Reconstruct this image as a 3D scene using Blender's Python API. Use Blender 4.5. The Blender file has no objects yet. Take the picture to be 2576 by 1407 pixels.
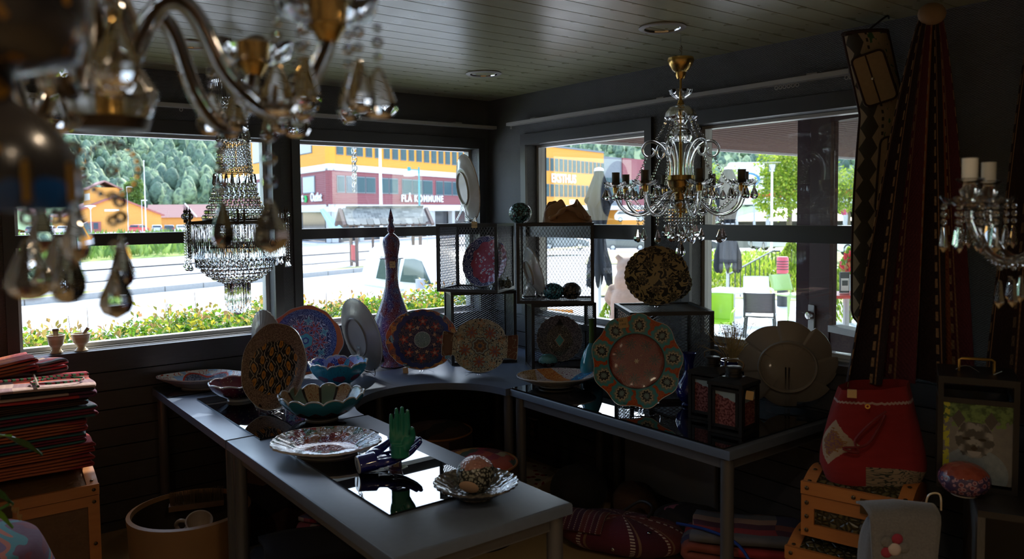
import bpy, math, random
from mathutils import Vector, Matrix, noise as mnoise

sc = bpy.context.scene
col = sc.collection
PI = math.pi
TAU = 2 * PI
rad = math.radians
rnd = random.Random(11)

# ------------------------------------------------------------------ camera
yaw, pitch, roll = 0.654735, -0.05468, -0.01001
fwd = Vector((math.cos(pitch) * math.sin(yaw), math.cos(pitch) * math.cos(yaw), math.sin(pitch)))
rt0 = Vector((math.cos(yaw), -math.sin(yaw), 0))
up0 = rt0.cross(fwd)
rt = rt0 * math.cos(roll) + up0 * math.sin(roll)
up = -rt0 * math.sin(roll) + up0 * math.cos(roll)
cd = bpy.data.cameras.new('camera')
cam = bpy.data.objects.new('camera', cd)
col.objects.link(cam)
cam.matrix_world = Matrix(((rt.x, up.x, -fwd.x, -3.2083), (rt.y, up.y, -fwd.y, -4.4315),
                           (rt.z, up.z, -fwd.z, 1.6347), (0, 0, 0, 1)))
cd.sensor_width = 36
cd.lens = 36 * 1962.6 / 2576
cd.shift_y = -(703.5 - 639.15) / 2576
cd.clip_start = 0.02
cd.clip_end = 3000
cd.dof.use_dof = True
cd.dof.focus_distance = 4.3
cd.dof.aperture_fstop = 3.6
sc.camera = cam

# ------------------------------------------------------------------ sky, sun, exposure
w = bpy.data.worlds.new('sky')
sc.world = w
w.use_nodes = True
nt = w.node_tree
nt.nodes.clear()
sky = nt.nodes.new('ShaderNodeTexSky')
sky.sky_type = 'NISHITA'
sky.sun_disc = False
sky.sun_elevation = rad(42.6)
SUN = Vector((1.15, 1.0, 1.4)).normalized()
sky.sun_rotation = math.atan2(SUN.x, SUN.y)
tc = nt.nodes.new('ShaderNodeTexCoord')
mp = nt.nodes.new('ShaderNodeMapping')
mp.inputs['Scale'].default_value = (1, 1, 2.2)
nz = nt.nodes.new('ShaderNodeTexNoise')
nz.inputs['Scale'].default_value = 2.6
nz.inputs['Detail'].default_value = 7
nz.inputs['Roughness'].default_value = 0.55
rp = nt.nodes.new('ShaderNodeValToRGB')
rp.color_ramp.elements[0].position = 0.53
rp.color_ramp.elements[1].position = 0.76
mx = nt.nodes.new('ShaderNodeMixRGB')
mx.inputs[2].default_value = (7.5, 7.6, 7.9, 1)
bg = nt.nodes.new('ShaderNodeBackground')
bg.inputs['Strength'].default_value = 0.52
wo = nt.nodes.new('ShaderNodeOutputWorld')
L = nt.links.new
L(tc.outputs['Generated'], mp.inputs[0])
L(mp.outputs[0], nz.inputs['Vector'])
L(nz.outputs['Fac'], rp.inputs[0])
L(rp.outputs[0], mx.inputs[0])
L(sky.outputs[0], mx.inputs[1])
L(mx.outputs[0], bg.inputs[0])
L(bg.outputs[0], wo.inputs[0])
sd = bpy.data.lights.new('sun', 'SUN')
sd.energy = 3.9
sd.angle = rad(0.53)
sd.color = (1, 0.95, 0.88)
so = bpy.data.objects.new('sun', sd)
so.rotation_euler = SUN.to_track_quat('Z', 'Y').to_euler()
so.location = SUN * 60
col.objects.link(so)
sc.view_settings.view_transform = 'Standard'
sc.view_settings.look = 'None'
sc.view_settings.gamma = 1
sc.view_settings.use_curve_mapping = False
sc.view_settings.exposure = 0.88
sc.cycles.max_bounces = 8
sc.cycles.diffuse_bounces = 4
sc.cycles.glossy_bounces = 4
sc.cycles.transmission_bounces = 8
sc.cycles.transparent_max_bounces = 10
sc.cycles.caustics_reflective = False
sc.cycles.caustics_refractive = False
sc.cycles.sample_clamp_indirect = 6


# ------------------------------------------------------------------ node expressions
class E:
    """a node socket that can be written as arithmetic"""
    def __init__(s, g, k): s.g, s.k = g, k
    def _m(s, op, b=None, c=None): return s.g.math(op, s, b, c)
    def __add__(s, b): return s._m('ADD', b)
    __radd__ = __add__
    def __mul__(s, b): return s._m('MULTIPLY', b)
    __rmul__ = __mul__
    def __sub__(s, b): return s._m('SUBTRACT', b)
    def __rsub__(s, b): return s.g.math('SUBTRACT', b, s)
    def __truediv__(s, b): return s._m('DIVIDE', b)
    def __neg__(s): return s._m('MULTIPLY', -1)
    def sin(s): return s._m('SINE')
    def cos(s): return s._m('COSINE')
    def abs(s): return s._m('ABSOLUTE')
    def sqrt(s): return s._m('SQRT')
    def fract(s): return s._m('FRACT')
    def floor(s): return s._m('FLOOR')
    def gt(s, b): return s._m('GREATER_THAN', b)
    def lt(s, b): return s._m('LESS_THAN', b)
    def min(s, b): return s._m('MINIMUM', b)
    def max(s, b): return s._m('MAXIMUM', b)
    def pow(s, b): return s._m('POWER', b)
    def step(s, a, b):
        n = s.g.new('ShaderNodeMapRange')
        n.interpolation_type = 'SMOOTHSTEP'
        s.g.put(n.inputs[0], s)
        n.inputs[1].default_value = a
        n.inputs[2].default_value = b
        return E(s.g, n.outputs[0])


class Graph:
    def __init__(s, tree): s.t = tree
    def new(s, ty): return s.t.nodes.new(ty)
    def put(s, inp, v):
        if isinstance(v, E): s.t.links.new(v.k, inp)
        elif isinstance(v, bpy.types.NodeSocket): s.t.links.new(v, inp)
        elif isinstance(v, (tuple, list)) and len(v) == 3 and inp.type == 'RGBA': inp.default_value = (*v, 1)
        else: inp.default_value = v
    def math(s, op, a, b=None, c=None):
        n = s.new('ShaderNodeMath')
        n.operation = op
        s.put(n.inputs[0], a)
        if b is not None: s.put(n.inputs[1], b)
        if c is not None: s.put(n.inputs[2], c)
        return E(s, n.outputs[0])
    def coords(s, which='Object'):
        if not hasattr(s, '_c'): s._c = s.new('ShaderNodeTexCoord')
        sp = s.new('ShaderNodeSeparateXYZ')
        s.t.links.new(s._c.outputs[which], sp.inputs[0])
        s.base = s._c.outputs[which]
        return E(s, sp.outputs[0]), E(s, sp.outputs[1]), E(s, sp.outputs[2])
    def vec(s, x, y, z=0.0):
        n = s.new('ShaderNodeCombineXYZ')
        for i, v in enumerate((x, y, z)): s.put(n.inputs[i], v)
        return n.outputs[0]
    def noise(s, scale, detail=2.0, v=None, rough=0.5, dist=0.0):
        n = s.new('ShaderNodeTexNoise')
        n.inputs['Scale'].default_value = scale
        n.inputs['Detail'].default_value = detail
        n.inputs['Roughness'].default_value = rough
        n.inputs['Distortion'].default_value = dist
        if v is not None: s.put(n.inputs['Vector'], v)
        elif hasattr(s, 'base'): s.put(n.inputs['Vector'], s.base)
        return E(s, n.outputs[0])
    def vor(s, scale, feat='F1', v=None, out='Distance', rnd_=1.0):
        n = s.new('ShaderNodeTexVoronoi')
        n.feature = feat
        n.inputs['Scale'].default_value = scale
        n.inputs['Randomness'].default_value = rnd_
        if v is not None: s.put(n.inputs['Vector'], v)
        elif hasattr(s, 'base'): s.put(n.inputs['Vector'], s.base)
        if out == 'Color':
            sp = s.new('ShaderNodeSeparateColor')
            s.t.links.new(n.outputs['Color'], sp.inputs[0])
            return E(s, sp.outputs[0]), E(s, sp.outputs[1])
        return E(s, n.outputs[out])
    def atan2(s, y, x): return s.math('ARCTAN2', y, x)
    def mix(s, f, a, b):
        n = s.new('ShaderNodeMixRGB')
        s.put(n.inputs[0], f)
        s.put(n.inputs[1], a)
        s.put(n.inputs[2], b)
        return n.outputs[0]
    def ramp(s, f, stops, const=False):
        n = s.new('ShaderNodeValToRGB')
        cr = n.color_ramp
        if const: cr.interpolation = 'CONSTANT'
        while len(cr.elements) < len(stops): cr.elements.new(0.5)
        for e, (p, c) in zip(cr.elements, stops):
            e.position = p
            e.color = (*c, 1)
        s.put(n.inputs[0], f)
        return n.outputs[0]
    def random(s):
        n = s.new('ShaderNodeObjectInfo')
        return E(s, n.outputs['Random'])
    def island(s):
        n = s.new('ShaderNodeNewGeometry')
        return E(s, n.outputs['Random Per Island'])


MATS = {}


def mat(name, colr=(0.8, 0.8, 0.8), rough=0.5, metal=0.0, fn=None, trl=0.0, **kw):
    """one Principled material; fn(graph) may return a colour socket or a dict of sockets"""
    m = bpy.data.materials.new(name)
    m.use_nodes = True
    g = Graph(m.node_tree)
    b = m.node_tree.nodes['Principled BSDF']
    b.inputs['Base Color'].default_value = (*colr, 1)
    b.inputs['Roughness'].default_value = rough
    b.inputs['Metallic'].default_value = metal
    for k, v in kw.items():
        key = {'trans': 'Transmission Weight', 'ior': 'IOR', 'coat': 'Coat Weight', 'coat_rough': 'Coat Roughness',
               'sheen': 'Sheen Weight', 'spec': 'Specular IOR Level', 'alpha': 'Alpha', 'emit': 'Emission Strength',
               'emit_col': 'Emission Color', 'sub': 'Subsurface Weight'}[k]
        b.inputs[key].default_value = (*v, 1) if key == 'Emission Color' else v
    if fn:
        r = fn(g)
        if not isinstance(r, dict): r = {'Base Color': r}
        h = r.pop('bump', None)
        for k, v in r.items(): g.put(b.inputs[k], v)
        if h is not None:
            n = g.new('ShaderNodeBump')
            n.inputs['Strength'].default_value = h[1]
            n.inputs['Distance'].default_value = h[2]
            g.put(n.inputs['Height'], h[0])
            g.t.links.new(n.outputs[0], b.inputs['Normal'])
    if trl:
        out = next(n for n in g.t.nodes if n.type == 'OUTPUT_MATERIAL')
        ms, tb = g.new('ShaderNodeMixShader'), g.new('ShaderNodeBsdfTranslucent')
        ms.inputs[0].default_value = trl
        if b.inputs['Base Color'].links: g.t.links.new(b.inputs['Base Color'].links[0].from_socket, tb.inputs[0])
        else: tb.inputs[0].default_value = (*colr, 1)
        g.t.links.new(b.outputs[0], ms.inputs[1])
        g.t.links.new(tb.outputs[0], ms.inputs[2])
        g.t.links.new(ms.outputs[0], out.inputs[0])
    MATS[name] = m
    return m


# ------------------------------------------------------------------ mesh building
class MB:
    def __init__(s): s.v, s.f, s.mi, s.uv, s.cur = [], [], [], {}, 0
    def add(s, vs, fs, T=None):
        o = len(s.v)
        if T is not None: vs = [T @ Vector(p) for p in vs]
        s.v.extend([tuple(p) for p in vs])
        s.f.extend([tuple(i + o for i in f) for f in fs])
        s.mi.extend([s.cur] * len(fs))
        return s
    def box(s, c, d, T=None, rz=0):
        x, y, z = d[0] / 2, d[1] / 2, d[2] / 2
        vs = [Vector((a * x, b * y, e * z)) for a in (-1, 1) for b in (-1, 1) for e in (-1, 1)]
        if rz: vs = [Matrix.Rotation(rz, 3, 'Z') @ p for p in vs]
        vs = [p + Vector(c) for p in vs]
        return s.add(vs, [(0, 1, 3, 2), (4, 6, 7, 5), (0, 4, 5, 1), (2, 3, 7, 6), (0, 2, 6, 4), (1, 5, 7, 3)], T)
    def rbox(s, c, d, r, T=None, seg=3):
        """box with rounded vertical edges (rounded in x-y), chamfered top"""
        pts = []
        for (sx, sy, a0) in ((1, 1, 0), (-1, 1, PI / 2), (-1, -1, PI), (1, -1, 1.5 * PI)):
            for i in range(seg + 1):
                a = a0 + PI / 2 * i / seg
                pts.append((c[0] + sx * (d[0] / 2 - r) + r * math.cos(a), c[1] + sy * (d[1] / 2 - r) + r * math.sin(a)))
        return s.prism(pts, c[2] - d[2] / 2, c[2] + d[2] / 2, T)
    def prism(s, pts, z0, z1, T=None):
        n = len(pts)
        vs = [(p[0], p[1], z0) for p in pts] + [(p[0], p[1], z1) for p in pts]
        fs = [(i, (i + 1) % n, n + (i + 1) % n, n + i) for i in range(n)]
        fs += [tuple(range(n))[::-1], tuple(range(n, 2 * n))]
        return s.add(vs, fs, T)
    def tube(s, pts, r, n=8, closed=False, T=None, cap=True):
        P = [Vector(p) for p in pts]
        k = len(P)
        vs, fs = [], []
        nrm = None
        for i in range(k):
            if closed: t = P[(i + 1) % k] - P[i - 1]
            else: t = P[min(i + 1, k - 1)] - P[max(i - 1, 0)]
            if t.length < 1e-9: t = Vector((0, 0, 1))
            t.normalize()
            if nrm is None:
                nrm = t.orthogonal().normalized()
            else:
                nrm = nrm - t * nrm.dot(t)
                nrm = nrm.normalized() if nrm.length > 1e-6 else t.orthogonal().normalized()
            bn = t.cross(nrm)
            ri = r[i] if isinstance(r, (list, tuple)) else r
            for j in range(n):
                a = TAU * j / n
                vs.append(P[i] + (nrm * math.cos(a) + bn * math.sin(a)) * ri)
        for i in range(k if closed else k - 1):
            for j in range(n):
                a, b = i * n, ((i + 1) % k) * n
                fs.append((a + j, a + (j + 1) % n, b + (j + 1) % n, b + j))
        if cap and not closed:
            fs.append(tuple(range(n))[::-1])
            fs.append(tuple(range((k - 1) * n, k * n)))
        return s.add(vs, fs, T)
    def lathe(s, prof, n=24, c=(0, 0, 0), T=None, rf=None, zf=None, closed=False, cap=True):
        """profile of (radius, z); rf(theta, i) scales the radius, zf(theta, i) lifts"""
        vs, fs = [], []
        for i, (r, z) in enumerate(prof):
            for j in range(n):
                a = TAU * j / n
                q = r * (rf(a, i) if rf else 1)
                vs.append((c[0] + q * math.cos(a), c[1] + q * math.sin(a), c[2] + z + (zf(a, i) if zf else 0)))
        k = len(prof)
        for i in range(k if closed else k - 1):
            for j in range(n):
                b = ((i + 1) % k) * n
                fs.append((i * n + j, i * n + (j + 1) % n, b + (j + 1) % n, b + j))
        if cap and not closed:
            if prof[0][0] > 1e-5: fs.append(tuple(range(n))[::-1])
            if prof[-1][0] > 1e-5: fs.append(tuple(range((k - 1) * n, k * n)))
        return s.add(vs, fs, T)
    def sph(s, c, r, n=10, m=6, sc_=(1, 1, 1), T=None):
        prof = [(max(math.sin(PI * i / m), 1e-6), -math.cos(PI * i / m)) for i in range(m + 1)]
        M4 = Matrix.Translation(c) @ Matrix.Diagonal((r * sc_[0], r * sc_[1], r * sc_[2], 1))
        if T is not None: M4 = T @ M4
        return s.lathe(prof, n, T=M4)
    def grid(s, fn, nu, nv, T=None, closeu=False):
        """surface fn(u, v) on [0,1]^2 with a uv map"""
        o = len(s.f)
        vs = [fn(i / nu, j / nv) for j in range(nv + 1) for i in range(nu + (0 if closeu else 1))]
        W = nu if closeu else nu + 1
        fs = []
        for j in range(nv):
            for i in range(nu):
                a, b = i, (i + 1) % W
                fs.append((j * W + a, j * W + b, (j + 1) * W + b, (j + 1) * W + a))
                s.uv[o + len(fs) - 1] = ((i / nu, j / nv), ((i + 1) / nu, j / nv), ((i + 1) / nu, (j + 1) / nv), (i / nu, (j + 1) / nv))
        return s.add(vs, fs, T)
    def leaf(s, p, d, n, l, wd):
        """a small folded leaf: two quads"""
        d = Vector(d).normalized()
        sd = d.cross(Vector(n)).normalized() * wd
        nn = sd.cross(d).normalized() * wd * 0.35
        p = Vector(p)
        vs = [p, p + d * l * 0.5 + sd + nn, p + d * l, p + d * l * 0.5 - sd + nn]
        return s.add(vs, [(0, 1, 2), (0, 2, 3)])
    def mesh(s, name, mats, smooth=40):
        me = bpy.data.meshes.new(name)
        me.from_pydata(s.v, [], s.f)
        if not isinstance(mats, (list, tuple)): mats = [mats]
        for m in mats: me.materials.append(MATS[m] if isinstance(m, str) else m)
        if len(mats) > 1: me.polygons.foreach_set('material_index', s.mi)
        if s.uv:
            lay = me.uv_layers.new(name='UVMap').data
            for pi, uvs in s.uv.items():
                for li, q in zip(me.polygons[pi].loop_indices, uvs): lay[li].uv = q
        me.update()
        if smooth:
            me.polygons.foreach_set('use_smooth', [True] * len(me.polygons))
            if smooth < 180: me.set_sharp_from_angle(angle=rad(smooth))
        return me
    def build(s, name, mats, parent=None, smooth=40, loc=None, rot=None):
        return place(name, s.mesh(name, mats, smooth), parent, loc, rot)


def place(name, me, parent=None, loc=None, rot=None, M4=None):
    o = bpy.data.objects.new(name, me)
    col.objects.link(o)
    if parent is not None: o.parent = parent
    if loc is not None: o.location = loc
    if rot is not None: o.rotation_euler = rot
    if M4 is not None: o.matrix_local = M4
    return o


def tag(o, label=None, cat=None, group=None, kind=None):
    if label: o['label'] = label
    if cat: o['category'] = cat
    if group: o['group'] = group
    if kind: o['kind'] = kind
    return o


def thing(name, label, cat, loc=(0, 0, 0), rz=0.0, group=None, rot=None):
    o = bpy.data.objects.new(name, None)
    o.empty_display_size = 0.05
    col.objects.link(o)
    o.location = loc
    o.rotation_euler = rot if rot is not None else (0, 0, rz)
    return tag(o, label, cat, group)


def copy_tree(o, parent=None, loc=None, rz=None, label=None):
    c = o.copy()
    col.objects.link(c)
    c.parent = parent
    if loc is not None: c.location = loc
    if rz is not None: c.rotation_euler = (0, 0, rz)
    if label: c['label'] = label
    for ch in list(o.children): copy_tree(ch, c)
    return c


def bez(p0, p1, p2, p3, n=12):
    p0, p1, p2, p3 = map(Vector, (p0, p1, p2, p3))
    return [p0 * (1 - t) ** 3 + p1 * 3 * t * (1 - t) ** 2 + p2 * 3 * t * t * (1 - t) + p3 * t ** 3 for t in [i / n for i in range(n + 1)]]


def spline(pts, n=6):
    """Catmull-Rom through the points"""
    P = [Vector(p) for p in pts]
    out = []
    for i in range(len(P) - 1):
        a, b, c_, d = P[max(i - 1, 0)], P[i], P[i + 1], P[min(i + 2, len(P) - 1)]
        for k in range(n):
            t = k / n
            out.append(0.5 * ((2 * b) + (c_ - a) * t + (2 * a - 5 * b + 4 * c_ - d) * t * t + (3 * b - a - 3 * c_ + d) * t ** 3))
    out.append(P[-1])
    return out


# ------------------------------------------------------------------ shared materials
def f_wall(g):
    x, y, z = g.coords()
    t = g.noise(3, 3)
    weave = ((z * 700).sin() * ((x + y) * 420 + (z * 350).sin() * 0.8).sin())
    return {'Base Color': g.mix(t, (0.085, 0.086, 0.09), (0.12, 0.122, 0.126)), 'bump': (weave, 0.55, 0.002)}
mat('woven_wallpaper', rough=0.55, fn=f_wall)
def f_plank(g):
    x, y, z = g.coords()
    r = g.random()
    t = g.noise(6, 4, g.vec(x * 2, y * 2, z * 14 + r * 30))
    return {'Base Color': g.mix(t, (0.045, 0.044, 0.045), (0.075, 0.073, 0.074)), 'bump': (t, 0.12, 0.004)}
mat('dark_plank', rough=0.45, fn=f_plank)
def f_ceil(g):
    x, y, z = g.coords()
    r = g.random()
    t = g.noise(3, 4, g.vec(x * 1.3, y * 9 + r * 20, z))
    return {'Base Color': g.mix(t, (0.37, 0.37, 0.235), (0.48, 0.48, 0.31)), 'Roughness': g.noise(9, 3) * 0.15 + 0.22,
            'bump': (t, 0.1, 0.004)}
mat('ceiling_paint', rough=0.3, fn=f_ceil)
mat('pale_plaster', (0.62, 0.58, 0.52), 0.8)
mat('frame_paint', (0.055, 0.054, 0.055), 0.4)
mat('frame_alu', (0.55, 0.55, 0.54), 0.35, 0.0)
mat('gap_black', (0.008, 0.008, 0.008), 0.8)
def f_floor(g):
    x, y, z = g.coords()
    t = g.noise(5, 5) * 0.7 + g.noise(60, 2) * 0.3
    return {'Base Color': g.mix(t, (0.34, 0.235, 0.11), (0.52, 0.38, 0.2)), 'Roughness': g.noise(14, 3) * 0.2 + 0.28}
mat('floor_lino', rough=0.35, fn=f_floor)
mat('rail_white', (0.42, 0.41, 0.4), 0.5)
mat('chrome', (0.75, 0.75, 0.75), 0.12, 1.0)
mat('brass', (0.66, 0.42, 0.13), 0.22, 1.0)
mat('black_metal', (0.028, 0.026, 0.026), 0.42, 0.3)
mat('glass_clear', (1, 1, 1), 0.0, trans=1.0, ior=1.5)
mat('crystal', (1, 1, 1), 0.0, trans=1.0, ior=1.62)
mat('acrylic', (0.93, 0.95, 0.97), 0.04, trans=1.0, ior=1.3)
mat('white_ceramic', (0.55, 0.53, 0.5), 0.2, coat=0.3)
mat('price_card', (0.62, 0.42, 0.2), 0.7)
mat('ink', (0.03, 0.025, 0.02), 0.7)


def pane_mat(name, tint=(1, 1, 1)):
    """architectural glass: clear with a mirror share that grows at grazing angles"""
    m = bpy.data.materials.new(name)
    m.use_nodes = True
    t = m.node_tree
    t.nodes.clear()
    o = t.nodes.new('ShaderNodeOutputMaterial')
    ms = t.nodes.new('ShaderNodeMixShader')
    tr = t.nodes.new('ShaderNodeBsdfTransparent')
    tr.inputs[0].default_value = (*tint, 1)
    gl = t.nodes.new('ShaderNodeBsdfGlossy')
    gl.inputs['Roughness'].default_value = 0.0
    lw = t.nodes.new('ShaderNodeLayerWeight')
    g = Graph(t)
    g.put(ms.inputs[0], E(g, lw.outputs['Facing']).pow(5) * 0.9 + 0.045)
    t.links.new(tr.outputs[0], ms.inputs[1])
    t.links.new(gl.outputs[0], ms.inputs[2])
    t.links.new(ms.outputs[0], o.inputs[0])
    MATS[name] = m


pane_mat('window_glass', (0.93, 0.95, 0.94))
pane_mat('car_glass', (0.35, 0.4, 0.4))

# ------------------------------------------------------------------ the room
RX0, RY0, H = -4.7, -6.6, 2.4
S = lambda o: tag(o, kind='structure')
floor = S(MB().box(((RX0) / 2, RY0 / 2, -0.06), (-RX0 + 0.3, -RY0 + 0.3, 0.12)).build('floor', 'floor_lino'))
floor['label'] = 'amber brown smooth shop floor'
ceil = S(MB().box((RX0 / 2, RY0 / 2, H + 0.06), (-RX0 + 0.3, -RY0 + 0.3, 0.08)).build('ceiling', 'gap_black'))
ceil['label'] = 'dark painted boarded ceiling'
pw = 0.1135
pm = MB().box((0, 0, 0), (-RX0, pw - 0.006, 0.022)).mesh('ceiling_plank', 'ceiling_paint')
for i in range(int(-RY0 / pw)):
    place('plank', pm, ceil, (RX0 / 2, -pw * (i + 0.5), H + 0.011))

WT = 0.16                                   # wall thickness
wins_a = [(-2.82, -1.553), (-1.385, -0.1)]
wins_b = [(-1.475, -0.43), (-2.712, -1.79)]
Z0, Z1 = 0.95, 2.066
# back wall (with the two street windows)
m = MB()
m.box(((RX0 - 0.3) / 2, WT / 2, (Z1 + H + 0.1) / 2), (-RX0 + 0.6, WT, H + 0.1 - Z1))
m.box(((RX0 - 0.3) / 2, WT / 2 + 0.012, Z0 / 2), (-RX0 + 0.6, WT - 0.024, Z0))
xs = [RX0 - 0.3] + [q for w_ in wins_a for q in w_] + [WT]
for a, b in zip(xs[0::2], xs[1::2]): m.box(((a + b) / 2, WT / 2, (Z0 + Z1) / 2), (b - a, WT, Z1 - Z0))
wall_a = S(m.build('wall_back', 'woven_wallpaper'))
pk = MB().box((0, 0, 0), (-RX0, 0.018, 0.092)).mesh('wall_plank', 'dark_plank')
for i in range(9): place('plank', pk, wall_a, (RX0 / 2, 0.0, 0.095 + 0.098 * i))
# right wall (terrace windows)
m = MB()
m.box((WT / 2, (RY0 - 0.3) / 2, (Z1 + H + 0.1) / 2), (WT, -RY0 + 0.6, H + 0.1 - Z1))
m.box((WT / 2 + 0.012, (RY0 - 0.3) / 2, Z0 / 2), (WT - 0.024, -RY0 + 0.6, Z0))
ys = [RY0 - 0.3, wins_b[1][0], wins_b[1][1], wins_b[0][0], wins_b[0][1], 0.0]
for a, b in zip(ys[0::2], ys[1::2]): m.box((WT / 2, (a + b) / 2, (Z0 + Z1) / 2), (WT, b - a, Z1 - Z0))
wall_b = S(m.build('wall_right', 'woven_wallpaper'))
pk = MB().box((0, 0, 0), (0.018, -RY0, 0.092)).mesh('wall_plank_side', 'dark_plank')
for i in range(9): place('plank', pk, wall_b, (0.0, RY0 / 2, 0.095 + 0.098 * i))
S(MB().box((RX0 - 0.05, RY0 / 2, H / 2), (0.1, -RY0 + 0.3, H + 0.1)).build('wall_left', 'pale_plaster'))
S(MB().box((RX0 / 2, RY0 - 0.05, H / 2), (-RX0 + 0.3, 0.1, H + 0.1)).build('wall_front', 'pale_plaster'))
S(MB().box((RX0 / 2, -0.015, 0.022), (-RX0, 0.02, 0.044)).build('baseboard_back', 'dark_plank'))
S(MB().box((-0.015, RY0 / 2, 0.022), (0.02, -RY0, 0.044)).build('baseboard_right', 'dark_plank'))


def window(name, a, b, along, bar):
    """window between a and b along 'x' (back wall) or 'y' (right wall)"""
    def bx(m, u0, u1, v0, v1, z0, z1):
        if along == 'x': m.box(((u0 + u1) / 2, (v0 + v1) / 2, (z0 + z1) / 2), (u1 - u0, v1 - v0, z1 - z0))
        else: m.box(((v0 + v1) / 2, (u0 + u1) / 2, (z0 + z1) / 2), (v1 - v0, u1 - u0, z1 - z0))
        return m
    root = bpy.data.objects.new(name, None)
    col.objects.link(root)
    S(root)
    f = MB()                                # casing proud of the wall, round the hole
    e = 0.05
    bx(f, a - e, b + e, -0.022, -0.001, Z1, Z1 + 0.07)
    bx(f, a - e, a, -0.022, -0.001, Z0, Z1)
    bx(f, b, b + e, -0.022, -0.001, Z0, Z1)
    f.build('casing', 'frame_paint', root)
    bx(MB(), a - e, b + e, -0.035, 0.05, Z0 - 0.035, Z0 - 0.001).build('window_sill', 'frame_paint', root)
    bx(MB(), a + 0.004, b - 0.004, 0.052, WT + 0.03, Z0 - 0.02, Z0 + 0.006).build('outer_sill', 'frame_alu', root)
    f = MB()
    d0, d1, s_ = 0.075, 0.13, 0.022
    bx(f, a + 0.001, a + s_, d0, d1, Z0 + 0.008, Z1 - 0.001)
    bx(f, b - s_, b - 0.001, d0, d1, Z0 + 0.008, Z1 - 0.001)
    bx(f, a + s_, b - s_, d0, d1, Z0 + 0.008, Z0 + 0.028)
    bx(f, a + s_, b - s_, d0, d1, Z1 - 0.016, Z1 - 0.001)
    f.build('outer_frame', 'frame_alu', root)
    bx(MB(), a + 0.001, b - 0.001, 0.0, 0.07, bar[0], bar[1]).build('crossbar', 'frame_paint', root)
    for z0, z1 in ((Z0 + 0.03, (bar[0] + bar[1]) / 2 - 0.012), ((bar[0] + bar[1]) / 2 + 0.012, Z1 - 0.017)):
        bx(MB(), a + s_ + 0.001, b - s_ - 0.001, 0.1, 0.104, z0, z1).build('pane', 'window_glass', root)
    bx(MB(), a + s_, b - s_, d0 + 0.002, d1 - 0.002, (bar[0] + bar[1]) / 2 - 0.012, (bar[0] + bar[1]) / 2 + 0.012).build('transom', 'frame_alu', root)
    return root


window('window_1', *wins_a[0], 'x', (1.48, 1.541))
window('window_2', *wins_a[1], 'x', (1.48, 1.541))
window('window_3', *wins_b[0], 'y', (1.468, 1.55))
window('window_4', *wins_b[1], 'y', (1.478, 1.556))


def curtain_rail(loc, ln, along, label, group, rings):
    t = thing('curtain_rail', label, 'curtain rail', loc, group=group)
    d = (ln, 0.05, 0.02) if along == 'x' else (0.05, ln, 0.02)
    MB().box((0, 0, 0.011), d).build('track', 'rail_white', t)
    for k in (-0.42, -0.05, 0.4):
        p = (k * ln, 0.045, 0.028) if along == 'x' else (0.045, k * ln, 0.028)
        MB().box(p, (0.05, 0.075, 0.012) if along == 'x' else (0.075, 0.05, 0.012)).build('bracket', 'rail_white', t)
    gm = MB().tube([(0.008 * math.cos(a), 0, 0.008 * math.sin(a)) for a in [TAU * i / 10 for i in range(10)]], 0.0024, 6, True).mesh('glider', 'rail_white')
    for k in rings:
        place('glider', gm, t, (k, 0, -0.009) if along == 'x' else (0.005, k, -0.009), (0, 0, 0 if along == 'x' else PI / 2))
    return t


curtain_rail((-1.46, -0.085, 2.196), 2.9, 'x', 'white curtain rail along the top of the street windows', 'curtain rails', [-0.9, -0.6, -1.2])
curtain_rail((-0.085, -1.52, 2.19), 2.35, 'y', 'white curtain rail above the terrace windows', 'curtain rails',
             [-1.17 + 0.02 * i for i in range(2)] + [-0.92 + 0.021 * i for i in range(6)] + [1.16])

# downlights in the ceiling
for i, (p, lab) in enumerate((((-0.68, -2.19, 2.4), 'round recessed ceiling spotlight above the brass chandelier'),
                              ((-0.666, -0.879, 2.4), 'round recessed ceiling spotlight nearest the corner'),
                              ((-2.181, -0.748, 2.4), 'round recessed ceiling spotlight behind the hanging glass arms'))):
    t = thing('ceiling_spotlight', lab, 'ceiling light', (p[0], p[1], 2.4), group='recessed ceiling spotlights')
    MB().lathe([(0.075, 0), (0.098, -0.001), (0.1, -0.005), (0.094, -0.009), (0.076, -0.009)], 32, closed=True).build('trim_ring', 'rail_white', t)
    MB().lathe([(0.0755, -0.006), (0.072, 0.004), (0.066, 0.012), (0.05, 0.019), (0.001, 0.021)], 32, rf=lambda a, i: 1 + 0.025 * math.cos(16 * a) * (0 < i < 4), cap=False).build('reflector', 'chrome', t, smooth=20)

# ================================================================== outside
def f_park(g):
    g.coords()
    t = g.noise(0.35, 6) * 0.6 + g.noise(14, 3) * 0.4
    return g.mix(t, (0.46, 0.46, 0.46), (0.68, 0.67, 0.66))
mat('parking_asphalt', rough=0.9, fn=f_park)
def f_road(g):
    g.coords()
    return g.mix(g.noise(3, 5), (0.2, 0.2, 0.215), (0.3, 0.3, 0.32))
mat('road_asphalt', rough=0.85, fn=f_road)
def f_grass(g):
    g.coords()
    t = g.noise(0.5, 6)
    return g.mix(t.step(0.35, 0.7), (0.12, 0.24, 0.03), (0.42, 0.42, 0.14))
mat('grass', rough=0.9, fn=f_grass)
def f_dry(g):
    g.coords()
    t = g.noise(0.3, 6)
    return g.mix(t.step(0.3, 0.7), (0.5, 0.42, 0.2), (0.3, 0.36, 0.08))
mat('dry_grass', rough=0.9, fn=f_dry)
mat('kerb_stone', (0.34, 0.33, 0.32), 0.85, fn=lambda g: (g.coords(), g.mix(g.noise(30, 3), (0.24, 0.23, 0.22), (0.42, 0.41, 0.4)))[1])
mat('paint_white', (0.8, 0.8, 0.8), 0.6)
mat('paint_yellow', (0.8, 0.55, 0.2), 0.6)
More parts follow.
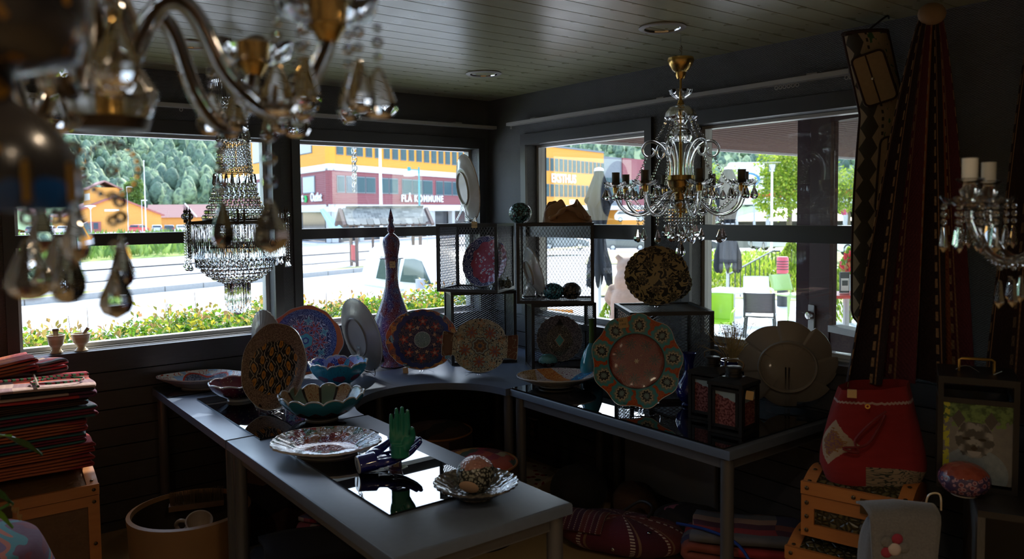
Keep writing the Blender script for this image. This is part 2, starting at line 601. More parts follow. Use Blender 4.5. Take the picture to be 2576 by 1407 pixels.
def f_leafy(c1, c2, c3):
    def fn(g):
        r = g.island()
        return g.ramp(r, [(0, c1), (0.55, c2), (1, c3)])
    return fn
mat('hedge_leaf', trl=0.5, rough=0.5, fn=f_leafy((0.05, 0.16, 0.015), (0.22, 0.4, 0.03), (0.6, 0.5, 0.05)))
mat('hedge_red', trl=0.5, rough=0.5, fn=f_leafy((0.3, 0.3, 0.04), (0.55, 0.38, 0.1), (0.6, 0.3, 0.15)))
mat('tree_leaf', trl=0.35, rough=0.55, fn=f_leafy((0.09, 0.18, 0.03), (0.2, 0.32, 0.07), (0.34, 0.44, 0.12)))
mat('thuja', trl=0.5, rough=0.6, fn=f_leafy((0.1, 0.2, 0.02), (0.28, 0.4, 0.03), (0.5, 0.55, 0.08)))
mat('bark', (0.16, 0.12, 0.09), 0.9)
def f_hill(g):
    x, y, z = g.coords()
    t = g.noise(0.06, 6)
    return g.mix(t, (0.09, 0.17, 0.1), (0.2, 0.3, 0.14))
mat('hill_ground', rough=0.95, fn=f_hill)
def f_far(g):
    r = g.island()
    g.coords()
    c_ = g.ramp(r, [(0, (0.1, 0.155, 0.115)), (0.45, (0.18, 0.255, 0.165)), (0.75, (0.29, 0.375, 0.21)), (1, (0.4, 0.47, 0.26))])  # pale, slightly bluish greens: distance haze is put into the crown colours
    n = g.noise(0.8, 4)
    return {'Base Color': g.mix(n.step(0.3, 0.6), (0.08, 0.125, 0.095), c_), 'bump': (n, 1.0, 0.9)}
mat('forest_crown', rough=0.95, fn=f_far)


def gz(x, y):
    """level of the ground outside"""
    b = math.degrees(math.atan2(x, y))
    r = math.hypot(x, y)
    za = -1.0 - max(0, r - 60) * 0.006
    zb = -0.45 - max(0, r - 14) * 0.03
    zb = max(zb, -2.3)
    t = min(1, max(0, (b - 36) / 8))
    return za * (1 - t) + zb * t


m = MB()
rr = [0.3, 3, 8, 12, 16, 20, 30, 40, 55, 75, 100, 140, 190, 260]
na = 60
for r in rr:
    for k in range(na + 1):
        a = rad(-80 + 210 * k / na)
        x, y = r * math.sin(a), r * math.cos(a)
        m.v.append((x, y, gz(x, y)))
for i in range(len(rr) - 1):
    for k in range(na):
        o = i * (na + 1) + k
        m.f.append((o, o + na + 1, o + na + 2, o + 1))
        m.mi.append(0)
tag(m.build('parking_ground', 'parking_asphalt'), 'pale sunlit asphalt forecourt outside the windows', kind='structure')


def strip(name, c0, c1, mt, z0, z1=None, x0=-30, x1=34, k=0.35, label=None, kind='structure', n=24):
    """band of ground along the street between y = c0 + k x and y = c1 + k x"""
    z1 = z0 if z1 is None else z1
    q = MB()
    q.grid(lambda u, v: (x0 + (x1 - x0) * u, (c0 + (c1 - c0) * v) + k * (x0 + (x1 - x0) * u), z0 + (z1 - z0) * v), n, 3)
    return tag(q.build(name, mt), label, kind=kind)


strip('grass_verge', 22.9, 24.6, 'dry_grass', -0.86, -0.9, label='narrow dry grass verge behind the kerb')
strip('street', 29.0, 35.4, 'road_asphalt', -0.96, label='grey asphalt street across the forecourt')
strip('far_walk', 35.4, 42.0, 'parking_asphalt', -0.9, label='pale pavement on the far side of the street')
strip('grass_bank', 42.0, 62.0, 'grass', -0.88, -0.2, x1=18, label='green grass bank beyond the street')
strip('grass_bank_top', 62.0, 66.0, 'grass', -0.2, -1.1, x1=18, label='green back of the grass bank')
q = MB()
for i in range(8): q.grid(lambda u, v, i=i: (-14 + i * 6 + u * 2.4, 30.6 + v * 0.14 + 0.35 * (-14 + i * 6 + u * 2.4), -0.952), 2, 1)
tag(q.build('lane_line', 'paint_white'), 'white dashed lane line on the street', kind='structure')
strip('centre_line', 32.6, 32.75, 'paint_yellow', -0.951, label='yellow centre line of the street')
km = MB().box((0, 0, 0), (1.46, 0.16, 0.24)).mesh('kerb_stone', 'kerb_stone')
kerb = thing('kerb', 'long grey stone kerb edging the forecourt', 'kerb', (0, 22.75, -0.93))
ka = math.atan(0.35)
for i in range(-10, 14): place('kerb_stone', km, kerb, (i * 1.5 * math.cos(ka), i * 1.5 * math.sin(ka), 0), (0, 0, ka))
# terrace side
q = MB()
q.grid(lambda u, v: (0.3 + 12.5 * u, 1.0 + 7.5 * v - 9 * (1 - v) * 0.4, -0.43), 4, 4)
tag(q.build('terrace_paving', 'parking_asphalt'), 'pale paved cafe terrace', kind='structure')
def gband(name, r0, r1, b0, b1, mt, dz, label):
    q = MB()
    def fn(u, v):
        r = r0 + (r1 - r0) * v
        a = rad(b0 + (b1 - b0) * u)
        x, y = r * math.sin(a), r * math.cos(a)
        return (x, y, gz(x, y) + dz)
    q.grid(fn, 20, 4)
    return tag(q.build(name, mt), label, kind='structure')
gband('lawn_near', 13.5, 22, 47, 80, 'dry_grass', 0.03, 'dry lawn beside the cafe terrace')
gband('lawn_far', 33, 62, 44, 80, 'dry_grass', 0.04, 'sunburnt grass strip below the car park')
gband('far_road', 78, 92, 40, 80, 'road_asphalt', 0.05, 'distant grey road beyond the car park')

# hills and forest
def hz(r, a):
    """hill height at distance r (m) and bearing a (deg)"""
    t = max(0, (r - 190) / 420)
    left = 95 * (1 - math.exp(-t * 1.3))
    right = 125 * (1 - math.exp(-max(0, (r - 260) / 520) * 1.2))
    s = min(1, max(0, (a - 18) / 22))
    return -2 + left * (1 - s) + right * s + 5 * math.sin(a * 0.21 + r * 0.01)
m = MB()
ra = [180, 230, 290, 360, 440, 540, 660, 800]
for r in ra:
    for k in range(61):
        a = -40 + 150 * k / 60
        m.v.append((r * math.sin(rad(a)), r * math.cos(rad(a)), hz(r, a) - (1 if r < 200 else 0)))
for i in range(len(ra) - 1):
    for k in range(60):
        o = i * 61 + k
        m.f.append((o, o + 61, o + 62, o + 1)); m.mi.append(0)
tag(m.build('hills', 'hill_ground', smooth=180), 'wooded green hills behind the village', kind='structure')


def crown(mb, c, h, r, conifer, seed):
    """one far tree: stacked lumpy rings"""
    q = random.Random(seed)
    n = 6
    if conifer: prof = [(0.35, 0.08), (1, 0.16), (0.6, 0.4), (0.7, 0.45), (0.25, 0.78), (0.001, 1)]
    else: prof = [(0.25, 0.1), (0.9, 0.25), (1, 0.45), (0.85, 0.68), (0.4, 0.92), (0.001, 1)]
    jit = [[q.uniform(0.78, 1.2) for _ in range(n)] for _ in prof]
    mb.lathe([(p[0] * r, p[1] * h) for p in prof], n, c, rf=lambda a, i: jit[i][int(a / TAU * n + 0.5) % n])


m = MB()
q = random.Random(3)
for k in range(8500):
    a = q.uniform(-12, 82)
    r = 225 * (1 + 1.9 * q.random() ** 1.2)
    s = 1.0 if a < 24 else 0.8
    con = q.random() < (0.45 if r > 330 else 0.3)
    h = q.uniform(4.5, 8.5) * s * (1.15 if con else 1)
    crown(m, (r * math.sin(rad(a)), r * math.cos(rad(a)), hz(r, a) - 1), h, h * (0.2 if con else 0.31), con, k)
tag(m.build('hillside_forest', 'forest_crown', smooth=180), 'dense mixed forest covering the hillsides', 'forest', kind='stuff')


def leafy_tree(name, label, loc, h, r, n, leafsize, lm='tree_leaf', group=None, trunk=0.35, seed=1, squash=1.0):
    t = thing(name, label, 'tree', loc, group=group)
    qq = random.Random(seed)
    k = MB()
    k.tube([(0, 0, 0), (0.05 * r, 0, h * trunk * 0.6), (0, 0.03 * r, h * trunk), (0.02 * r, 0, h * 0.8)], [0.05 * r + 0.04, 0.04 * r + 0.03, 0.03 * r + 0.02, 0.01], 8)
    for i in range(6):
        a = i * 1.1 + qq.random()
        k.tube([(0, 0, h * (trunk * 0.7 + 0.05 * i)), (0.35 * r * math.cos(a), 0.35 * r * math.sin(a), h * (trunk + 0.08 * i)), (0.75 * r * math.cos(a), 0.75 * r * math.sin(a), h * (trunk + 0.16 + 0.08 * i))], [0.025 * r + 0.01, 0.018 * r, 0.004 * r + 0.004], 6)
    k.build('trunk', 'bark', t)
    f = MB()
    lumps = [(Vector((qq.uniform(-0.6, 0.6) * r, qq.uniform(-0.6, 0.6) * r, h * qq.uniform(trunk + 0.05, 0.88))), r * qq.uniform(0.35, 0.6)) for _ in range(14)]
    for i in range(n):
        c_, lr = lumps[i % 14]
        d = Vector((qq.gauss(0, 1), qq.gauss(0, 1), qq.gauss(0, 0.8))).normalized()
        p = c_ + d * lr * qq.uniform(0.6, 1.0)
        f.leaf(p, (d + Vector((qq.uniform(-1, 1), qq.uniform(-1, 1), qq.uniform(-1, 0.4)))), (qq.uniform(-1, 1), qq.uniform(-1, 1), 1.2), leafsize * qq.uniform(0.7, 1.3), leafsize * 0.35)
    tag(f.build('foliage', lm, t, smooth=0), kind='stuff')
    return t


# street trees near the orange house and by the terrace road
leafy_tree('birch_tree', 'broad pale green birch right of the orange house', (63.597, 259.79, -0.374), 14.5, 8, 5000, 0.7, seed=5)
leafy_tree('birch_tree', 'slim birch rising behind the orange house roof', (42.02, 213.302, 0.742), 11, 2.6, 2200, 0.6, seed=6)
leafy_tree('maple_tree', 'bright green maple beyond the terrace lamp post', (37.784, 22.111, 0.669), 5.2, 2.5, 8000, 0.19, 'thuja', seed=7, trunk=0.22)
leafy_tree('maple_tree', 'small green maple seen between the terrace door and post', (53.884, 27.385, 0.055), 4.6, 1.7, 2600, 0.2, 'thuja', seed=8)
leafy_tree('maple_tree', 'pale green tree behind the closed parasol', (44.026, 32.456, 0.473), 5.0, 2.0, 3000, 0.21, 'thuja', seed=9)

# hedge under the street windows
hed = MB()
qq = random.Random(21)
stems = MB()
for k in range(17000):
    x = qq.uniform(-3.6, 0.15)
    y = qq.uniform(0.32, 1.15)
    top = 0.945 + 0.025 * math.sin(x * 3.1) + 0.025 * math.sin(x * 9) + 0.02 * (x + 1.5)
    z = top - abs(qq.gauss(0, 0.16)) + (0.04 if qq.random() < 0.1 else 0)
    hed.leaf((x, y, z), (qq.uniform(-1, 1), qq.uniform(-1, 1), qq.uniform(-0.3, 1)), (qq.uniform(-1, 1), qq.uniform(-1, 1), 1.5), qq.uniform(0.03, 0.055), qq.uniform(0.012, 0.02))
red = MB()
for k in range(700):
    x = qq.uniform(-3.6, 0.15)
    y = qq.uniform(0.35, 1.1)
    z = 0.95 + 0.025 * math.sin(x * 3.1) + 0.025 * math.sin(x * 9) + 0.02 * (x + 1.5) + abs(qq.gauss(0, 0.035))
    red.leaf((x, y, z), (qq.uniform(-1, 1), qq.uniform(-1, 1), qq.uniform(0.2, 1.4)), (qq.uniform(-1, 1), qq.uniform(-1, 1), 1), qq.uniform(0.025, 0.05), qq.uniform(0.008, 0.015))
for k in range(260):
    x, y = qq.uniform(-3.6, 0.15), qq.uniform(0.35, 1.1)
    zt = 0.9 + 0.04 * math.sin(x * 3.1) + (qq.uniform(0.05, 0.2) if qq.random() < 0.12 else 0)
    stems.tube([(x, y, -1.0), (x + qq.uniform(-0.05, 0.05), y, 0.2), (x + qq.uniform(-0.1, 0.1), y, zt)], [0.006, 0.005, 0.0015], 4)
t = thing('hedge', 'clipped leafy green hedge just outside the street windows', 'hedge', (0, 0, 0))
tag(hed.build('leaves', 'hedge_leaf', t, smooth=0), kind='stuff')
tag(red.build('young_shoots', 'hedge_red', t, smooth=0), kind='stuff')
tag(stems.build('stems', 'bark', t), kind='stuff')
# weeds on the grass bank
f = MB()
for k in range(5000):
    x = qq.uniform(-14, 18)
    v = qq.random()
    y = 42.5 + 16 * v + 0.35 * x
    f.leaf((x, y, -0.85 + 0.6 * v), (qq.uniform(-.5, .5), qq.uniform(-.5, .5), 1), (qq.uniform(-1, 1), -1, 0.2), qq.uniform(0.4, 1.0), 0.12)
tag(f.build('bank_weeds', 'tree_leaf', smooth=0), 'tall weeds and shrubs growing on the grass bank', 'weeds', kind='stuff')

# roof eaves of this house
S(MB().box((-2.3, 0.25, 2.5), (5.4, 0.17, 0.14)).build('roof_eave', 'frame_paint'))
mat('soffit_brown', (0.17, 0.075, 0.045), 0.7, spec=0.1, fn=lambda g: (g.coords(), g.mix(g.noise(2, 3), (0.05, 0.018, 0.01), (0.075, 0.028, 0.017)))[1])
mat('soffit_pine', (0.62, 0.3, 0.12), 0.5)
porch = thing('porch_roof', 'brown boarded porch roof over the terrace entrance', 'roof', (0, 0, 2.3))
MB().box((4.8, -3.0, 0.11), (9.2, 8.0, 0.2)).build('roof_slab', 'soffit_brown', porch)
bm_ = MB().box((0, 0, 0), (0.115, 7.8, 0.02)).mesh('soffit_board', 'soffit_brown')
for i in range(64): place('soffit_board', bm_, porch, (0.32 + i * 0.14, -2.95, 0.0))
MB().box((4.8, 1.02, 0.1), (9.2, 0.04, 0.26)).build('fascia', 'rail_white', porch)
mat('post_mauve', (0.13, 0.085, 0.1), 0.6, spec=0.2)
mat('door_maroon', (0.045, 0.013, 0.013), 0.5, spec=0.15)


# ---------------- buildings
def f_orange(g):
    x, y, z = g.coords()
    s = ((x * 30).sin()).gt(0.8)
    return {'Base Color': g.mix(s * 0.6, (0.86, 0.36, 0.035), (0.6, 0.22, 0.02)), 'bump': ((x * 30).sin(), 0.5, 0.03)}
mat('orange_boards', rough=0.6, fn=f_orange)
def f_maroon(g):
    x, y, z = g.coords()
    s = ((z * 38).sin()).gt(0.7)
    return {'Base Color': g.mix(s * 0.5, (0.29, 0.075, 0.085), (0.2, 0.045, 0.055)), 'bump': ((z * 38).sin(), 0.5, 0.03)}
mat('maroon_boards', rough=0.6, fn=f_maroon)
mat('band_white', (0.72, 0.74, 0.76), 0.6)
mat('blind_grey', (0.52, 0.53, 0.55), 0.6)
mat('window_grey', (0.18, 0.2, 0.22), 0.5)
mat('bld_glass', (0.06, 0.1, 0.13), 0.05, spec=0.9)
mat('shop_glass', (0.05, 0.05, 0.055), 0.08, spec=0.8)
mat('concrete', (0.5, 0.49, 0.48), 0.8)
mat('sign_white', (0.85, 0.85, 0.85), 0.5)
mat('sign_green', (0.02, 0.5, 0.12), 0.5)
mat('sign_dark', (0.12, 0.1, 0.1), 0.6)


def text(name, body, size, mt, parent, T, ext=0.05, spacing=1.0, bold=True):
    cu = bpy.data.curves.new(name, 'FONT')
    cu.body = body
    cu.size = size
    cu.extrude = ext
    cu.space_character = spacing
    cu.resolution_u = 3
    cu.offset = size * 0.022 if bold else 0
    cu.materials.append(MATS[mt])
    tmp = bpy.data.objects.new('tmp', cu)
    col.objects.link(tmp)
    me = bpy.data.meshes.new_from_object(tmp.evaluated_get(bpy.context.evaluated_depsgraph_get()))
    bpy.data.objects.remove(tmp)
    me.name = name
    return place(name, me, parent, M4=T)


class Face:
    """a wall face from world point a to b; boxes are given in metres along (u), out (n) and height z"""
    def __init__(s, root, a, b):
        s.root = root
        a, b = Vector((a[0], a[1], 0)), Vector((b[0], b[1], 0))
        s.len = (b - a).length
        ux = (b - a).normalized()
        n = Vector((ux.y, -ux.x, 0))
        s.M = Matrix(((ux.x, n.x, 0, a.x), (ux.y, n.y, 0, a.y), (0, 0, 1, 0), (0, 0, 0, 1)))
        s.h = bpy.data.objects.new('wall_face', None)
        col.objects.link(s.h)
        s.h.matrix_world = s.M
        s.ux, s.n, s.a = ux, n, a
    def box(s, name, u0, u1, n0, n1, z0, z1, mt, parent=None):
        mb = MB().box((0, 0, 0), (u1 - u0, n1 - n0, z1 - z0))
        o = mb.build(name, mt, parent if parent is not None else s.root)
        T = s.M @ Matrix.Translation(((u0 + u1) / 2, (n0 + n1) / 2, (z0 + z1) / 2))
        o.matrix_local = (Matrix.Translation(-Vector(s.root.location)) @ T) if parent is None else Matrix.Identity(4)
        return o
    def win(s, u0, u1, z0, z1, mt='bld_glass', frame='window_grey', fw=0.08, nm='window'):
        o = s.box(nm, u0, u1, 0.0, 0.07, z0, z1, frame)
        mb = MB().box((0, 0.05, 0), (u1 - u0 - 2 * fw, 0.06, z1 - z0 - 2 * fw))
        mb.build('pane', mt, o)
        return o
    def text(s, name, body, u, z, size, mt, **k):
        T = Matrix.Translation(-Vector(s.root.location)) @ s.M @ Matrix(((1, 0, 0, u), (0, 0, 1, 0.12), (0, 1, 0, z), (0, 0, 0, 1)))
        return text(name, body, size, mt, s.root, T, **k)


c0, c1, c2 = (26.185, 60.122, 1.645), (48.54, 70.736, 1.623), (28.083, 96.546, 1.685)
bld = thing('municipal_building', 'orange and maroon office block with white bands behind the bus shelter', 'building', (c0[0], c0[1], -1))
F = Face(bld, c0, c1)
Lr = F.len
F.box('lower_wall', 0, Lr, -0.5, 0, 2.2, 5.6, 'maroon_boards')
F.box('upper_wall', 0, Lr, -0.5, 0, 6.0, 13, 'orange_boards')
F.box('white_band', 0, Lr, -0.5, 0.12, 5.42, 6.0, 'band_white')
F.box('white_band', 0, Lr, -0.5, 0.12, 1.75, 2.4, 'band_white')
F.box('shop_front', 0.6, Lr, -1.2, -0.7, -1, 1.75, 'shop_glass')
for i in range(6): F.box('column', i * Lr / 6 + 0.05, i * Lr / 6 + 0.65, -0.6, -0.1, -1, 1.75, 'concrete')
nw = 17
for i in range(nw):
    u = 0.9 + (Lr - 2.2) * i / (nw - 1)
    F.win(u, u + 0.95, 6.85, 10.2)
gl = [(0.9, 1.95), (2.15, 3.3), (3.4, 4.9), (5.0, 6.5), (7.2, 8.6), (8.7, 10.2), (10.9, 12.6), (12.7, 14.5), (14.6, 16.5), (17.2, 18.6), (18.8, 20.4), (20.6, 22.0), (22.8, 24.2), (24.9, 26.2), (26.6, 29)]
for a, b in gl:
    if b < Lr: F.win(a, b, 3.45, 5.0, fw=0.1)
F.text('lettering', 'FLÅ KOMMUNE', 10.6, 2.72, 0.98, 'sign_white', spacing=1.22)
F2 = Face(bld, c2, c0)
L2 = F2.len
F2.box('lower_wall', 0, L2 - 0.02, -0.5, 0, 2.2, 5.6, 'maroon_boards')
F2.box('upper_wall', 0, L2 - 0.02, -0.5, 0, 6.0, 13, 'orange_boards')
F2.box('white_band', 0, L2 - 0.02, -0.5, 0.12, 5.42, 6.0, 'band_white')
F2.box('white_band', 0, L2 - 0.02, -0.5, 0.12, 1.75, 2.4, 'band_white')
F2.box('shop_front', 0, L2 - 0.6, -1.4, -0.9, -1, 1.75, 'shop_glass')
F2.box('column', L2 - 0.7, L2 - 0.05, -0.7, -0.1, -1, 1.75, 'concrete')
F2.box('stone_wall', L2 - 14.5, L2 - 10.8, -3, -0.5, -1, 1.75, 'concrete')
for k in range(10):
    b = L2 - 3.6 - k * 3.6
    if b < 3: break
    F2.win(b - 3.1, b, 3.5, 5.1, 'blind_grey')
for k in range(5):
    b = L2 - 4.2 - k * 6.4
    if b < 5: break
    F2.win(b - 5.6, b, 7.2, 9.6, 'blind_grey')
F2.text('lettering', 'rt', L2 - 7.35, 2.75, 1.1, 'sign_white')
F2.text('lettering', '»', L2 - 6.2, 2.7, 1.3, 'sign_green')
F2.text('lettering', 'Outlet', L2 - 4.6, 2.75, 1.1, 'sign_white', spacing=0.95)

d0, d1 = (58.263, 72.108, 1.6), (77.711, 78.642, 1.6)
d2, d3 = (83.197, 80.114, 1.63), (98.024, 83.25, 1.614)
wng = thing('office_wing', 'orange office wing with white lettering and dark glass link', 'building', (d0[0], d0[1], -2))
W1 = Face(wng, d0, d1)
Lw = W1.len
W1.box('wall', 0, Lw, -9, 0, 2.3, 10.0, 'orange_boards')
W1.box('roof_edge', 0, Lw, -9, 0.1, 10.0, 10.25, 'window_grey')
W1.box('white_band', 0, Lw, -9, 0.15, 1.7, 2.35, 'band_white')
W1.box('shop_front', 0, Lw, -8, -0.8, -2.2, 1.7, 'shop_glass')
for row in ((6.85, 8.55), (3.5, 5.15)):
    for i in range(17):
        u = 0.5 + (Lw - 1.4) * i / 16
        W1.win(u, u + 0.85, *row, fw=0.06)
W1.text('lettering', 'EKSTHUS', Lw * 0.262, 5.42, 1.58, 'sign_white', spacing=1.02)
for u in (0.5, 0.72): 
    W1.box('sign_panel', Lw * u, Lw * u + 1.35, 0.02, 0.16, 2.5, 3.15, 'sign_white')
    W1.box('sign_mark', Lw * u + 0.25, Lw * u + 0.42, 0.16, 0.18, 2.72, 2.95, 'sign_dark')
    W1.box('sign_mark', Lw * u + 0.5, Lw * u + 1.1, 0.16, 0.18, 2.8, 2.88, 'sign_dark')
W1.box('penthouse', Lw * 0.1, Lw * 0.8, -14, -6, 9.5, 13.6, 'maroon_boards')
W2 = Face(wng, d1, d2)
W2.box('glass_link', 0, W2.len, -8, -0.2, 2.3, 9.6, 'window_grey')
for i in range(6): W2.win(W2.len * i / 6 + 0.05, W2.len * (i + 1) / 6 - 0.05, 3.6, 6.5, fw=0.05)
W2.box('white_band', 0, W2.len, -8, 0.1, 1.7, 2.35, 'band_white')
W3 = Face(wng, d2, d3)
W3.box('wall', 0, W3.len, -8, 0, 2.35, 9.6, 'maroon_boards')
for i in range(3): W3.win(W3.len * i / 3 + 0.4, W3.len * (i + 1) / 3 - 0.4, 3.9, 6.3, fw=0.08)
W3.box('white_band', 0, W3.len, -8, 0.1, 1.7, 2.35, 'band_white')
W3.box('lower_wall', 0, W3.len, -8, -0.2, -2.2, 1.7, 'orange_boards')
for o in (F, F2, W1, W2, W3): bpy.data.objects.remove(o.h)


# orange house with the gable and lantern tower
mat('house_orange', (0.78, 0.34, 0.07), 0.65)
mat('roof_tile', (0.33, 0.17, 0.15), 0.75, fn=lambda g: g.mix(((g.coords()[2] * 14).sin()).gt(0.5) * 0.5, (0.36, 0.19, 0.17), (0.24, 0.12, 0.11)))
mat('roof_red', (0.42, 0.12, 0.1), 0.6)
mat('trim_white', (0.8, 0.8, 0.78), 0.6)


def house(name, label, pl, pr, wz, rz, dpt, wallm='house_orange', overhang=0.5):
    """gable-fronted house: front gable from pl to pr (x, y), eaves at wz, ridge at rz"""
    a, b = Vector((pl[0], pl[1], 0)), Vector((pr[0], pr[1], 0))
    ux = (b - a).normalized()
    n = Vector((ux.y, -ux.x, 0))
    t = thing(name, label, 'house', (a.x, a.y, -2))
    W = (b - a).length
    M4 = Matrix.Translation((-a.x, -a.y, 2)) @ Matrix(((ux.x, n.x, 0, a.x), (ux.y, n.y, 0, a.y), (0, 0, 1, 0), (0, 0, 0, 1)))
    vs = [(0, 0, -2), (W, 0, -2), (W, 0, wz), (W / 2, 0, rz), (0, 0, wz)]
    vs += [(x, -dpt, z) for x, y, z in vs]
    MB().add(vs, [(0, 1, 2, 3, 4), (9, 8, 7, 6, 5), (0, 5, 6, 1), (1, 6, 7, 2), (2, 7, 8, 3), (3, 8, 9, 4), (4, 9, 5, 0)], M4).build('walls', wallm, t, 0)
    for sgn in (0, 1):
        x0 = -overhang if sgn == 0 else W + overhang
        zz = wz - (rz - wz) / (W / 2) * overhang
        q = MB()
        vs = [(x0, overhang, zz), (W / 2, overhang, rz), (W / 2, -dpt - overhang, rz), (x0, -dpt - overhang, zz)]
        vs += [(x, y, z + 0.3) for x, y, z in vs]
        q.add(vs, [(0, 1, 2, 3), (7, 6, 5, 4), (0, 4, 5, 1), (1, 5, 6, 2), (2, 6, 7, 3), (3, 7, 4, 0)], M4)
        q.build('roof_slope', 'roof_tile', t, 0)
        q = MB()
        q.tube([(x0, overhang + 0.1, zz + 0.1), (W / 2, overhang + 0.1, rz + 0.1)], 0.2, 4, T=M4)
        q.build('barge_board', 'roof_red', t)
    return t, M4, W


ho, Mh, Wh = house('orange_house', 'orange gabled house with lantern tower across the street', (19.946, 164.666, 1.782), (36.829, 164.319, 1.599), 1.6, 5.2, 22)
def hbox(nm, c, d, mt, par=ho):
    return MB().box(c, d, Mh).build(nm, mt, par)
hbox('tower', (Wh * 0.42, -6, 5.3), (5.2, 9, 3.6), 'house_orange')
q = MB()
vs = [(Wh * 0.42 - 3.1, -1, 6.6), (Wh * 0.42, -1, 8.2), (Wh * 0.42 + 3.1, -1, 6.6)]
vs += [(x, -11, z) for x, y, z in vs]
q.add(vs + [(x, y, z + 0.3) for x, y, z in vs], [(0, 3, 4, 1), (1, 4, 5, 2), (6, 7, 10, 9), (7, 8, 11, 10), (0, 1, 7, 6), (1, 2, 8, 7), (3, 9, 10, 4), (4, 10, 11, 5), (0, 6, 9, 3), (2, 5, 11, 8)], Mh)
q.build('tower_roof', 'roof_tile', ho, 0)
dr = hbox('entrance_door', (Wh * 0.22, 0.05, -0.7), (4.4, 0.2, 2.2), 'roof_red')
for k in (-1, 0, 1): hbox('door_pane', (Wh * 0.22 + k * 1.3, 0.17, -0.4), (0.8, 0.1, 1.2), 'bld_glass')
for k in range(6): hbox('tower_window', (Wh * 0.42 - 2.65, -2.4 - k * 1.2, 5.3), (0.15, 0.7, 1.3), 'trim_white')
hbox('gable_sign', (Wh * 0.47, 0.06, 2.6), (2.6, 0.1, 0.4), 'trim_white')
ho2, M2, Wd2 = house('long_house', 'long low brown roofed house right of the orange house', (63.159, 209.754, 1.529), (77.271, 206.485, 1.372), 1.3, 4.6, 30)
q = thing('village_hall', 'low brown roofed building behind the parked cars', 'house', (50.645, 200.341, 0.344))
MB().box((0, 0, -1), (15, 9, 3.6), rz=-0.3).build('walls', 'house_orange', q)
Mq = Matrix.Rotation(-0.3, 4, 'Z')
vs = [(-8, -5.5, 0.6), (8, -5.5, 0.6), (8, 0, 3.8), (-8, 0, 3.8), (-8, 5.5, 0.6), (8, 5.5, 0.6)]
MB().add(vs, [(0, 1, 2, 3), (3, 2, 5, 4), (0, 3, 4), (1, 5, 2)], Mq).build('roof', 'roof_tile', q, 0)
MB().tube([(3.2, -5.6, 0.7), (0.4, -0.1, 4.0)], 0.16, 4, T=Mq).build('barge_board', 'trim_white', q)
q = thing('village_hall', 'brown roofed wing at far left behind the blue lamp', 'house', (13.857, 203.337, 0.425))
MB().box((0, 0, -1.2), (12, 8, 3.2), rz=-0.3).build('walls', 'house_orange', q)
vs = [(-8, -5.5, 0.4), (7, -5.5, 0.4), (7, 0, 4.2), (-8, 0, 4.2), (-8, 5.5, 0.4), (7, 5.5, 0.4)]
MB().add(vs, [(0, 1, 2, 3), (3, 2, 5, 4), (0, 3, 4), (1, 5, 2)], Mq).build('roof', 'roof_tile', q, 0)

# ---------------- street furniture
mat('pole_teal', (0.05, 0.3, 0.34), 0.45)
mat('pole_grey', (0.5, 0.51, 0.52), 0.45)
mat('lamp_opal', (0.8, 0.8, 0.78), 0.35)
mat('sign_blue', (0.02, 0.2, 0.6), 0.4)


def teal_lamp(loc, h, heading, label):
    t = thing('street_lamp', label, 'street lamp', loc, heading, group='teal street lamps')
    MB().tube([(0, 0, 0), (0, 0, h)], [0.09, 0.06], 10).build('pole', 'pole_teal', t)
    a = MB().tube([(0, 0, h - 0.2), (-0.7, 0, h - 0.16)], 0.03, 6)
    a.build('arm', 'pole_teal', t)
    MB().lathe([(0.07, 0.0), (0.12, 0.0), (0.12, -0.34), (0.07, -0.36)], 14, (-0.7, 0, h)).build('lamp_housing', 'pole_teal', t)
    MB().lathe([(0.12, 0.06), (0.27, 0.0), (0.37, -0.15), (0.4, -0.3), (0.3, -0.33), (0.001, -0.31)], 20, (-0.7, 0, h - 0.33)).build('lamp_shade', 'lamp_opal', t)
    return t


p = (25.63, 43.951, -1.014)
t = teal_lamp((p[0], p[1], -1), 5.85, -yaw + 0.3, 'teal street lamp carrying the crossing sign')
MB().box((0, -0.12, 2.3), (0.8, 0.05, 0.85)).build('sign_plate', 'sign_blue', t)
MB().add([(-0.3, -0.16, 1.98), (0.3, -0.16, 1.98), (0, -0.16, 2.62), (-0.3, -0.15, 1.98), (0.3, -0.15, 1.98), (0, -0.15, 2.62)], [(0, 1, 2), (5, 4, 3), (0, 3, 4, 1), (1, 4, 5, 2), (2, 5, 3, 0)]).build('sign_triangle', 'sign_white', t, 0)
q = MB().tube([(0.02, -0.17, 2.35), (-0.03, -0.17, 2.2), (-0.12, -0.17, 2.03)], 0.035, 5).tube([(-0.02, -0.17, 2.2), (0.1, -0.17, 2.03)], 0.035, 5).tube([(-0.1, -0.17, 2.22), (0.1, -0.17, 2.26)], 0.025, 5)
q.sph((0.02, -0.17, 2.43), 0.045)
q.build('walking_figure', 'sign_dark', t)
p = (3.483, 40.798, -0.346)
teal_lamp((p[0], p[1], -1), 5.5, -yaw + 0.2, 'teal street lamp pole left of the orange house')
p = (52.476, 41.021, -0.962)
t = teal_lamp((p[0], p[1], gz(p[0], p[1])), 8.4, -yaw + PI, 'teal street lamp behind the brass chandelier')


def slim_lamp(loc, h, label, kind):
    t = thing('lamp_post', label, 'street lamp', loc, group='slim grey lamp posts')
    MB().tube([(0, 0, 0), (0, 0, h)], [0.08, 0.05], 8).build('pole', 'pole_grey', t)
    if kind == 'disc':
        MB().lathe([(0.08, 0.0), (0.5, 0.12), (0.85, 0.02), (0.3, -0.15), (0.06, -0.5)], 18, (0, 0, h)).build('lamp_shade', 'lamp_opal', t)
    else:
        MB().box((0.4, 0, h), (0.9, 0.25, 0.14)).build('lamp_head', 'lamp_opal', t)
    return t


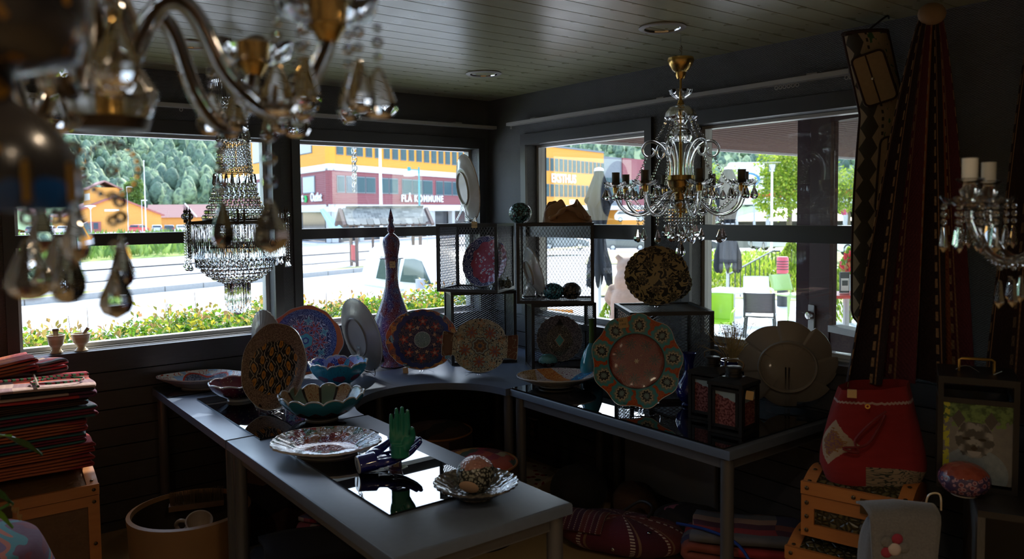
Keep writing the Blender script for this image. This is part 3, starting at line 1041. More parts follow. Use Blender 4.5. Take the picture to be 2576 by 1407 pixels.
p = (18.598, 130.146, -1.155); slim_lamp((p[0], p[1], p[2]), 4.2, 'slim lamp post with flat white disc before the orange house', 'disc')
p = (25.304, 137.612, -1.316); slim_lamp(p, 7.6, 'tall slim lamp post in front of the orange gable', 'arm')
p = (27.195, 136.159, -1.34); slim_lamp(p, 5.4, 'shorter slim lamp post by the parked red car', 'arm')
p = (25.287, 125.005, -1.239)
t = thing('flagpole', 'thin white flagpole above the parked cars', 'flagpole', p)
MB().tube([(0, 0, 0), (0, 0, 11)], [0.1, 0.05], 8).build('pole', 'paint_white', t)
MB().lathe([(0.001, 0), (0.14, 0.1), (0.001, 0.25)], 8, (0, 0, 11)).build('knob', 'paint_white', t)
p = (26.326, 51.034, -0.415)
t = thing('flagpole', 'white flagpole in front of the maroon facade lettering', 'flagpole', p)
MB().tube([(0, 0, -0.3), (0, 0, 10)], [0.14, 0.09], 10).build('pole', 'paint_white', t)
MB().lathe([(0.001, 0), (0.2, 0.15), (0.001, 0.4)], 8, (0, 0, 10)).build('knob', 'paint_white', t)

# bus shelter
mat('shelter_brown', (0.13, 0.085, 0.075), 0.6)
mat('slate', rough=0.75, fn=lambda g: (g.coords(), g.mix(g.random(), g.mix(g.noise(6, 4), (0.11, 0.11, 0.105), (0.18, 0.18, 0.165)), (0.3, 0.29, 0.26)))[1])
mat('red_panel', (0.5, 0.06, 0.06), 0.5)
pa = Vector((13.635, 30.686, -1.011))
sh = thing('bus_shelter', 'brown timber bus shelter with slate gable roof beside the street', 'bus shelter', (pa.x, pa.y, -1.0), -yaw + 0.42)
mz = 2.08
for x in (0.3, 3.5):
    for y in (-0.62, 0.62):
        MB().box((x, y, mz / 2), (0.14, 0.14, mz)).build('post', 'shelter_brown', sh)
for y in (-0.62, 0.62): MB().box((1.9, y, mz), (3.9, 0.14, 0.16)).build('beam', 'shelter_brown', sh)
for x in (0.3, 3.5): MB().box((x, 0, mz), (0.14, 1.2, 0.14)).build('tie_beam', 'shelter_brown', sh)
MB().box((0.3, 0, 0.68), (0.06, 1.1, 0.75)).build('end_panel', 'red_panel', sh)
MB().box((0.3, 0, 0.25), (0.1, 1.2, 0.08)).build('rail', 'shelter_brown', sh)
for x in (1.4, 2.4): MB().box((x, 0.62, 1.1), (0.1, 0.1, 2.1)).build('post', 'shelter_brown', sh)
rh, rw, rx0, rx1 = 0.72, 0.95, -0.3, 4.0
sl = math.hypot(rh, rw)
an = math.atan2(rh, rw)
shm = MB()
shm.prism([(-0.2, -0.3), (0.2, -0.3), (0.21, 0.1), (0.12, 0.2), (-0.12, 0.2), (-0.21, 0.1)], -0.01, 0.012)
shm = shm.mesh('shingle', 'slate', 0)
for sgn in (-1, 1):
    q = MB()
    vs = [(rx0, 0, mz + rh), (rx1, 0, mz + rh), (rx1, sgn * rw, mz), (rx0, sgn * rw, mz)]
    vs += [(x, y, z - 0.05) for x, y, z in vs]
    q.add(vs, [(0, 1, 2, 3), (7, 6, 5, 4), (0, 4, 5, 1), (1, 5, 6, 2), (2, 6, 7, 3), (3, 7, 4, 0)])
    q.build('roof_deck', 'shelter_brown', sh, 0)
    nr, nc = 8, 12
    for r_ in range(nr):
        for k in range(nc):
            s_ = sl - (r_ + 0.5) * sl / nr
            x = rx0 + 0.2 + (rx1 - rx0 - 0.4) * (k + (0.5 if r_ % 2 else 0)) / nc + 0.05
            T = Matrix.Translation((x, sgn * rw * s_ / sl, mz + rh - rh * s_ / sl + 0.045)) @ Matrix.Rotation(-sgn * (an + 0.05), 4, 'X') @ Matrix.Rotation(0 if sgn > 0 else PI, 4, 'Z') @ Matrix.Scale(0.84, 4)
            place('shingle', shm, sh, M4=T)
    for x in (rx0 - 0.04, rx1 + 0.04):
        MB().tube([(x, 0, mz + rh + 0.02), (x, sgn * (rw + 0.08), mz - 0.05)], 0.1, 4).build('barge_board', 'shelter_brown', sh, 0)

# traffic sign back and small white slide by the shop
p = (27.115, 45.385, -0.317)
t = thing('road_sign', 'small pale road sign behind the crossing sign', 'sign', p)
MB().tube([(0, 0, -0.4), (0, 0, 2.0)], 0.05, 6).build('pole', 'pole_grey', t)
MB().box((0, 0, 1.6), (0.75, 0.05, 0.8), rz=-yaw).build('plate', 'blind_grey', t)
p = (21.799, 52.013, 0.001)
t = thing('beach_flag', 'slanted pale blue advertising flag at the shop front', 'flag', p)
MB().add([(-0.2, 0, 1.9), (0.1, 0, 2.0), (2.0, 0, 0.1), (1.0, 0, -0.2), (-0.2, 0.05, 1.9), (0.1, 0.05, 2.0), (2.0, 0.05, 0.1), (1.0, 0.05, -0.2)], [(0, 1, 2, 3), (7, 6, 5, 4), (0, 4, 5, 1), (1, 5, 6, 2), (2, 6, 7, 3), (3, 7, 4, 0)]).build('banner', mat('flag_blue', (0.35, 0.6, 0.75), 0.5), t, 0)
MB().tube([(-0.1, 0.02, 2.0), (1.6, 0.02, -0.4)], 0.03, 6).build('pole', 'pole_grey', t)

# ================================================================== tables
mat('table_grey', (0.085, 0.09, 0.1), 0.34, fn=lambda g: (g.coords(), {'Base Color': g.mix(g.noise(40, 3), (0.095, 0.12, 0.17), (0.12, 0.15, 0.21)), 'Roughness': g.noise(5, 4) * 0.14 + 0.3})[1])
mat('table_edge', (0.1, 0.1, 0.108), 0.4)
mat('leg_grey', (0.1, 0.1, 0.108), 0.35, 0.2)
mat('black_glass', (0.004, 0.004, 0.005), 0.015, spec=0.75, coat=0.6, coat_rough=0.0)
TZ = 0.72


def leg(t, x, y, r=0.026, h=0.675):
    MB().lathe([(r * 0.9, 0.0), (r, 0.012), (r, h)], 16, (x, y, 0)).build('leg', 'leg_grey', t)


def rect_table(label, x0, x1, y0, y1, legs):
    t = thing('display_table', label, 'table', ((x0 + x1) / 2, (y0 + y1) / 2, 0), group='grey display tables')
    dx, dy = x1 - x0 - 0.004, y1 - y0 - 0.004
    m = MB()
    b = 0.008
    pts = [(-dx / 2, -dy / 2), (dx / 2, -dy / 2), (dx / 2, dy / 2), (-dx / 2, dy / 2)]
    lv = [(TZ - 0.036, 0.0), (TZ - b, 0.0), (TZ - 0.0025, b * 0.3), (TZ, b)]
    vs = [(p[0] - math.copysign(k, p[0]), p[1] - math.copysign(k, p[1]), z) for z, k in lv for p in pts]
    fs = [(i * 4 + j, i * 4 + (j + 1) % 4, i * 4 + 4 + (j + 1) % 4, i * 4 + 4 + j) for i in range(3) for j in range(4)]
    m.add(vs, fs + [(3, 2, 1, 0), (12, 13, 14, 15)])
    m.build('table_top', 'table_grey', t, 30)
    for sx in (-1, 1): MB().box((sx * (dx / 2 - 0.05), 0, TZ - 0.062), (0.03, dy - 0.1, 0.05)).build('apron', 'table_edge', t)
    for sy in (-1, 1): MB().box((0, sy * (dy / 2 - 0.05), TZ - 0.062), (dx - 0.13, 0.03, 0.05)).build('apron', 'table_edge', t)
    for lx, ly in legs: leg(t, lx * (dx / 2 - 0.04), ly * (dy / 2 - 0.04))
    return t


allc = [(-1, -1), (1, -1), (-1, 1), (1, 1)]
rect_table('grey table nearest the camera carrying the hands and silver plate', -2.24, -1.6, -2.64, -1.255, allc)
rect_table('grey table along the terrace window carrying the star plate', -0.8, -0.02, -2.63, -1.26, allc)


def corner_table(label, pts, legs):
    cx, cy = sum(p[0] for p in pts) / len(pts), sum(p[1] for p in pts) / len(pts)
    t = thing('corner_table', label, 'table', (cx, cy, 0), group='grey display tables')
    q = [(p[0] - cx, p[1] - cy) for p in pts]
    n = len(q)
    m = MB()
    vs = [(x, y, z) for z in (TZ - 0.036, TZ) for x, y in q]
    m.add(vs, [(i, (i + 1) % n, n + (i + 1) % n, n + i) for i in range(n)] + [tuple(range(n))[::-1], tuple(range(n, 2 * n))])
    m.build('table_top', 'table_grey', t, 30)
    for lx, ly in legs: leg(t, lx - cx, ly - cy)
    return t


CC, CR = (-1.22, -1.25), 0.4
arc = lambda a0, a1: [(CC[0] + CR * math.cos(rad(a)), CC[1] + CR * math.sin(rad(a))) for a in [a0 + (a1 - a0) * i / 14 for i in range(15)]]
corner_table('grey curved table holding the brown plate and turquoise bowl', [(-2.24, -1.25), (-2.24, -0.04), (-1.5, -0.04), (-1.222, -0.43)] + arc(90, 180), [(-2.2, -0.08), (-2.2, -1.21), (-1.66, -1.2), (-1.3, -0.5)])
corner_table('grey curved corner table holding the navy plate and wire crates', [(-1.216, -0.43), (-0.75, -0.43), (-0.02, -0.1), (-0.02, -1.255), (-0.82, -1.255)] + arc(0, 90), [(-1.15, -0.5), (-0.1, -0.2), (-0.1, -1.2), (-0.76, -1.2)])
# low painted ledge below the right street window, where the tall bottle stands
tag(MB().box((-0.72, -0.21, 0.66), (1.35, 0.38, 0.1)).build('trim_1', 'dark_plank'), 'low dark ledge under the street window', kind='structure')


def sheet(label, x0, x1, y0, y1, z=TZ, th=0.006):
    t = tag(MB().box((0, 0, th / 2), (x1 - x0, y1 - y0, th)).build('glass_sheet', 'black_glass', loc=((x0 + x1) / 2, (y0 + y1) / 2, z + 0.0006)), label, 'glass sheet', 'black glass sheets on the tables')
    return t


sheet('black glass sheet under the white oval plate', -2.235, -1.72, -0.33, -0.045)
sheet('long black glass sheet under the brown plate', -2.13, -1.75, -1.34, -0.46)
sheet('black glass sheet mirroring the ceramic hands', -2.105, -1.715, -2.375, -1.5)
sheet('big black glass sheet covering the terrace window table', -0.795, -0.03, -2.6, -1.27)

# ================================================================== wire crates
mat('crate_metal', (0.05, 0.047, 0.045), 0.45, 0.5)
mat('mesh_metal', (0.2, 0.2, 0.2), 0.45, 0.6)


def mesh_panel(mb, o, u, v, nu, nv, th=0.0022, border=True):
    """expanded-metal sheet: zig-zag strands between corner o and edges u, v"""
    o, u, v = Vector(o), Vector(u), Vector(v)
    n = u.cross(v).normalized()
    for i in range(nu):
        for s in (0, 1):
            pts = []
            for j in range(nv + 1):
                k = i + (0.5 if (j + s) % 2 else 0.0) + (0.0 if s == 0 else 0.0)
                k = i + ((j % 2) * 0.5 if s == 0 else 1 - (j % 2) * 0.5)
                pts.append(o + u * (k / nu) + v * (j / nv))
            for a, b in zip(pts, pts[1:]):
                d = (b - a).normalized()
                w_ = d.cross(n).normalized() * th / 2
                h = n * th * 0.7
                vs = [a - w_ - h, a + w_ - h, a + w_ + h, a - w_ + h, b - w_ - h, b + w_ - h, b + w_ + h, b - w_ + h]
                mb.add(vs, [(0, 1, 5, 4), (1, 2, 6, 5), (2, 3, 7, 6), (3, 0, 4, 7)])


def crate(label, loc, rz, w_, d_, h_, cell, open_face='front', horiz=False):
    """steel-angle crate with mesh sides; the front (-y) is open"""
    t = thing('wire_crate', label, 'crate', loc, rz, group='black wire display crates')
    e = 0.018
    f = MB()
    X, Y = w_ / 2 - e / 2, d_ / 2 - e / 2
    for sx in (-1, 1):
        for sy in (-1, 1): f.box((sx * X, sy * Y, h_ / 2), (e, e, h_ - 2 * e - 0.001))
    for z in (e / 2, h_ - e / 2):
        for sy in (-1, 1): f.box((0, sy * Y, z), (w_, e, e))
        for sx in (-1, 1): f.box((sx * X, 0, z), (e, d_ - 2 * e - 0.001, e))
    f.build('frame', 'crate_metal', t)
    cx, cy = (cell, cell * 1.75) if not horiz else (cell * 1.75, cell)
    N = lambda a, b: max(2, int(a / b))
    M_ = lambda a, b: 2 * max(1, int(a / b))
    a, b = X, Y
    p = MB(); mesh_panel(p, (-a, b, e), (2 * a, 0, 0), (0, 0, h_ - 2 * e), N(2 * a, cx), M_(h_, cy)); tag(p.build('back_mesh', 'mesh_metal', t, 0), kind='stuff')
    for sx in (-1, 1):
        p = MB(); mesh_panel(p, (sx * a, -b, e), (0, 2 * b, 0), (0, 0, h_ - 2 * e), N(2 * b, cx), M_(h_, cy)); tag(p.build('side_mesh', 'mesh_metal', t, 0), kind='stuff')
    p = MB(); mesh_panel(p, (-a, -b, e / 2), (2 * a, 0, 0), (0, 2 * b, 0), N(2 * a, cx), M_(2 * b, cy)); tag(p.build('base_mesh', 'mesh_metal', t, 0), kind='stuff')
    if open_face != 'top': 
        p = MB(); mesh_panel(p, (-a, -b, h_ - e / 2), (2 * a, 0, 0), (0, 2 * b, 0), N(2 * a, cx), M_(2 * b, cy)); tag(p.build('top_mesh', 'mesh_metal', t, 0), kind='stuff')
    return t


crate('small wire crate under the purple plate crate', (-0.46, -0.52, TZ), -0.42, 0.4, 0.27, 0.437, 0.014, horiz=True)
crate('small wire crate holding the turquoise centred plate', (-0.22, -0.995, TZ), -0.5, 0.38, 0.22, 0.385, 0.014, horiz=True)
crate('large wire crate holding the purple and red plate', (-0.5, -0.545, TZ + 0.438), -1.0, 0.39, 0.3, 0.405, 0.019)
crate('large wire crate holding the white plate and two round lanterns', (-0.24, -0.985, TZ + 0.386), -0.75, 0.44, 0.26, 0.46, 0.02)
crate('low wire crate under the black and gold plate', (-0.3, -1.85, TZ + 0.007), -0.588, 0.4, 0.38, 0.43, 0.018, horiz=True)

# ================================================================== ceramics
def polar(g, R):
    x, y, z = g.coords()
    X, Y = x / R, y / R
    return X, Y, (X * X + Y * Y).sqrt(), g.atan2(Y, X)


def cell(th, r, n, rc, off=0.0):
    """local coordinates of n motifs on a ring of radius rc"""
    a = ((th * (n / TAU) + 0.5 + off).fract() - 0.5) * (TAU / n)
    return r * a.cos() - rc, r * a.sin()


def flower(g, u, v, size, n=6, depth=0.3):
    return ((u * u + v * v).sqrt() - g.atan2(v, u)._m('MULTIPLY', n).cos() * (size * depth)).lt(size * (1 - depth))


def scroll(g, sc_, k, wd, v=None, d=1.5):
    return ((g.noise(sc_, 1.5, v) * k).sin()).abs().lt(wd)


GL = dict(rough=0.22, coat=0.12, coat_rough=0.06)


def relief(g, s=260, st=0.35):
    return (g.noise(s, 2), st, 0.002)


def d_navy(g, R=0.19):
    X, Y, r, t = polar(g, R)
    base = g.mix(scroll(g, 26, 40, 0.16), (0.012, 0.012, 0.055), (0.5, 0.3, 0.17))
    u, v = cell(t, r, 8, 0.56)
    base = g.mix(flower(g, u, v, 0.15, 5), base, (0.3, 0.04, 0.03))
    base = g.mix(flower(g, u, v, 0.06, 5), base, (0.55, 0.32, 0.2))
    u, v = cell(t, r, 8, 0.4, 0.5)
    base = g.mix(flower(g, u, v, 0.06, 4), base, (0.55, 0.32, 0.18))
    edge = r - (t * 9).sin().abs() * 0.05
    base = g.mix(edge.gt(0.7), base, (0.02, 0.03, 0.13))
    c1, c2 = g.vor(34, out='Color')
    rim = g.ramp(c1, [(0, (0.5, 0.12, 0.03)), (0.3, (0.6, 0.26, 0.06)), (0.55, (0.25, 0.1, 0.07)), (0.8, (0.2, 0.4, 0.42))], True)
    rim = g.mix(scroll(g, 20, 26, 0.2), rim, (0.04, 0.03, 0.04))
    base = g.mix(edge.gt(0.84), base, rim)
    mid = g.mix(scroll(g, 40, 34, 0.3), (0.13, 0.2, 0.18), (0.42, 0.5, 0.44))
    base = g.mix(r.lt(0.25), base, (0.45, 0.5, 0.46))
    base = g.mix(r.lt(0.235), base, mid)
    return {'Base Color': base, 'bump': relief(g)}
mat('glaze_navy', fn=d_navy, **GL)


def d_brown(g, R=0.2):
    X, Y, r, t = polar(g, R)
    sp = g.noise(190, 3)
    base = g.mix(sp.step(0.4, 0.6), (0.13, 0.07, 0.045), (0.32, 0.2, 0.13))
    k = 4.6
    fx, fy = ((X * k + (Y * 7).sin() * 0.12).fract() - 0.5), ((Y * k * 0.62 + (X * k).floor() * 0.5).fract() - 0.5)
    d = (fx * fx * 1.0 + fy * fy * 0.7).sqrt()
    lat = (fx.abs() + fy.abs() * 0.9 + (g.noise(30, 2) - 0.5) * 0.5)
    inner = g.mix(lat.gt(0.5), (0.018, 0.014, 0.016), (0.5, 0.38, 0.26))
    inner = g.mix(lat.gt(0.58), inner, (0.02, 0.015, 0.016))
    inner = g.mix((d + (g.noise(50, 2) - 0.5) * 0.22).lt(0.25), inner, (0.55, 0.22, 0.03))
    inner = g.mix((d + (g.noise(50, 2) - 0.5) * 0.22).lt(0.1), inner, (0.3, 0.11, 0.02))
    cx, cy = X + 0.03, Y + 0.02
    rr = (cx * cx + cy * cy).sqrt() - g.atan2(cy, cx)._m('MULTIPLY', 6).sin().abs() * 0.035
    base = g.mix(rr.lt(0.6), base, inner)
    return {'Base Color': base, 'bump': (sp, 0.5, 0.003)}
mat('glaze_brown', fn=d_brown, **GL)


def d_blue(g, R=0.19):
    X, Y, r, t = polar(g, R)
    base = g.mix(scroll(g, 22, 36, 0.45), (0.05, 0.06, 0.2), (0.52, 0.58, 0.82))
    u, v = cell(t, r, 6, 0.44)
    for sz, c_ in ((0.25, (0.55, 0.6, 0.85)), (0.225, (0.45, 0.07, 0.08)), (0.19, (0.6, 0.6, 0.85)), (0.165, (0.42, 0.06, 0.08)), (0.07, (0.3, 0.34, 0.75))): base = g.mix(flower(g, u, v, sz, 7, 0.35), base, c_)
    u, v = cell(t, r, 6, 0.6, 0.5)
    base = g.mix(flower(g, u, v, 0.13, 4), base, (0.3, 0.62, 0.72))
    base = g.mix(flower(g, u, v, 0.07, 4), base, (0.12, 0.35, 0.6))
    u, v = cell(t, r, 6, 0.0)
    hexr = r * (1 + (t * 6).cos() * 0.06)
    for q, c_ in ((0.24, (0.5, 0.12, 0.16)), (0.21, (0.12, 0.5, 0.68)), (0.1, (0.08, 0.1, 0.4)), (0.06, (0.3, 0.65, 0.75))): base = g.mix(hexr.lt(q), base, c_)
    sp = g.noise(210, 2).step(0.42, 0.6)
    band = g.mix(sp, (0.02, 0.035, 0.2), (0.2, 0.28, 0.6))
    base = g.mix((r + (t * 16).sin() * 0.015).gt(0.77), base, band)
    base = g.mix(r.gt(0.94), base, (0.6, 0.15, 0.06))
    return {'Base Color': base, 'bump': relief(g, 180, 0.6)}
mat('glaze_blue', fn=d_blue, **GL)


def d_fish(g, R=0.165):
    X, Y, r, t = polar(g, R)
    base = g.mix(scroll(g, 24, 30, 0.36), (0.5, 0.42, 0.3), (0.035, 0.025, 0.03))
    u, v = cell(t, r, 5, 0.54, 0.25)
    for sz, c_ in ((0.31, (0.05, 0.04, 0.04)), (0.285, (0.32, 0.38, 0.38)), (0.23, (0.07, 0.05, 0.05)), (0.205, (0.36, 0.09, 0.04)), (0.08, (0.16, 0.1, 0.16))): base = g.mix(flower(g, u, v, sz, 8, 0.32), base, c_)
    u, v = cell(t, r, 5, 0.76, 0.75)
    base = g.mix(flower(g, u, v, 0.13, 4), base, (0.5, 0.25, 0.13))
    base = g.mix(flower(g, u, v, 0.07, 4), base, (0.5, 0.42, 0.3))
    for q, c_ in ((0.3, (0.06, 0.04, 0.04)), (0.27, (0.3, 0.36, 0.36)), (0.22, (0.12, 0.06, 0.04)), (0.13, (0.4, 0.17, 0.06)), (0.08, (0.05, 0.05, 0.08))): base = g.mix((r + (t * 8).cos() * 0.02).lt(q), base, c_)
    rim = g.mix(scroll(g, 20, 14, 0.1), (0.14, 0.04, 0.018), (0.4, 0.32, 0.18))
    base = g.mix((X.abs()).gt(0.94), base, rim)
    return {'Base Color': base, 'bump': relief(g)}
mat('glaze_fish', fn=d_fish, **GL)


def d_purple(g, R=0.17):
    X, Y, r, t = polar(g, R)
    d = g.vor(46)
    ring = d.lt(0.36) * d.gt(0.22)
    red_ = g.mix(g.noise(16, 2), (0.38, 0.04, 0.06), (0.28, 0.08, 0.16))
    inner = g.mix(ring, red_, (0.62, 0.6, 0.72))
    inner = g.mix(d.lt(0.2), inner, (0.06, 0.06, 0.2))
    d2 = g.vor(30)
    sp = ((d2 * 24).sin()).gt(0.72)
    outer = g.mix(sp, (0.03, 0.035, 0.14), (0.5, 0.5, 0.66))
    e = r + (t * 9).sin() * 0.03 - X * 0.22
    base = g.mix(e.gt(0.62), inner, red_)
    base = g.mix(e.gt(0.74), base, outer)
    return {'Base Color': base, 'bump': (d, 0.4, 0.003)}
mat('glaze_purple', fn=d_purple, **GL)


def d_gold(g, R=0.185):
    X, Y, r, t = polar(g, R)
    n = g.noise(22, 2.0, dist=1.0)
    base = g.mix(((n * 22).sin()).gt(0.15), (0.4, 0.29, 0.13), (0.016, 0.014, 0.012))
    for nn, rc, off in ((7, 0.7, 0.0), (5, 0.38, 0.3)):
        u, v = cell(t, r, nn, rc, off)
        for sz, c_ in ((0.17, (0.016, 0.014, 0.012)), (0.12, (0.3, 0.22, 0.11)), (0.085, (0.016, 0.014, 0.012)), (0.03, (0.3, 0.22, 0.1))): base = g.mix(flower(g, u, v, sz, 9, 0.25), base, c_)
    base = g.mix(r.gt(0.955), base, (0.4, 0.27, 0.17))
    return {'Base Color': base, 'bump': (n, 0.3, 0.002)}
mat('glaze_gold', fn=d_gold, rough=0.3, spec=0.3)


def d_turq(g, R=0.135):
    X, Y, r, t = polar(g, R)
    sp = g.noise(170, 3).step(0.42, 0.58)
    base = g.mix(sp, (0.05, 0.04, 0.05), (0.3, 0.24, 0.24))
    y2 = Y + 0.08
    d = (X.abs().pow(1.4) * 1.3 + y2.abs().pow(1.4)) - (y2.gt(0.25)) * 0.05
    med = g.mix(scroll(g, 36, 30, 0.28), (0.02, 0.02, 0.022), (0.36, 0.36, 0.33))
    base = g.mix(d.lt(0.62), base, med)
    base = g.mix((X.abs() * 1.6 + (Y - 0.62).abs()).lt(0.24), base, (0.02, 0.02, 0.02))
    base = g.mix((X.abs() * 1.35 + y2.abs()).lt(0.3), base, (0.5, 0.36, 0.26))
    base = g.mix((X.abs() * 1.35 + y2.abs()).lt(0.25), base, (0.06, 0.42, 0.42))
    return {'Base Color': base, 'bump': relief(g)}
mat('glaze_turquoise', fn=d_turq, **GL)


def d_patch(g, R=0.17):
    X, Y, r, t = polar(g, R)
    base = g.mix(scroll(g, 28, 34, 0.3), (0.6, 0.52, 0.48), (0.2, 0.06, 0.12))
    sp = g.noise(160, 2).step(0.4, 0.6)
    a = X * 0.8 + Y * 0.6
    b = Y * 0.8 - X * 0.6
    org = g.mix(sp, (0.5, 0.12, 0.02), (0.7, 0.3, 0.08))
    blu = g.mix(g.vor(90).lt(0.42), (0.02, 0.12, 0.3), (0.05, 0.34, 0.6))
    base = g.mix((b + a * 0.35).abs().lt(0.2), base, blu)
    base = g.mix((a - 0.35).abs().lt(0.22) * b.gt(-0.1), base, org)
    base = g.mix((b + 0.42).abs().lt(0.18) * a.lt(0.1), base, org)
    base = g.mix((X + 0.65).lt(0.1) * Y.gt(-0.1), base, g.mix(sp, (0.3, 0.14, 0.04), (0.62, 0.42, 0.2)))
    return {'Base Color': base, 'bump': (sp, 0.5, 0.002)}
mat('glaze_patch', fn=d_patch, **GL)


def d_star(g, R=0.205):
    X, Y, r, t = polar(g, R)
    fl = scroll(g, 22, 34, 0.14)
    red_ = g.mix(fl, (0.2, 0.013, 0.009), (0.34, 0.09, 0.05))
    u, v = cell(t, r, 7, 0.4)
    red_ = g.mix(flower(g, u, v, 0.13, 9, 0.35) * fl.lt(0.5), red_, (0.05, 0.012, 0.01))
    u, v = cell(t, r, 1, 0.0)
    red_ = g.mix(flower(g, u, v, 0.06, 6), red_, (0.55, 0.4, 0.26))
    sp = g.noise(260, 2).step(0.45, 0.6)
    rim = g.mix(sp, (0.42, 0.05, 0.012), (0.6, 0.14, 0.03))
    u, v = cell(t, r, 9, 0.8)
    med = (u * u * 0.75 + v * v).sqrt() - ((g.atan2(v, u) * 10).sin()) * 0.015
    for q, c_ in ((0.235, (0.06, 0.32, 0.4)), (0.165, (0.2, 0.26, 0.24)), (0.13, (0.5, 0.46, 0.36)), (0.1, (0.02, 0.025, 0.04)), (0.055, (0.2, 0.3, 0.32))): rim = g.mix((med + (g.noise(80, 2) - 0.5) * 0.05).lt(q), rim, c_)
    rim = g.mix(r.lt(0.63 + 0.02), rim, (0.06, 0.32, 0.4))
    base = g.mix(r.lt(0.61), rim, red_)
    base = g.mix((r - 0.61).abs().lt(0.012), base, (0.03, 0.02, 0.03))
    return {'Base Color': base, 'bump': relief(g)}
mat('glaze_star', fn=d_star, **GL)


def d_iznik(g, R=0.2):
    X, Y, r, t = polar(g, R)
    e = r + (t * 4).cos() * 0.09
    c1, c2 = g.vor(24, out='Color')
    rim = g.mix(scroll(g, 20, 20, 0.25), (0.72, 0.7, 0.66), (0.5, 0.06, 0.03))
    rim = g.mix(c1.gt(0.75), rim, (0.3, 0.5, 0.75))
    base = g.mix(e.gt(0.6), g.mix(g.noise(120, 3).step(0.4, 0.6), (0.05, 0.055, 0.09), (0.16, 0.17, 0.24)), rim)
    base = g.mix((e - 0.6).abs().lt(0.025), base, (0.5, 0.05, 0.03))
    return {'Base Color': base, 'bump': relief(g, 120, 0.6)}
mat('glaze_iznik', fn=d_iznik, **GL)


def d_relief(g, R=0.19):
    X, Y, r, t = polar(g, R)
    n = g.noise(24, 3, dist=1.0)
    c1, c2 = g.vor(24, out='Color')
    base = g.mix((r + n * 0.3).step(0.5, 0.95), (0.42, 0.07, 0.03), (0.5, 0.5, 0.52))
    base = g.mix(c1.gt(0.72), base, (0.35, 0.08, 0.12))
    base = g.mix(c2.gt(0.78), base, (0.1, 0.22, 0.16))
    base = g.mix(((X * 3 + n * 2).sin()).abs().lt(0.09), base, (0.3, 0.14, 0.03))
    u, v = cell(t, r, 5, 0.62)
    base = g.mix(flower(g, u, v, 0.12, 8), base, (0.5, 0.12, 0.08))
    return {'Base Color': base, 'bump': ((n * 24).sin(), 0.9, 0.005)}
mat('glaze_relief', fn=d_relief, rough=0.1, coat=0.6, coat_rough=0.03)


def d_silver(g, R=0.14):
    X, Y, r, t = polar(g, R)
    n = g.vor(60)
    return {'Base Color': g.mix(n.step(0.1, 0.6), (0.34, 0.32, 0.28), (0.09, 0.085, 0.075)), 'bump': (n, 1.0, 0.006)}
mat('glaze_silver', fn=d_silver, rough=0.1, metal=0.3, coat=0.6, coat_rough=0.03)
def d_purplebowl(g):
    x, y, z = g.coords()
    d = g.vor(60)
    base = g.mix(g.noise(14, 2).step(0.4, 0.6), (0.05, 0.015, 0.06), (0.16, 0.03, 0.05))
    return {'Base Color': g.mix(d.lt(0.2), base, (0.35, 0.33, 0.22)), 'bump': (d, 0.4, 0.003)}
mat('glaze_purplebowl', fn=d_purplebowl, **GL)
def d_tbowl(g):
    x, y, z = g.coords()
    t = g.atan2(y, x)
    base = g.mix(scroll(g, 22, 18, 0.12), (0.02, 0.28, 0.42), (0.03, 0.1, 0.2))
    a = ((t * (8 / TAU)).fract() - 0.5) * 0.9
    d = (a * a * 0.02 * 10 + (z - 0.055) * (z - 0.055) * 60).sqrt()
    base = g.mix((d + (g.noise(60, 2) - 0.5) * 0.08).lt(0.14), base, (0.2, 0.05, 0.12))
    return {'Base Color': base, 'bump': relief(g, 90, 0.4)}
mat('glaze_tbowl', fn=d_tbowl, **GL)
def d_tbowl_in(g):
    x, y, z = g.coords()
    c1, c2 = g.vor(26, out='Color')
    base = g.ramp(c1, [(0, (0.03, 0.08, 0.4)), (0.3, (0.35, 0.4, 0.75)), (0.6, (0.5, 0.06, 0.05)), (0.75, (0.03, 0.35, 0.5))], True)
    return {'Base Color': g.mix(scroll(g, 30, 30, 0.25), base, (0.55, 0.58, 0.75)), 'bump': relief(g, 90, 0.4)}
mat('glaze_tbowl_in', fn=d_tbowl_in, **GL)
def d_petal(inside):
    def fn(g):
        x, y, z = g.coords()
        t = g.atan2(y, x)
        a = ((t * (14 / TAU)).fract() - 0.5).abs()
        odd = ((t * (7 / TAU)).fract()).gt(0.5)
        if inside:
            c1 = g.mix(scroll(g, 26, 30, 0.35), (0.5, 0.34, 0.2), (0.3, 0.1, 0.04))
            base = g.mix(odd, c1, (0.17, 0.26, 0.23))
            base = g.mix(a.gt(0.42), base, (0.03, 0.02, 0.02))
        else:
            base = g.mix(scroll(g, 24, 30, 0.3), (0.07, 0.03, 0.04), (0.16, 0.07, 0.06))
            base = g.mix((z + a * 0.03).gt(0.062), base, (0.04, 0.24, 0.3))
        return {'Base Color': base, 'bump': relief(g, 90, 0.4)}
    return fn
mat('glaze_petal_in', fn=d_petal(True), **GL)
mat('glaze_petal_out', fn=d_petal(False), **GL)
def ball(c1, c2, ring, k=60, top=None):
    def fn(g):
        x, y, z = g.coords()
        d = g.vor(k)
        base = g.mix((d.gt(0.3) * d.lt(0.46)), c1, ring)
        base = g.mix(d.gt(0.46), base, c2)
        if top: base = g.mix((z + g.noise(30, 2) * 0.03).gt(top[0]), base, g.mix(g.noise(40, 2), top[1], top[2]))
        return {'Base Color': base, 'bump': (d, 0.7, 0.004)}
    return fn
mat('ball_teal', fn=ball((0.02, 0.1, 0.14), (0.008, 0.03, 0.05), (0.1, 0.42, 0.5), 95), **GL)
mat('ball_darkteal', fn=ball((0.02, 0.05, 0.05), (0.006, 0.014, 0.016), (0.12, 0.3, 0.3), 80), **GL)
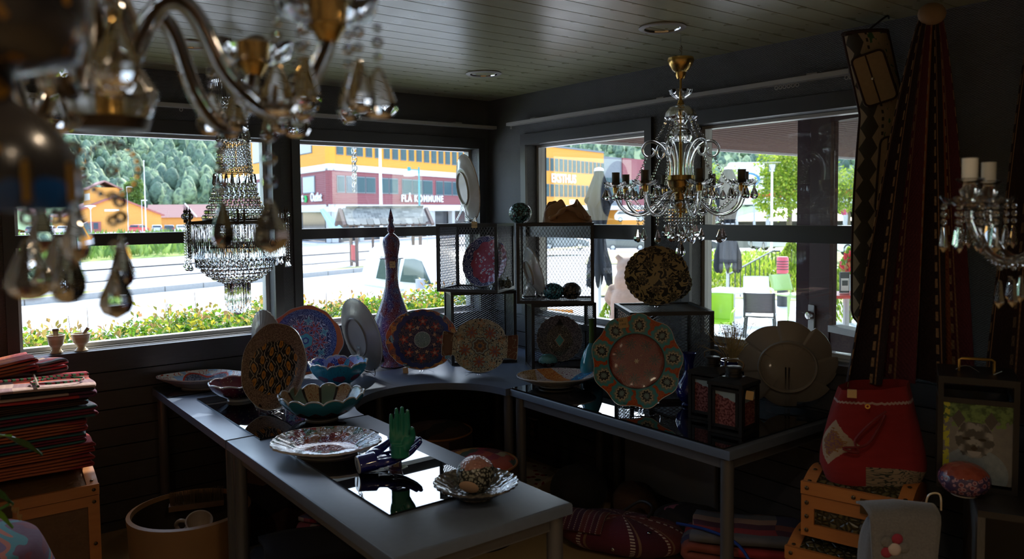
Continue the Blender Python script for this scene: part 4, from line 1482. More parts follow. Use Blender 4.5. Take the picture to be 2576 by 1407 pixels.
mat('ball_dark', fn=ball((0.12, 0.09, 0.06), (0.012, 0.01, 0.01), (0.16, 0.13, 0.1), 75), **GL)
mat('ball_green', fn=ball((0.14, 0.16, 0.02), (0.05, 0.07, 0.01), (0.2, 0.24, 0.05), 110), **GL)
mat('ball_grey', fn=ball((0.3, 0.34, 0.24), (0.12, 0.13, 0.08), (0.4, 0.42, 0.34), 110), **GL)
mat('ball_mixed', fn=ball((0.16, 0.08, 0.07), (0.02, 0.012, 0.014), (0.25, 0.16, 0.15), 70, (0.045, (0.1, 0.34, 0.36), (0.2, 0.44, 0.44))), **GL)
mat('ball_stone', fn=ball((0.22, 0.24, 0.19), (0.02, 0.022, 0.018), (0.3, 0.3, 0.25), 120, (0.1, (0.28, 0.11, 0.1), (0.42, 0.24, 0.2))), **GL)
mat('ball_red', fn=ball((0.16, 0.035, 0.06), (0.06, 0.04, 0.1), (0.32, 0.18, 0.24), 60, (0.085, (0.2, 0.03, 0.02), (0.34, 0.09, 0.06))), **GL)
mat('glaze_bottle', fn=lambda g: (g.coords(), {'Base Color': g.mix(g.noise(14, 2).step(0.42, 0.6), g.mix(scroll(g, 26, 44, 0.3), (0.15, 0.02, 0.035), (0.36, 0.3, 0.42)), g.mix(scroll(g, 26, 44, 0.3), (0.05, 0.05, 0.2), (0.4, 0.4, 0.55))), 'bump': relief(g, 160, 0.4)})[1], **GL)
mat('glaze_pink', fn=lambda g: (g.coords(), {'Base Color': g.mix(scroll(g, 40, 40, 0.4), (0.4, 0.08, 0.16), (0.6, 0.4, 0.5))})[1], **GL)
mat('cobalt', (0.008, 0.01, 0.13), 0.07, coat=0.5)
mat('green_glaze', (0.012, 0.13, 0.09), 0.1, coat=0.4, fn=lambda g: (g.coords(), g.mix(g.noise(12, 2), (0.015, 0.17, 0.115), (0.035, 0.28, 0.19)))[1])
mat('blue_glaze', (0.015, 0.018, 0.2), 0.09, coat=0.4)
mat('bottle_teal', (0.02, 0.2, 0.26), 0.08, coat=0.5)
mat('bottle_green', (0.06, 0.12, 0.02), 0.2)
mat('bare_clay', (0.46, 0.3, 0.2), 0.7)
mat('grey_back', (0.3, 0.28, 0.26), 0.3, coat=0.2)
mat('rim_white', (0.6, 0.58, 0.56), 0.25, coat=0.3)


def orient(bottom, face, tilt):
    """matrix of a standing plate: local x right, y up, z the decorated face; face = heading of the normal, tilt = lean back"""
    h = Vector((math.cos(face), math.sin(face), 0))
    n = h * math.cos(tilt) + Vector((0, 0, math.sin(tilt)))
    x = Vector((0, 0, 1)).cross(n).normalized()
    y = n.cross(x)
    b = Vector(bottom)
    return Matrix(((x.x, y.x, n.x, b.x), (x.y, y.y, n.y, b.y), (x.z, y.z, n.z, b.z), (0, 0, 0, 1)))


PROF = [(0.0, 0.0), (0.3, 0.0), (0.55, 0.001), (0.62, 0.004), (0.7, 0.012), (0.8, 0.019), (0.9, 0.025), (0.97, 0.03), (1.0, 0.033)]


def plate(label, M4, rx, ry, glaze, out=None, nth=96, depth=1.0, foot=0.5, back='white_ceramic', rim='rim_white', flat=False, group='painted plates', name='plate', cat='plate', th=0.006, prof=PROF):
    """M4 maps the plate's lowest edge (standing) or the foot (flat) to the world; out(theta) scales the outline"""
    t = thing(name, label, cat, group=group)
    t.matrix_world = M4
    C = (0, 0, 0.014) if flat else (0, ry, 0.0)
    o_ = out or (lambda a: 1.0)
    def ring(tt, z):
        return [(tt * rx * o_(TAU * j / nth) * math.cos(TAU * j / nth), tt * ry * o_(TAU * j / nth) * math.sin(TAU * j / nth), z * depth) for j in range(nth)]
    m = MB()
    vs = [(0, 0, prof[0][1] * depth)]
    for tt, z in prof[1:]: vs += ring(tt, z)
    fs = [(0, 1 + j, 1 + (j + 1) % nth) for j in range(nth)]
    k = len(prof) - 1
    for i in range(k - 1):
        for j in range(nth): fs.append((1 + i * nth + j, 1 + (i + 1) * nth + j, 1 + (i + 1) * nth + (j + 1) % nth, 1 + i * nth + (j + 1) % nth))
    m.add(vs, fs)
    m.build('glazed_face', glaze, t, 60, loc=C)
    m = MB()
    vs = [(0, 0, prof[0][1] * depth - th)]
    for tt, z in prof[1:]: vs += ring(tt * 0.998, z - th)
    m.add(vs, [f[::-1] for f in fs])
    m.lathe([(foot * rx * 0.93, -th * 0.8), (foot * rx * 0.95, -th - 0.008), (foot * rx, -th - 0.009), (foot * rx * 1.03, -th * 0.8)], 48, closed=True, T=Matrix.Diagonal((1, ry / rx, 1, 1)))
    m.build('underside', back, t, 60, loc=C)
    m = MB()
    zt = prof[-1][1]
    a, b, c_ = ring(1.0, zt), ring(1.0, zt - th / depth), None
    w1 = ring(1.012, zt + 0.0005)
    w2 = ring(1.012, zt - th / depth)
    vs = a + w1 + w2 + b
    fs = []
    for i in range(3):
        for j in range(nth): fs.append((i * nth + j, (i + 1) * nth + j, (i + 1) * nth + (j + 1) % nth, i * nth + (j + 1) % nth))
    m.add(vs, fs)
    m.build('rim', rim, t, 60, loc=C)
    return t


def scal(n, amp, p=1.0):
    return lambda a: 1 - amp + amp * abs(math.sin(n * a / 2)) ** p


def stand(label, M4, w_=0.13, tall=0.1):
    """clear easel: a low cradle arch, two hooked toes and a back strut"""
    n = Vector((M4[0][2], M4[1][2], 0)).normalized()
    b = M4.translation
    face = math.atan2(n.y, n.x)
    t = thing('plate_stand', label, 'plate stand', (b.x, b.y, b.z - 0.012), face + PI / 2, group='clear acrylic plate stands')
    # local -y = towards the viewer of the plate
    m = MB()
    hw = w_ / 2
    top = [(x, 0.012 + 0.03 * (abs(x) / hw) ** 1.6) for x in [hw * (1 - i / 8) for i in range(17)]]
    bot = [(x, 0.018 * (1 - (x / hw) ** 2)) for x in [-hw + hw * i / 8 for i in range(17)]]
    pts = top + [(-hw - 0.004, 0.02)] + bot + [(hw + 0.004, 0.02)]
    T = Matrix(((1, 0, 0, 0), (0, 0, -1, 0.0), (0, 1, 0, -0.002), (0, 0, 0, 1)))
    m.prism(pts, 0.012, 0.017, T)
    m.build('cradle', 'acrylic', t, 30)
    m = MB()
    P = spline([(0, -0.012, 0.004), (0, 0.03, 0.006), (0, 0.085, 0.01), (0, 0.06, tall * 0.6), (0, 0.045, tall), (0, 0.05, tall * 1.2)], 5)
    for sx in (-1, 1): m.tube([(p.x + sx * 0.007, p.y, p.z) for p in P], 0.0035, 6)
    m.build('back_strut', 'acrylic', t, 60)
    return t


def card(parent, M4, lines=(), s=0.03):
    """small brown price card with pen marks"""
    o = MB().rbox((0, 0, 0), (s, s * 1.15, 0.0012), 0.003).build('price_card', 'price_card', parent)
    o.matrix_local = M4
    for k, tx in enumerate(lines):
        text('handwriting', tx, s * 0.34, 'ink', o, Matrix.Translation((-s * 0.4, s * 0.12 - k * s * 0.42, 0.0008)), ext=0.0001, bold=False)
    return o


FC = -yaw - PI / 2                           # heading of a normal that faces the camera
# --- left run of tables
pl = plate('white oval dish with blue and red rim by the window', Matrix.Translation((-2.03, -0.21, TZ + 0.0075)) @ Matrix.Rotation(-yaw + 0.1, 4, 'Z'), 0.215, 0.135, 'glaze_iznik', lambda a: 1 + 0.07 * math.cos(4 * a), flat=True, depth=1.5, foot=0.5)
M_ = orient((-1.93, -0.965, TZ + 0.016), FC - 0.25, 0.33)
plate('large brown oval plate with orange and black centre', M_ @ Matrix.Rotation(0.12, 4, 'Z'), 0.165, 0.2, 'glaze_brown', lambda a: 1 + 0.012 * math.cos(7 * a), depth=0.7)
stand('clear stand propping the brown oval plate', M_)
M_ = orient((-1.525, -0.29, TZ + 0.016), FC + 0.02, 0.3)
plate('blue and red floral plate with orange rim', M_ @ Matrix.Rotation(-0.1, 4, 'Z'), 0.21, 0.19, 'glaze_blue', lambda a: 1 + 0.03 * math.cos(4 * a) + 0.012 * math.cos(12 * a), depth=0.8)
stand('clear stand behind the blue floral plate', M_)
M_ = orient((-1.22, -0.475, TZ + 0.016), FC + PI - 0.72, 0.24)
plate('grey plate turned with its back and signature to the room', M_, 0.165, 0.215, 'glaze_purple', lambda a: 1 + 0.008 * math.cos(40 * a), back='grey_back', foot=0.52)
stand('clear stand of the plate turned to the street window', M_, tall=0.14)
M_ = orient((-1.68, -0.24, TZ + 0.016), FC + PI - 0.3, 0.2)
plate('small grey plate edge showing behind the blue floral plate', M_, 0.1, 0.19, 'glaze_pink', scal(30, 0.03), back='grey_back', foot=0.4)


def bowl(label, loc, R, h, foot, out, inn, rimz, rz=0.0, group='painted bowls', rf=None, nth=120, rimmat='rim_white'):
    t = thing('bowl', label, 'bowl', loc, rz, group=group)
    prof = [(foot, 0.012), (foot * 1.25, 0.02), (R * 0.72, h * 0.42), (R * 0.9, h * 0.68), (R * 0.985, h * 0.9), (R, h)]
    zf = lambda a, i: rimz(a) * max(0, (i - 2) / 3) if i > 2 else 0
    MB().lathe(prof, nth, zf=zf, rf=rf, cap=False).build('outer_wall', out, t, 60)
    pin = [(r - 0.006, z + 0.003) for r, z in prof[:-1]] + [(R - 0.005, h)]
    MB().lathe([(0.0005, 0.016)] + pin, nth, zf=lambda a, i: zf(a, i - 1), rf=(lambda a, i: rf(a, i - 1)) if rf else None, cap=False).build('inner_wall', inn, t, 60)
    MB().tube([((R - 0.0025) * (rf(a, 5) if rf else 1) * math.cos(a), (R - 0.0025) * (rf(a, 5) if rf else 1) * math.sin(a), h + rimz(a)) for a in [TAU * i / nth for i in range(nth)]], 0.0042, 6, True).build('rim', rimmat, t, 60)
    MB().lathe([(foot * 0.8, 0.011), (foot * 0.86, 0.0), (foot, 0.0), (foot * 1.05, 0.012)], 40).build('foot', 'white_ceramic', t)
    return t


bowl('dark purple bowl with white dotted rim', (-1.97, -0.62, TZ + 0.0075), 0.145, 0.085, 0.06, 'glaze_purplebowl', 'glaze_purplebowl', lambda a: 0.007 * abs(math.sin(5 * a)))
bowl('turquoise bowl with purple flowers and pointed scalloped rim', (-1.45, -0.62, TZ + 0.001), 0.155, 0.115, 0.06, 'glaze_tbowl', 'glaze_tbowl_in', lambda a: 0.016 * (abs(math.sin(4 * a)) ** 0.7) + 0.004 * abs(math.sin(12 * a)))
bowl('petal-edged bowl with brown and green panels', (-1.8, -1.2, TZ + 0.001), 0.182, 0.098, 0.07, 'glaze_petal_out', 'glaze_petal_in', lambda a: 0.022 * abs(math.sin(7 * a)) ** 0.55, rz=0.3, rf=lambda a, i: 1 + (0.03 * abs(math.sin(7 * a)) ** 0.6 if i > 3 else 0))
plate('large oval relief plate glazed red and silver white', Matrix.Translation((-2.0, -1.69, TZ + 0.009)) @ Matrix.Rotation(-yaw - 0.06, 4, 'Z') @ Matrix.Rotation(0.05, 4, 'X'), 0.205, 0.155, 'glaze_relief', lambda a: 1 + 0.02 * math.cos(5 * a) + 0.012 * math.cos(28 * a), flat=True, depth=1.1, foot=0.58, th=0.008)
plate('silvery lace plate under the stone coloured lantern ball', Matrix.Translation((-1.815, -2.415, TZ + 0.009)), 0.135, 0.135, 'glaze_silver', scal(26, 0.05), flat=True, depth=1.0, rim='glaze_silver', back='glaze_silver', foot=0.45)


def lantern_ball(label, loc, r, mt, rz=0.0, h=0.86, foot=0.4, hole=None, tagged=False):
    t = thing('lantern_ball', label, 'ornament', loc, rz, group='round ceramic lanterns')
    n, k = 40, 20
    prof = [(r * foot, 0.0)] + [(r * math.sin(PI * (0.14 + 0.82 * i / k)), r * h * (1 - math.cos(PI * (0.14 + 0.82 * i / k))) - r * h * 0.09) for i in range(k + 1)]
    prof.append((0.0006, prof[-1][1] + 0.0004))
    MB().lathe(prof, n).build('body', mt, t, 80)
    zt = r * h * 1.62
    for i in range(9):
        a = TAU * i / 9
        MB().sph((r * 0.62 * math.cos(a), r * 0.62 * math.sin(a), zt), 0.0045, 8, 6, (1, 1, 0.5)).build('pierced_dot', 'white_ceramic', t)
    if hole is not None:
        a, z = hole
        M4 = Matrix.Rotation(a, 4, 'Z') @ Matrix.Translation((r * 0.9, 0, z)) @ Matrix.Rotation(PI / 2 + 0.35, 4, 'Y')
        MB().lathe([(0.001, 0.0035), (0.022, 0.003), (0.028, 0.0)], 24, T=M4 @ Matrix.Diagonal((0.8, 1.2, 1, 1))).build('opening', 'bare_clay', t)
    MB().lathe([(r * foot * 0.9, 0.0), (r * foot * 1.02, 0.0), (r * foot * 1.05, 0.004), (r * foot * 0.9, 0.004)], 24, closed=True).build('foot', 'white_ceramic', t)
    return t


lantern_ball('stone and rust lantern ball with oval opening on the silver plate', (-1.815, -2.415, TZ + 0.0245), 0.062, 'ball_stone', hole=(FC - 0.35, 0.03), h=0.95)


# --- the two ceramic hands
def hand_mesh(name, curl, spread, thumb):
    m = MB()
    def seg(pts, rs): m.tube(spline(pts, 4), [rs[min(len(rs) - 1, int(i / 4))] + (rs[min(len(rs) - 1, int(i / 4) + 1)] - rs[min(len(rs) - 1, int(i / 4))]) * (i % 4) / 4 for i in range(4 * (len(pts) - 1) + 1)], 12)
    F_ = [(-0.031, 0.064, 0.0085), (-0.0105, 0.083, 0.0095), (0.0105, 0.088, 0.0098), (0.031, 0.078, 0.0095)]
    for x, ln, r in F_:
        z0 = 0.088 - abs(x) * 0.12
        m.sph((x * 0.9, 0.002, 0.06), 0.016, 12, 8, (0.9, 0.75, 2.4))
        a = 0.0
        P = [Vector((x * 0.75, 0, 0.03)), Vector((x, 0, z0))]
        for k, fr in enumerate((0.45, 0.32, 0.23)):
            a += curl * (0.6, 0.9, 0.7)[k]
            P.append(P[-1] + Vector((spread * x, -math.sin(a), math.cos(a))).normalized() * ln * fr)
        seg(P, [r * 1.25, r * 1.05, r, r * 0.92, r * 0.7])
        m.sph(P[-1], r * 0.72, 10, 6)
    m.sph((0, 0.004, 0.045), 0.04, 16, 10, (1.0, 0.42, 1.15))
    m.sph((0.026, -0.008, 0.03), 0.022, 14, 8, (0.85, 0.85, 1.35))
    P = [Vector((0.02, -0.004, 0.015)), Vector((0.042, -0.012, 0.042)), Vector((0.05, -0.016 - thumb * 0.2, 0.068)), Vector((0.047, -0.02 - thumb, 0.096))]
    seg(P, [0.016, 0.0145, 0.012, 0.009])
    m.sph(P[-1], 0.0092, 10, 6)
    m.lathe([(0.036, -0.022), (0.035, -0.005), (0.036, 0.03)], 20, T=Matrix.Diagonal((1, 0.72, 1, 1)))
    return m.mesh(name, 'green_glaze', 180)


def hand(label, curl, thumb, mt, M4):
    t = thing('ceramic_hand', label, 'hand', group='glazed ceramic hands')
    t.matrix_world = M4
    me = hand_mesh('hand', curl, 0.25, thumb)
    me.materials[0] = MATS[mt]
    o = place('hand_body', me, t)
    md = o.modifiers.new('remesh', 'REMESH')
    md.mode = 'VOXEL'
    md.voxel_size = 0.0022
    md.use_smooth_shade = True
    sm = o.modifiers.new('smooth', 'SMOOTH')
    sm.factor = 0.5
    sm.iterations = 4
    return t


Mh_ = Matrix.Translation((-1.895, -2.07, TZ + 0.085)) @ Matrix.Rotation(-yaw + 0.12, 4, 'Z') @ Matrix.Rotation(0.04, 4, 'X')
hand('green upright ceramic hand standing in the blue hand', 0.12, 0.01, 'green_glaze', Mh_ @ Matrix.Scale(0.9, 4))
# lying hand: fingers to the right of the picture, palm up, wrist cut white
right = Matrix(((math.cos(yaw), 0, 0, 0), (-math.sin(yaw), 0, 0, 0), (0, 0, 1, 0), (0, 0, 0, 1)))
bx_ = Vector((math.cos(yaw - 0.4), -math.sin(yaw - 0.4), 0.1)).normalized()   # fingers
upv = Vector((0, 0, 1))
pm_ = (upv - bx_ * upv.dot(bx_)).normalized()                                   # palm normal = -y
sx_ = bx_.cross(-pm_)
Ml = Matrix(((sx_.x, -pm_.x, bx_.x, -1.985), (sx_.y, -pm_.y, bx_.y, -1.985), (sx_.z, -pm_.z, bx_.z, TZ + 0.04), (0, 0, 0, 1)))
bh = hand('dark blue ceramic hand lying open on the black glass', 0.28, 0.016, 'blue_glaze', Ml @ Matrix.Scale(1.22, 4))
MB().lathe([(0.001, -0.0245), (0.033, -0.0245), (0.0345, -0.022)], 28, T=Matrix.Diagonal((1, 0.72, 1, 1))).build('wrist_base', 'white_ceramic', bh)
MB().box((0, 0, -0.0252), (0.006, 0.026, 0.0012)).build('coin_slot', 'ink', bh)

# --- corner table
bt = thing('tall_bottle', 'tall purple patterned bottle with pointed stopper by the window', 'bottle', (-0.945, -0.3, 0.711))
MB().lathe([(0.06, 0), (0.075, 0.004), (0.052, 0.03), (0.06, 0.06), (0.1, 0.14), (0.117, 0.22), (0.112, 0.28), (0.086, 0.34), (0.06, 0.41), (0.041, 0.48), (0.035, 0.55), (0.037, 0.6), (0.041, 0.645), (0.001, 0.646)], 48).build('body', 'glaze_bottle', bt, 60)
MB().lathe([(0.001, 0.646), (0.072, 0.648), (0.074, 0.652), (0.045, 0.66), (0.001, 0.661)], 40).build('collar', 'glaze_bottle', bt, 60)
MB().lathe([(0.04, 0.661), (0.047, 0.7), (0.052, 0.735), (0.047, 0.77), (0.022, 0.795), (0.013, 0.8), (0.022, 0.815), (0.024, 0.83), (0.016, 0.855), (0.013, 0.862), (0.017, 0.875), (0.015, 0.893), (0.009, 0.92), (0.003, 0.945), (0.0005, 0.95)], 32).build('stopper', 'glaze_bottle', bt, 60)
hd_ = Matrix.Rotation(FC + PI / 2, 4, 'Z')
card(bt, hd_ @ Matrix.Translation((0.012, -0.043, 0.615)) @ Matrix.Rotation(PI / 2, 4, 'X'), ('KR', '3.799'), 0.034)
M_ = orient((-0.93, -0.6, TZ + 0.016), FC - 0.05, 0.3)
p14 = plate('navy and orange oval plate with pale green centre', M_, 0.205, 0.17, 'glaze_navy', lambda a: 1 + 0.02 * abs(math.sin(9 * a)), depth=0.75, nth=120)
stand('clear stand under the navy and orange plate', M_, 0.15)
card(p14, Matrix.Translation((-0.085, -0.012, 0.03)) @ Matrix.Rotation(0.15, 4, 'Z'), (), 0.03)
M_ = orient((-0.735, -0.89, TZ + 0.016), FC - 0.02, 0.3)
def fish(a):
    f = math.degrees(min(abs((a + PI) % TAU - PI), abs(a % TAU - PI)))
    if f < 20: return 1.32 + 0.07 * (f / 20) ** 2
    return 1.0 + 0.39 * max(0, (25 - f) / 5) ** 1.6 - 0.04 * max(0, 1 - abs(f - 29) / 8)
plate('cream and brown fish shaped plate with tail handles', M_ @ Matrix.Rotation(-0.06, 4, 'Z'), 0.16, 0.15, 'glaze_fish', fish, depth=0.7, nth=160)
stand('clear stand under the fish shaped plate', M_, 0.14)
# --- in and on the crates
def in_crate(pos, face, tilt): return orient(pos, face, tilt)
M_ = in_crate((-0.53, -0.66, TZ + 0.438 + 0.026), FC + 0.42 - 0.95, 0.28)
plate('purple and red shell plate with white rings inside the crate', M_, 0.155, 0.155, 'glaze_purple', scal(22, 0.03), depth=0.9)
stand('clear stand inside the left upper crate', M_, 0.12)
def pome(label, loc, r, mt, rz):
    t = thing('pomegranate', label, 'ornament', loc, rz, group='ceramic pomegranates')
    MB().lathe([(r * 0.4, 0), (r * 0.8, r * 0.3), (r, r * 0.9), (r * 0.85, r * 1.5), (r * 0.4, r * 1.85), (r * 0.22, r * 1.95), (0.001, r * 1.96)], 28).build('body', mt, t, 70)
    MB().lathe([(r * 0.2, r * 1.93), (r * 0.17, r * 2.1), (r * 0.3, r * 2.4), (r * 0.26, r * 2.38), (r * 0.1, r * 2.05)], 15, rf=lambda a, i: 1 + (0.25 * math.cos(5 * a) if i in (2, 3) else 0)).build('crown', mt, t, 70)
pome('green ceramic pomegranate behind the purple plate', (-0.43, -0.69, TZ + 0.438 + 0.0185), 0.034, 'ball_green', 0.4)
pome('pale speckled ceramic pomegranate at the crate corner', (-0.405, -0.735, TZ + 0.438 + 0.0185), 0.028, 'ball_grey', 0.9)
M_ = orient((-0.52, -0.5, TZ + 0.438 + 0.405 + 0.016), FC + PI - 0.98, 0.16)
p17 = plate('tan plate seen from behind on top of the left crate', M_, 0.125, 0.2, 'glaze_fish', lambda a: 1 + 0.01 * math.cos(44 * a), back='white_ceramic', foot=0.5)
p17.children[1].data.materials[0] = mat('tan_back', (0.42, 0.29, 0.19), 0.22, coat=0.3)
stand('clear stand on top of the left crate', M_, 0.12)
tg = tag(MB().rbox((0, 0, 0), (0.036, 0.038, 0.0015), 0.005).build('price_tag', 'price_card', loc=(-0.628, -0.715, TZ + 0.438 + 0.401), rot=(PI / 2, 0, -1.0)), 'brown price tag hooked on the left upper crate', 'price tag')
text('handwriting', 'KR 1.399', 0.009, 'ink', tg, Matrix.Translation((-0.017, -0.006, 0.0012)), ext=0.0001, bold=False)
zc = TZ + 0.386 + 0.46
lantern_ball('dark green lantern ball with small rings on the right crate top', (-0.435, -0.9, zc + 0.001), 0.066, 'ball_darkteal', h=0.93)
zi = TZ + 0.386 + 0.018
lantern_ball('teal lantern ball with tag inside the right upper crate', (-0.29, -1.02, zi + 0.001), 0.06, 'ball_teal', h=0.84, foot=0.5)
lantern_ball('dark brown pierced lantern ball inside the right upper crate', (-0.2, -1.075, zi + 0.001), 0.057, 'ball_dark', h=0.9, foot=0.5)
M_ = orient((-0.335, -0.92, zi + 0.014), FC + PI - 1.25, 0.28)
plate('white plate seen edge on inside the right upper crate', M_, 0.12, 0.145, 'glaze_pink', scal(24, 0.02), back='white_ceramic', foot=0.5)
stand('clear stand of the white edge-on plate', M_, 0.1)
# terracotta sculpture on the right crate
mat('terracotta', (0.36, 0.16, 0.055), 0.65, fn=lambda g: (g.coords(), g.mix(g.noise(18, 4), (0.28, 0.12, 0.04), (0.44, 0.21, 0.08)))[1])
ts = thing('clay_sculpture', 'folded terracotta clay lantern sculpture on the right crate', 'sculpture', (-0.225, -1.07, zc + 0.001), -0.72)
def clay(u, v):
    a = TAU * u
    prof = 1 - 0.42 * v ** 1.3
    lift = 0.024 * math.sin(3 * a + 0.6) * v * v + 0.007 * math.sin(7 * a) * v * v
    wob = 1 + 0.14 * math.sin(2 * a + 1.0) * (0.4 + v) + 0.05 * math.sin(5 * a + 3 * v)
    return (0.135 * prof * wob * math.cos(a) - 0.03 * v, 0.085 * prof * wob * math.sin(a), 0.105 * v + lift)
m = MB(); m.grid(clay, 64, 20, closeu=True)
o = m.build('shell', 'terracotta', ts, 180)
sd_ = o.modifiers.new('wall', 'SOLIDIFY'); sd_.thickness = 0.007
m = MB()
m.grid(lambda u, v: (0.02 + 0.075 * math.cos(PI * u) * (1 - 0.2 * v), -0.083 + 0.014 * v + 0.018 * (u - 0.5) ** 2, 0.03 + 0.055 * math.sin(PI * u) * (1 - 0.5 * v) - 0.01 + 0.02 * v), 24, 6)
o = m.build('fold', 'terracotta', ts, 180)
sd_ = o.modifiers.new('wall', 'SOLIDIFY'); sd_.thickness = 0.008
MB().tube(spline([(-0.1, -0.075, 0.02), (-0.05, -0.09, 0.05), (0.0, -0.086, 0.085), (0.05, -0.08, 0.06), (0.1, -0.05, 0.02), (0.13, -0.01, 0.03)], 6), [0.012 + 0.004 * math.sin(i) for i in range(31)], 10).build('lip', 'terracotta', ts, 180)
# plate and ball in the low right crate
M_ = orient((-0.235, -1.005, TZ + 0.032), FC - 0.12, 0.25)
plate('dark speckled plate with turquoise medallion in the low crate', M_, 0.135, 0.135, 'glaze_turquoise', scal(24, 0.035), depth=0.7)
stand('clear stand in the low right crate', M_, 0.1)
lantern_ball('turquoise topped dark lantern ball in the low crate', (-0.345, -1.03, TZ + 0.0195), 0.055, 'ball_mixed', h=0.72)
plate('patchwork plate of orange and blue panels lying flat', Matrix.Translation((-0.6, -1.4, TZ + 0.0135)) @ Matrix.Rotation(-yaw + 0.1, 4, 'Z'), 0.205, 0.165, 'glaze_patch', scal(30, 0.03), flat=True, depth=1.3, foot=0.45)
M_ = orient((-0.635, -2.025, TZ + 0.024), FC - 0.1, 0.3)
p24 = plate('red star shaped plate with turquoise medallions', M_ @ Matrix.Rotation(0.08, 4, 'Z'), 0.2, 0.21, 'glaze_star', lambda a: 1 + 0.035 * math.cos(9 * a), depth=0.75, nth=144)
stand('clear stand under the red star plate', M_, 0.16)
card(p24, Matrix.Translation((-0.045, 0.385, 0.038)) @ Matrix.Rotation(0.06, 4, 'Z'), ('KR', '1999'), 0.042)
M_ = orient((-0.36, -1.87, TZ + 0.007 + 0.43 + 0.014), FC - 0.16, 0.22)
plate('round black and gold floral plate on the low crate', M_, 0.155, 0.145, 'glaze_gold', scal(34, 0.03), depth=0.6, rim=mat('gold_rim', (0.3, 0.22, 0.15), 0.3), nth=136)
stand('clear stand under the black and gold plate', M_, 0.15)
M_ = orient((-0.27, -1.83, TZ + 0.007 + 0.43 + 0.014), FC + 0.12, 0.2)
plate('dark plate half hidden behind the black and gold plate', M_, 0.15, 0.1, 'ball_dark', scal(24, 0.03), depth=0.6, back='ball_green', rim='ball_green')
gb = thing('glass_bottle', 'teal bottle with green neck beside the low crate', 'bottle', (-0.37, -1.42, TZ + 0.0075))
MB().lathe([(0.04, 0), (0.055, 0.01), (0.062, 0.06), (0.058, 0.11), (0.04, 0.16), (0.018, 0.195), (0.013, 0.205), (0.001, 0.206)], 32).build('body', 'bottle_teal', gb, 70)
MB().lathe([(0.0135, 0.2), (0.0125, 0.26), (0.0125, 0.325), (0.016, 0.328), (0.016, 0.336), (0.001, 0.336)], 20).build('neck', 'bottle_green', gb, 60)
MB().tube([(0.02 * math.cos(a), 0.02 * math.sin(a), 0.188) for a in [TAU * i / 14 for i in range(14)]], 0.0015, 5, True).build('string', 'rim_white', gb)
card(gb, Matrix.Rotation(FC + PI / 2, 4, 'Z') @ Matrix.Translation((0.035, -0.035, 0.17)) @ Matrix.Rotation(1.2, 4, 'X') @ Matrix.Rotation(0.5, 4, 'Z'), (), 0.022)
vs_ = thing('cobalt_vase', 'cobalt blue bulbous vase with flared neck', 'vase', (-0.385, -2.09, TZ + 0.0075))
MB().lathe([(0.032, 0), (0.036, 0.006), (0.03, 0.014), (0.055, 0.045), (0.06, 0.075), (0.05, 0.11), (0.028, 0.14), (0.02, 0.165), (0.021, 0.2), (0.03, 0.235), (0.034, 0.245), (0.03, 0.243), (0.017, 0.19), (0.001, 0.15)], 36).build('body', 'cobalt', vs_, 70)
cv = thing('flower_pot', 'cobalt cup holding dried yellow grass', 'vase', (-0.25, -2.23, TZ + 0.0075))
MB().lathe([(0.035, 0), (0.04, 0.005), (0.045, 0.06), (0.052, 0.15), (0.056, 0.215), (0.052, 0.215), (0.045, 0.16), (0.001, 0.15)], 28).build('pot', 'cobalt', cv, 60)
mat('dried_stem', (0.42, 0.28, 0.1), 0.8)
dg = MB()
qd = random.Random(5)
for k in range(150):
    a, s_ = qd.uniform(0, TAU), abs(qd.gauss(0, 0.04))
    zt = qd.uniform(0.25, 0.37)
    P = spline([(0.02 * math.cos(a), 0.02 * math.sin(a), 0.17), (s_ * 0.5 * math.cos(a), s_ * 0.5 * math.sin(a), 0.24), (s_ * 1.6 * math.cos(a), s_ * 1.6 * math.sin(a), zt)], 3)
    dg.tube(P, [0.0009] * 6 + [0.0005], 4)
    for j in range(7):
        p = P[-1] + Vector((qd.gauss(0, 0.012), qd.gauss(0, 0.012), qd.gauss(0, 0.012)))
        dg.leaf(p, (qd.uniform(-1, 1), qd.uniform(-1, 1), qd.uniform(-0.4, 1)), (qd.uniform(-1, 1), 1, 0), 0.008, 0.0016)
tag(dg.build('dried_grass', 'dried_stem', cv, 0), kind='stuff')
M_ = orient((-0.14, -2.44, TZ + 0.024), FC + PI - 0.28, 0.22)
plate('large grey wavy plate seen from behind on the right table', M_, 0.205, 0.2, 'glaze_gold', lambda a: 1.02 - 0.12 * ((a / TAU * 8 + 0.3) % 1.0) ** 2.4, back='grey_back', rim='grey_back', foot=0.6, nth=180, depth=0.8)
stand('clear stand of the large grey wavy plate', M_, 0.17, 0.17)

# ================================================================== chandeliers
def gem_mesh(name, kind, mt='crystal'):
    m = MB()
    if kind == 'drop':            # faceted almond, hangs from the origin, 1 unit long
        m.lathe([(0.0005, 0.0), (0.07, -0.06), (0.17, -0.3), (0.29, -0.58), (0.31, -0.72), (0.24, -0.88), (0.001, -1.0)], 6, T=Matrix.Diagonal((1, 0.62, 1, 1)))
    elif kind == 'pear':
        m.lathe([(0.0005, 0.0), (0.08, -0.06), (0.17, -0.25), (0.27, -0.48), (0.34, -0.66), (0.345, -0.78), (0.28, -0.9), (0.15, -0.975), (0.001, -1.0)], 12, rf=None, T=Matrix.Diagonal((1, 0.6, 1, 1)))
    elif kind == 'spike':
        m.lathe([(0.0005, 0.0), (0.07, -0.04), (0.16, -0.74), (0.15, -0.8), (0.001, -1.0)], 5)
    elif kind == 'bead':
        m.lathe([(0.0005, -0.5), (0.3, -0.36), (0.47, -0.16), (0.47, 0.16), (0.3, 0.36), (0.0005, 0.5)], 8)
    return m.mesh(name, mt, 0)


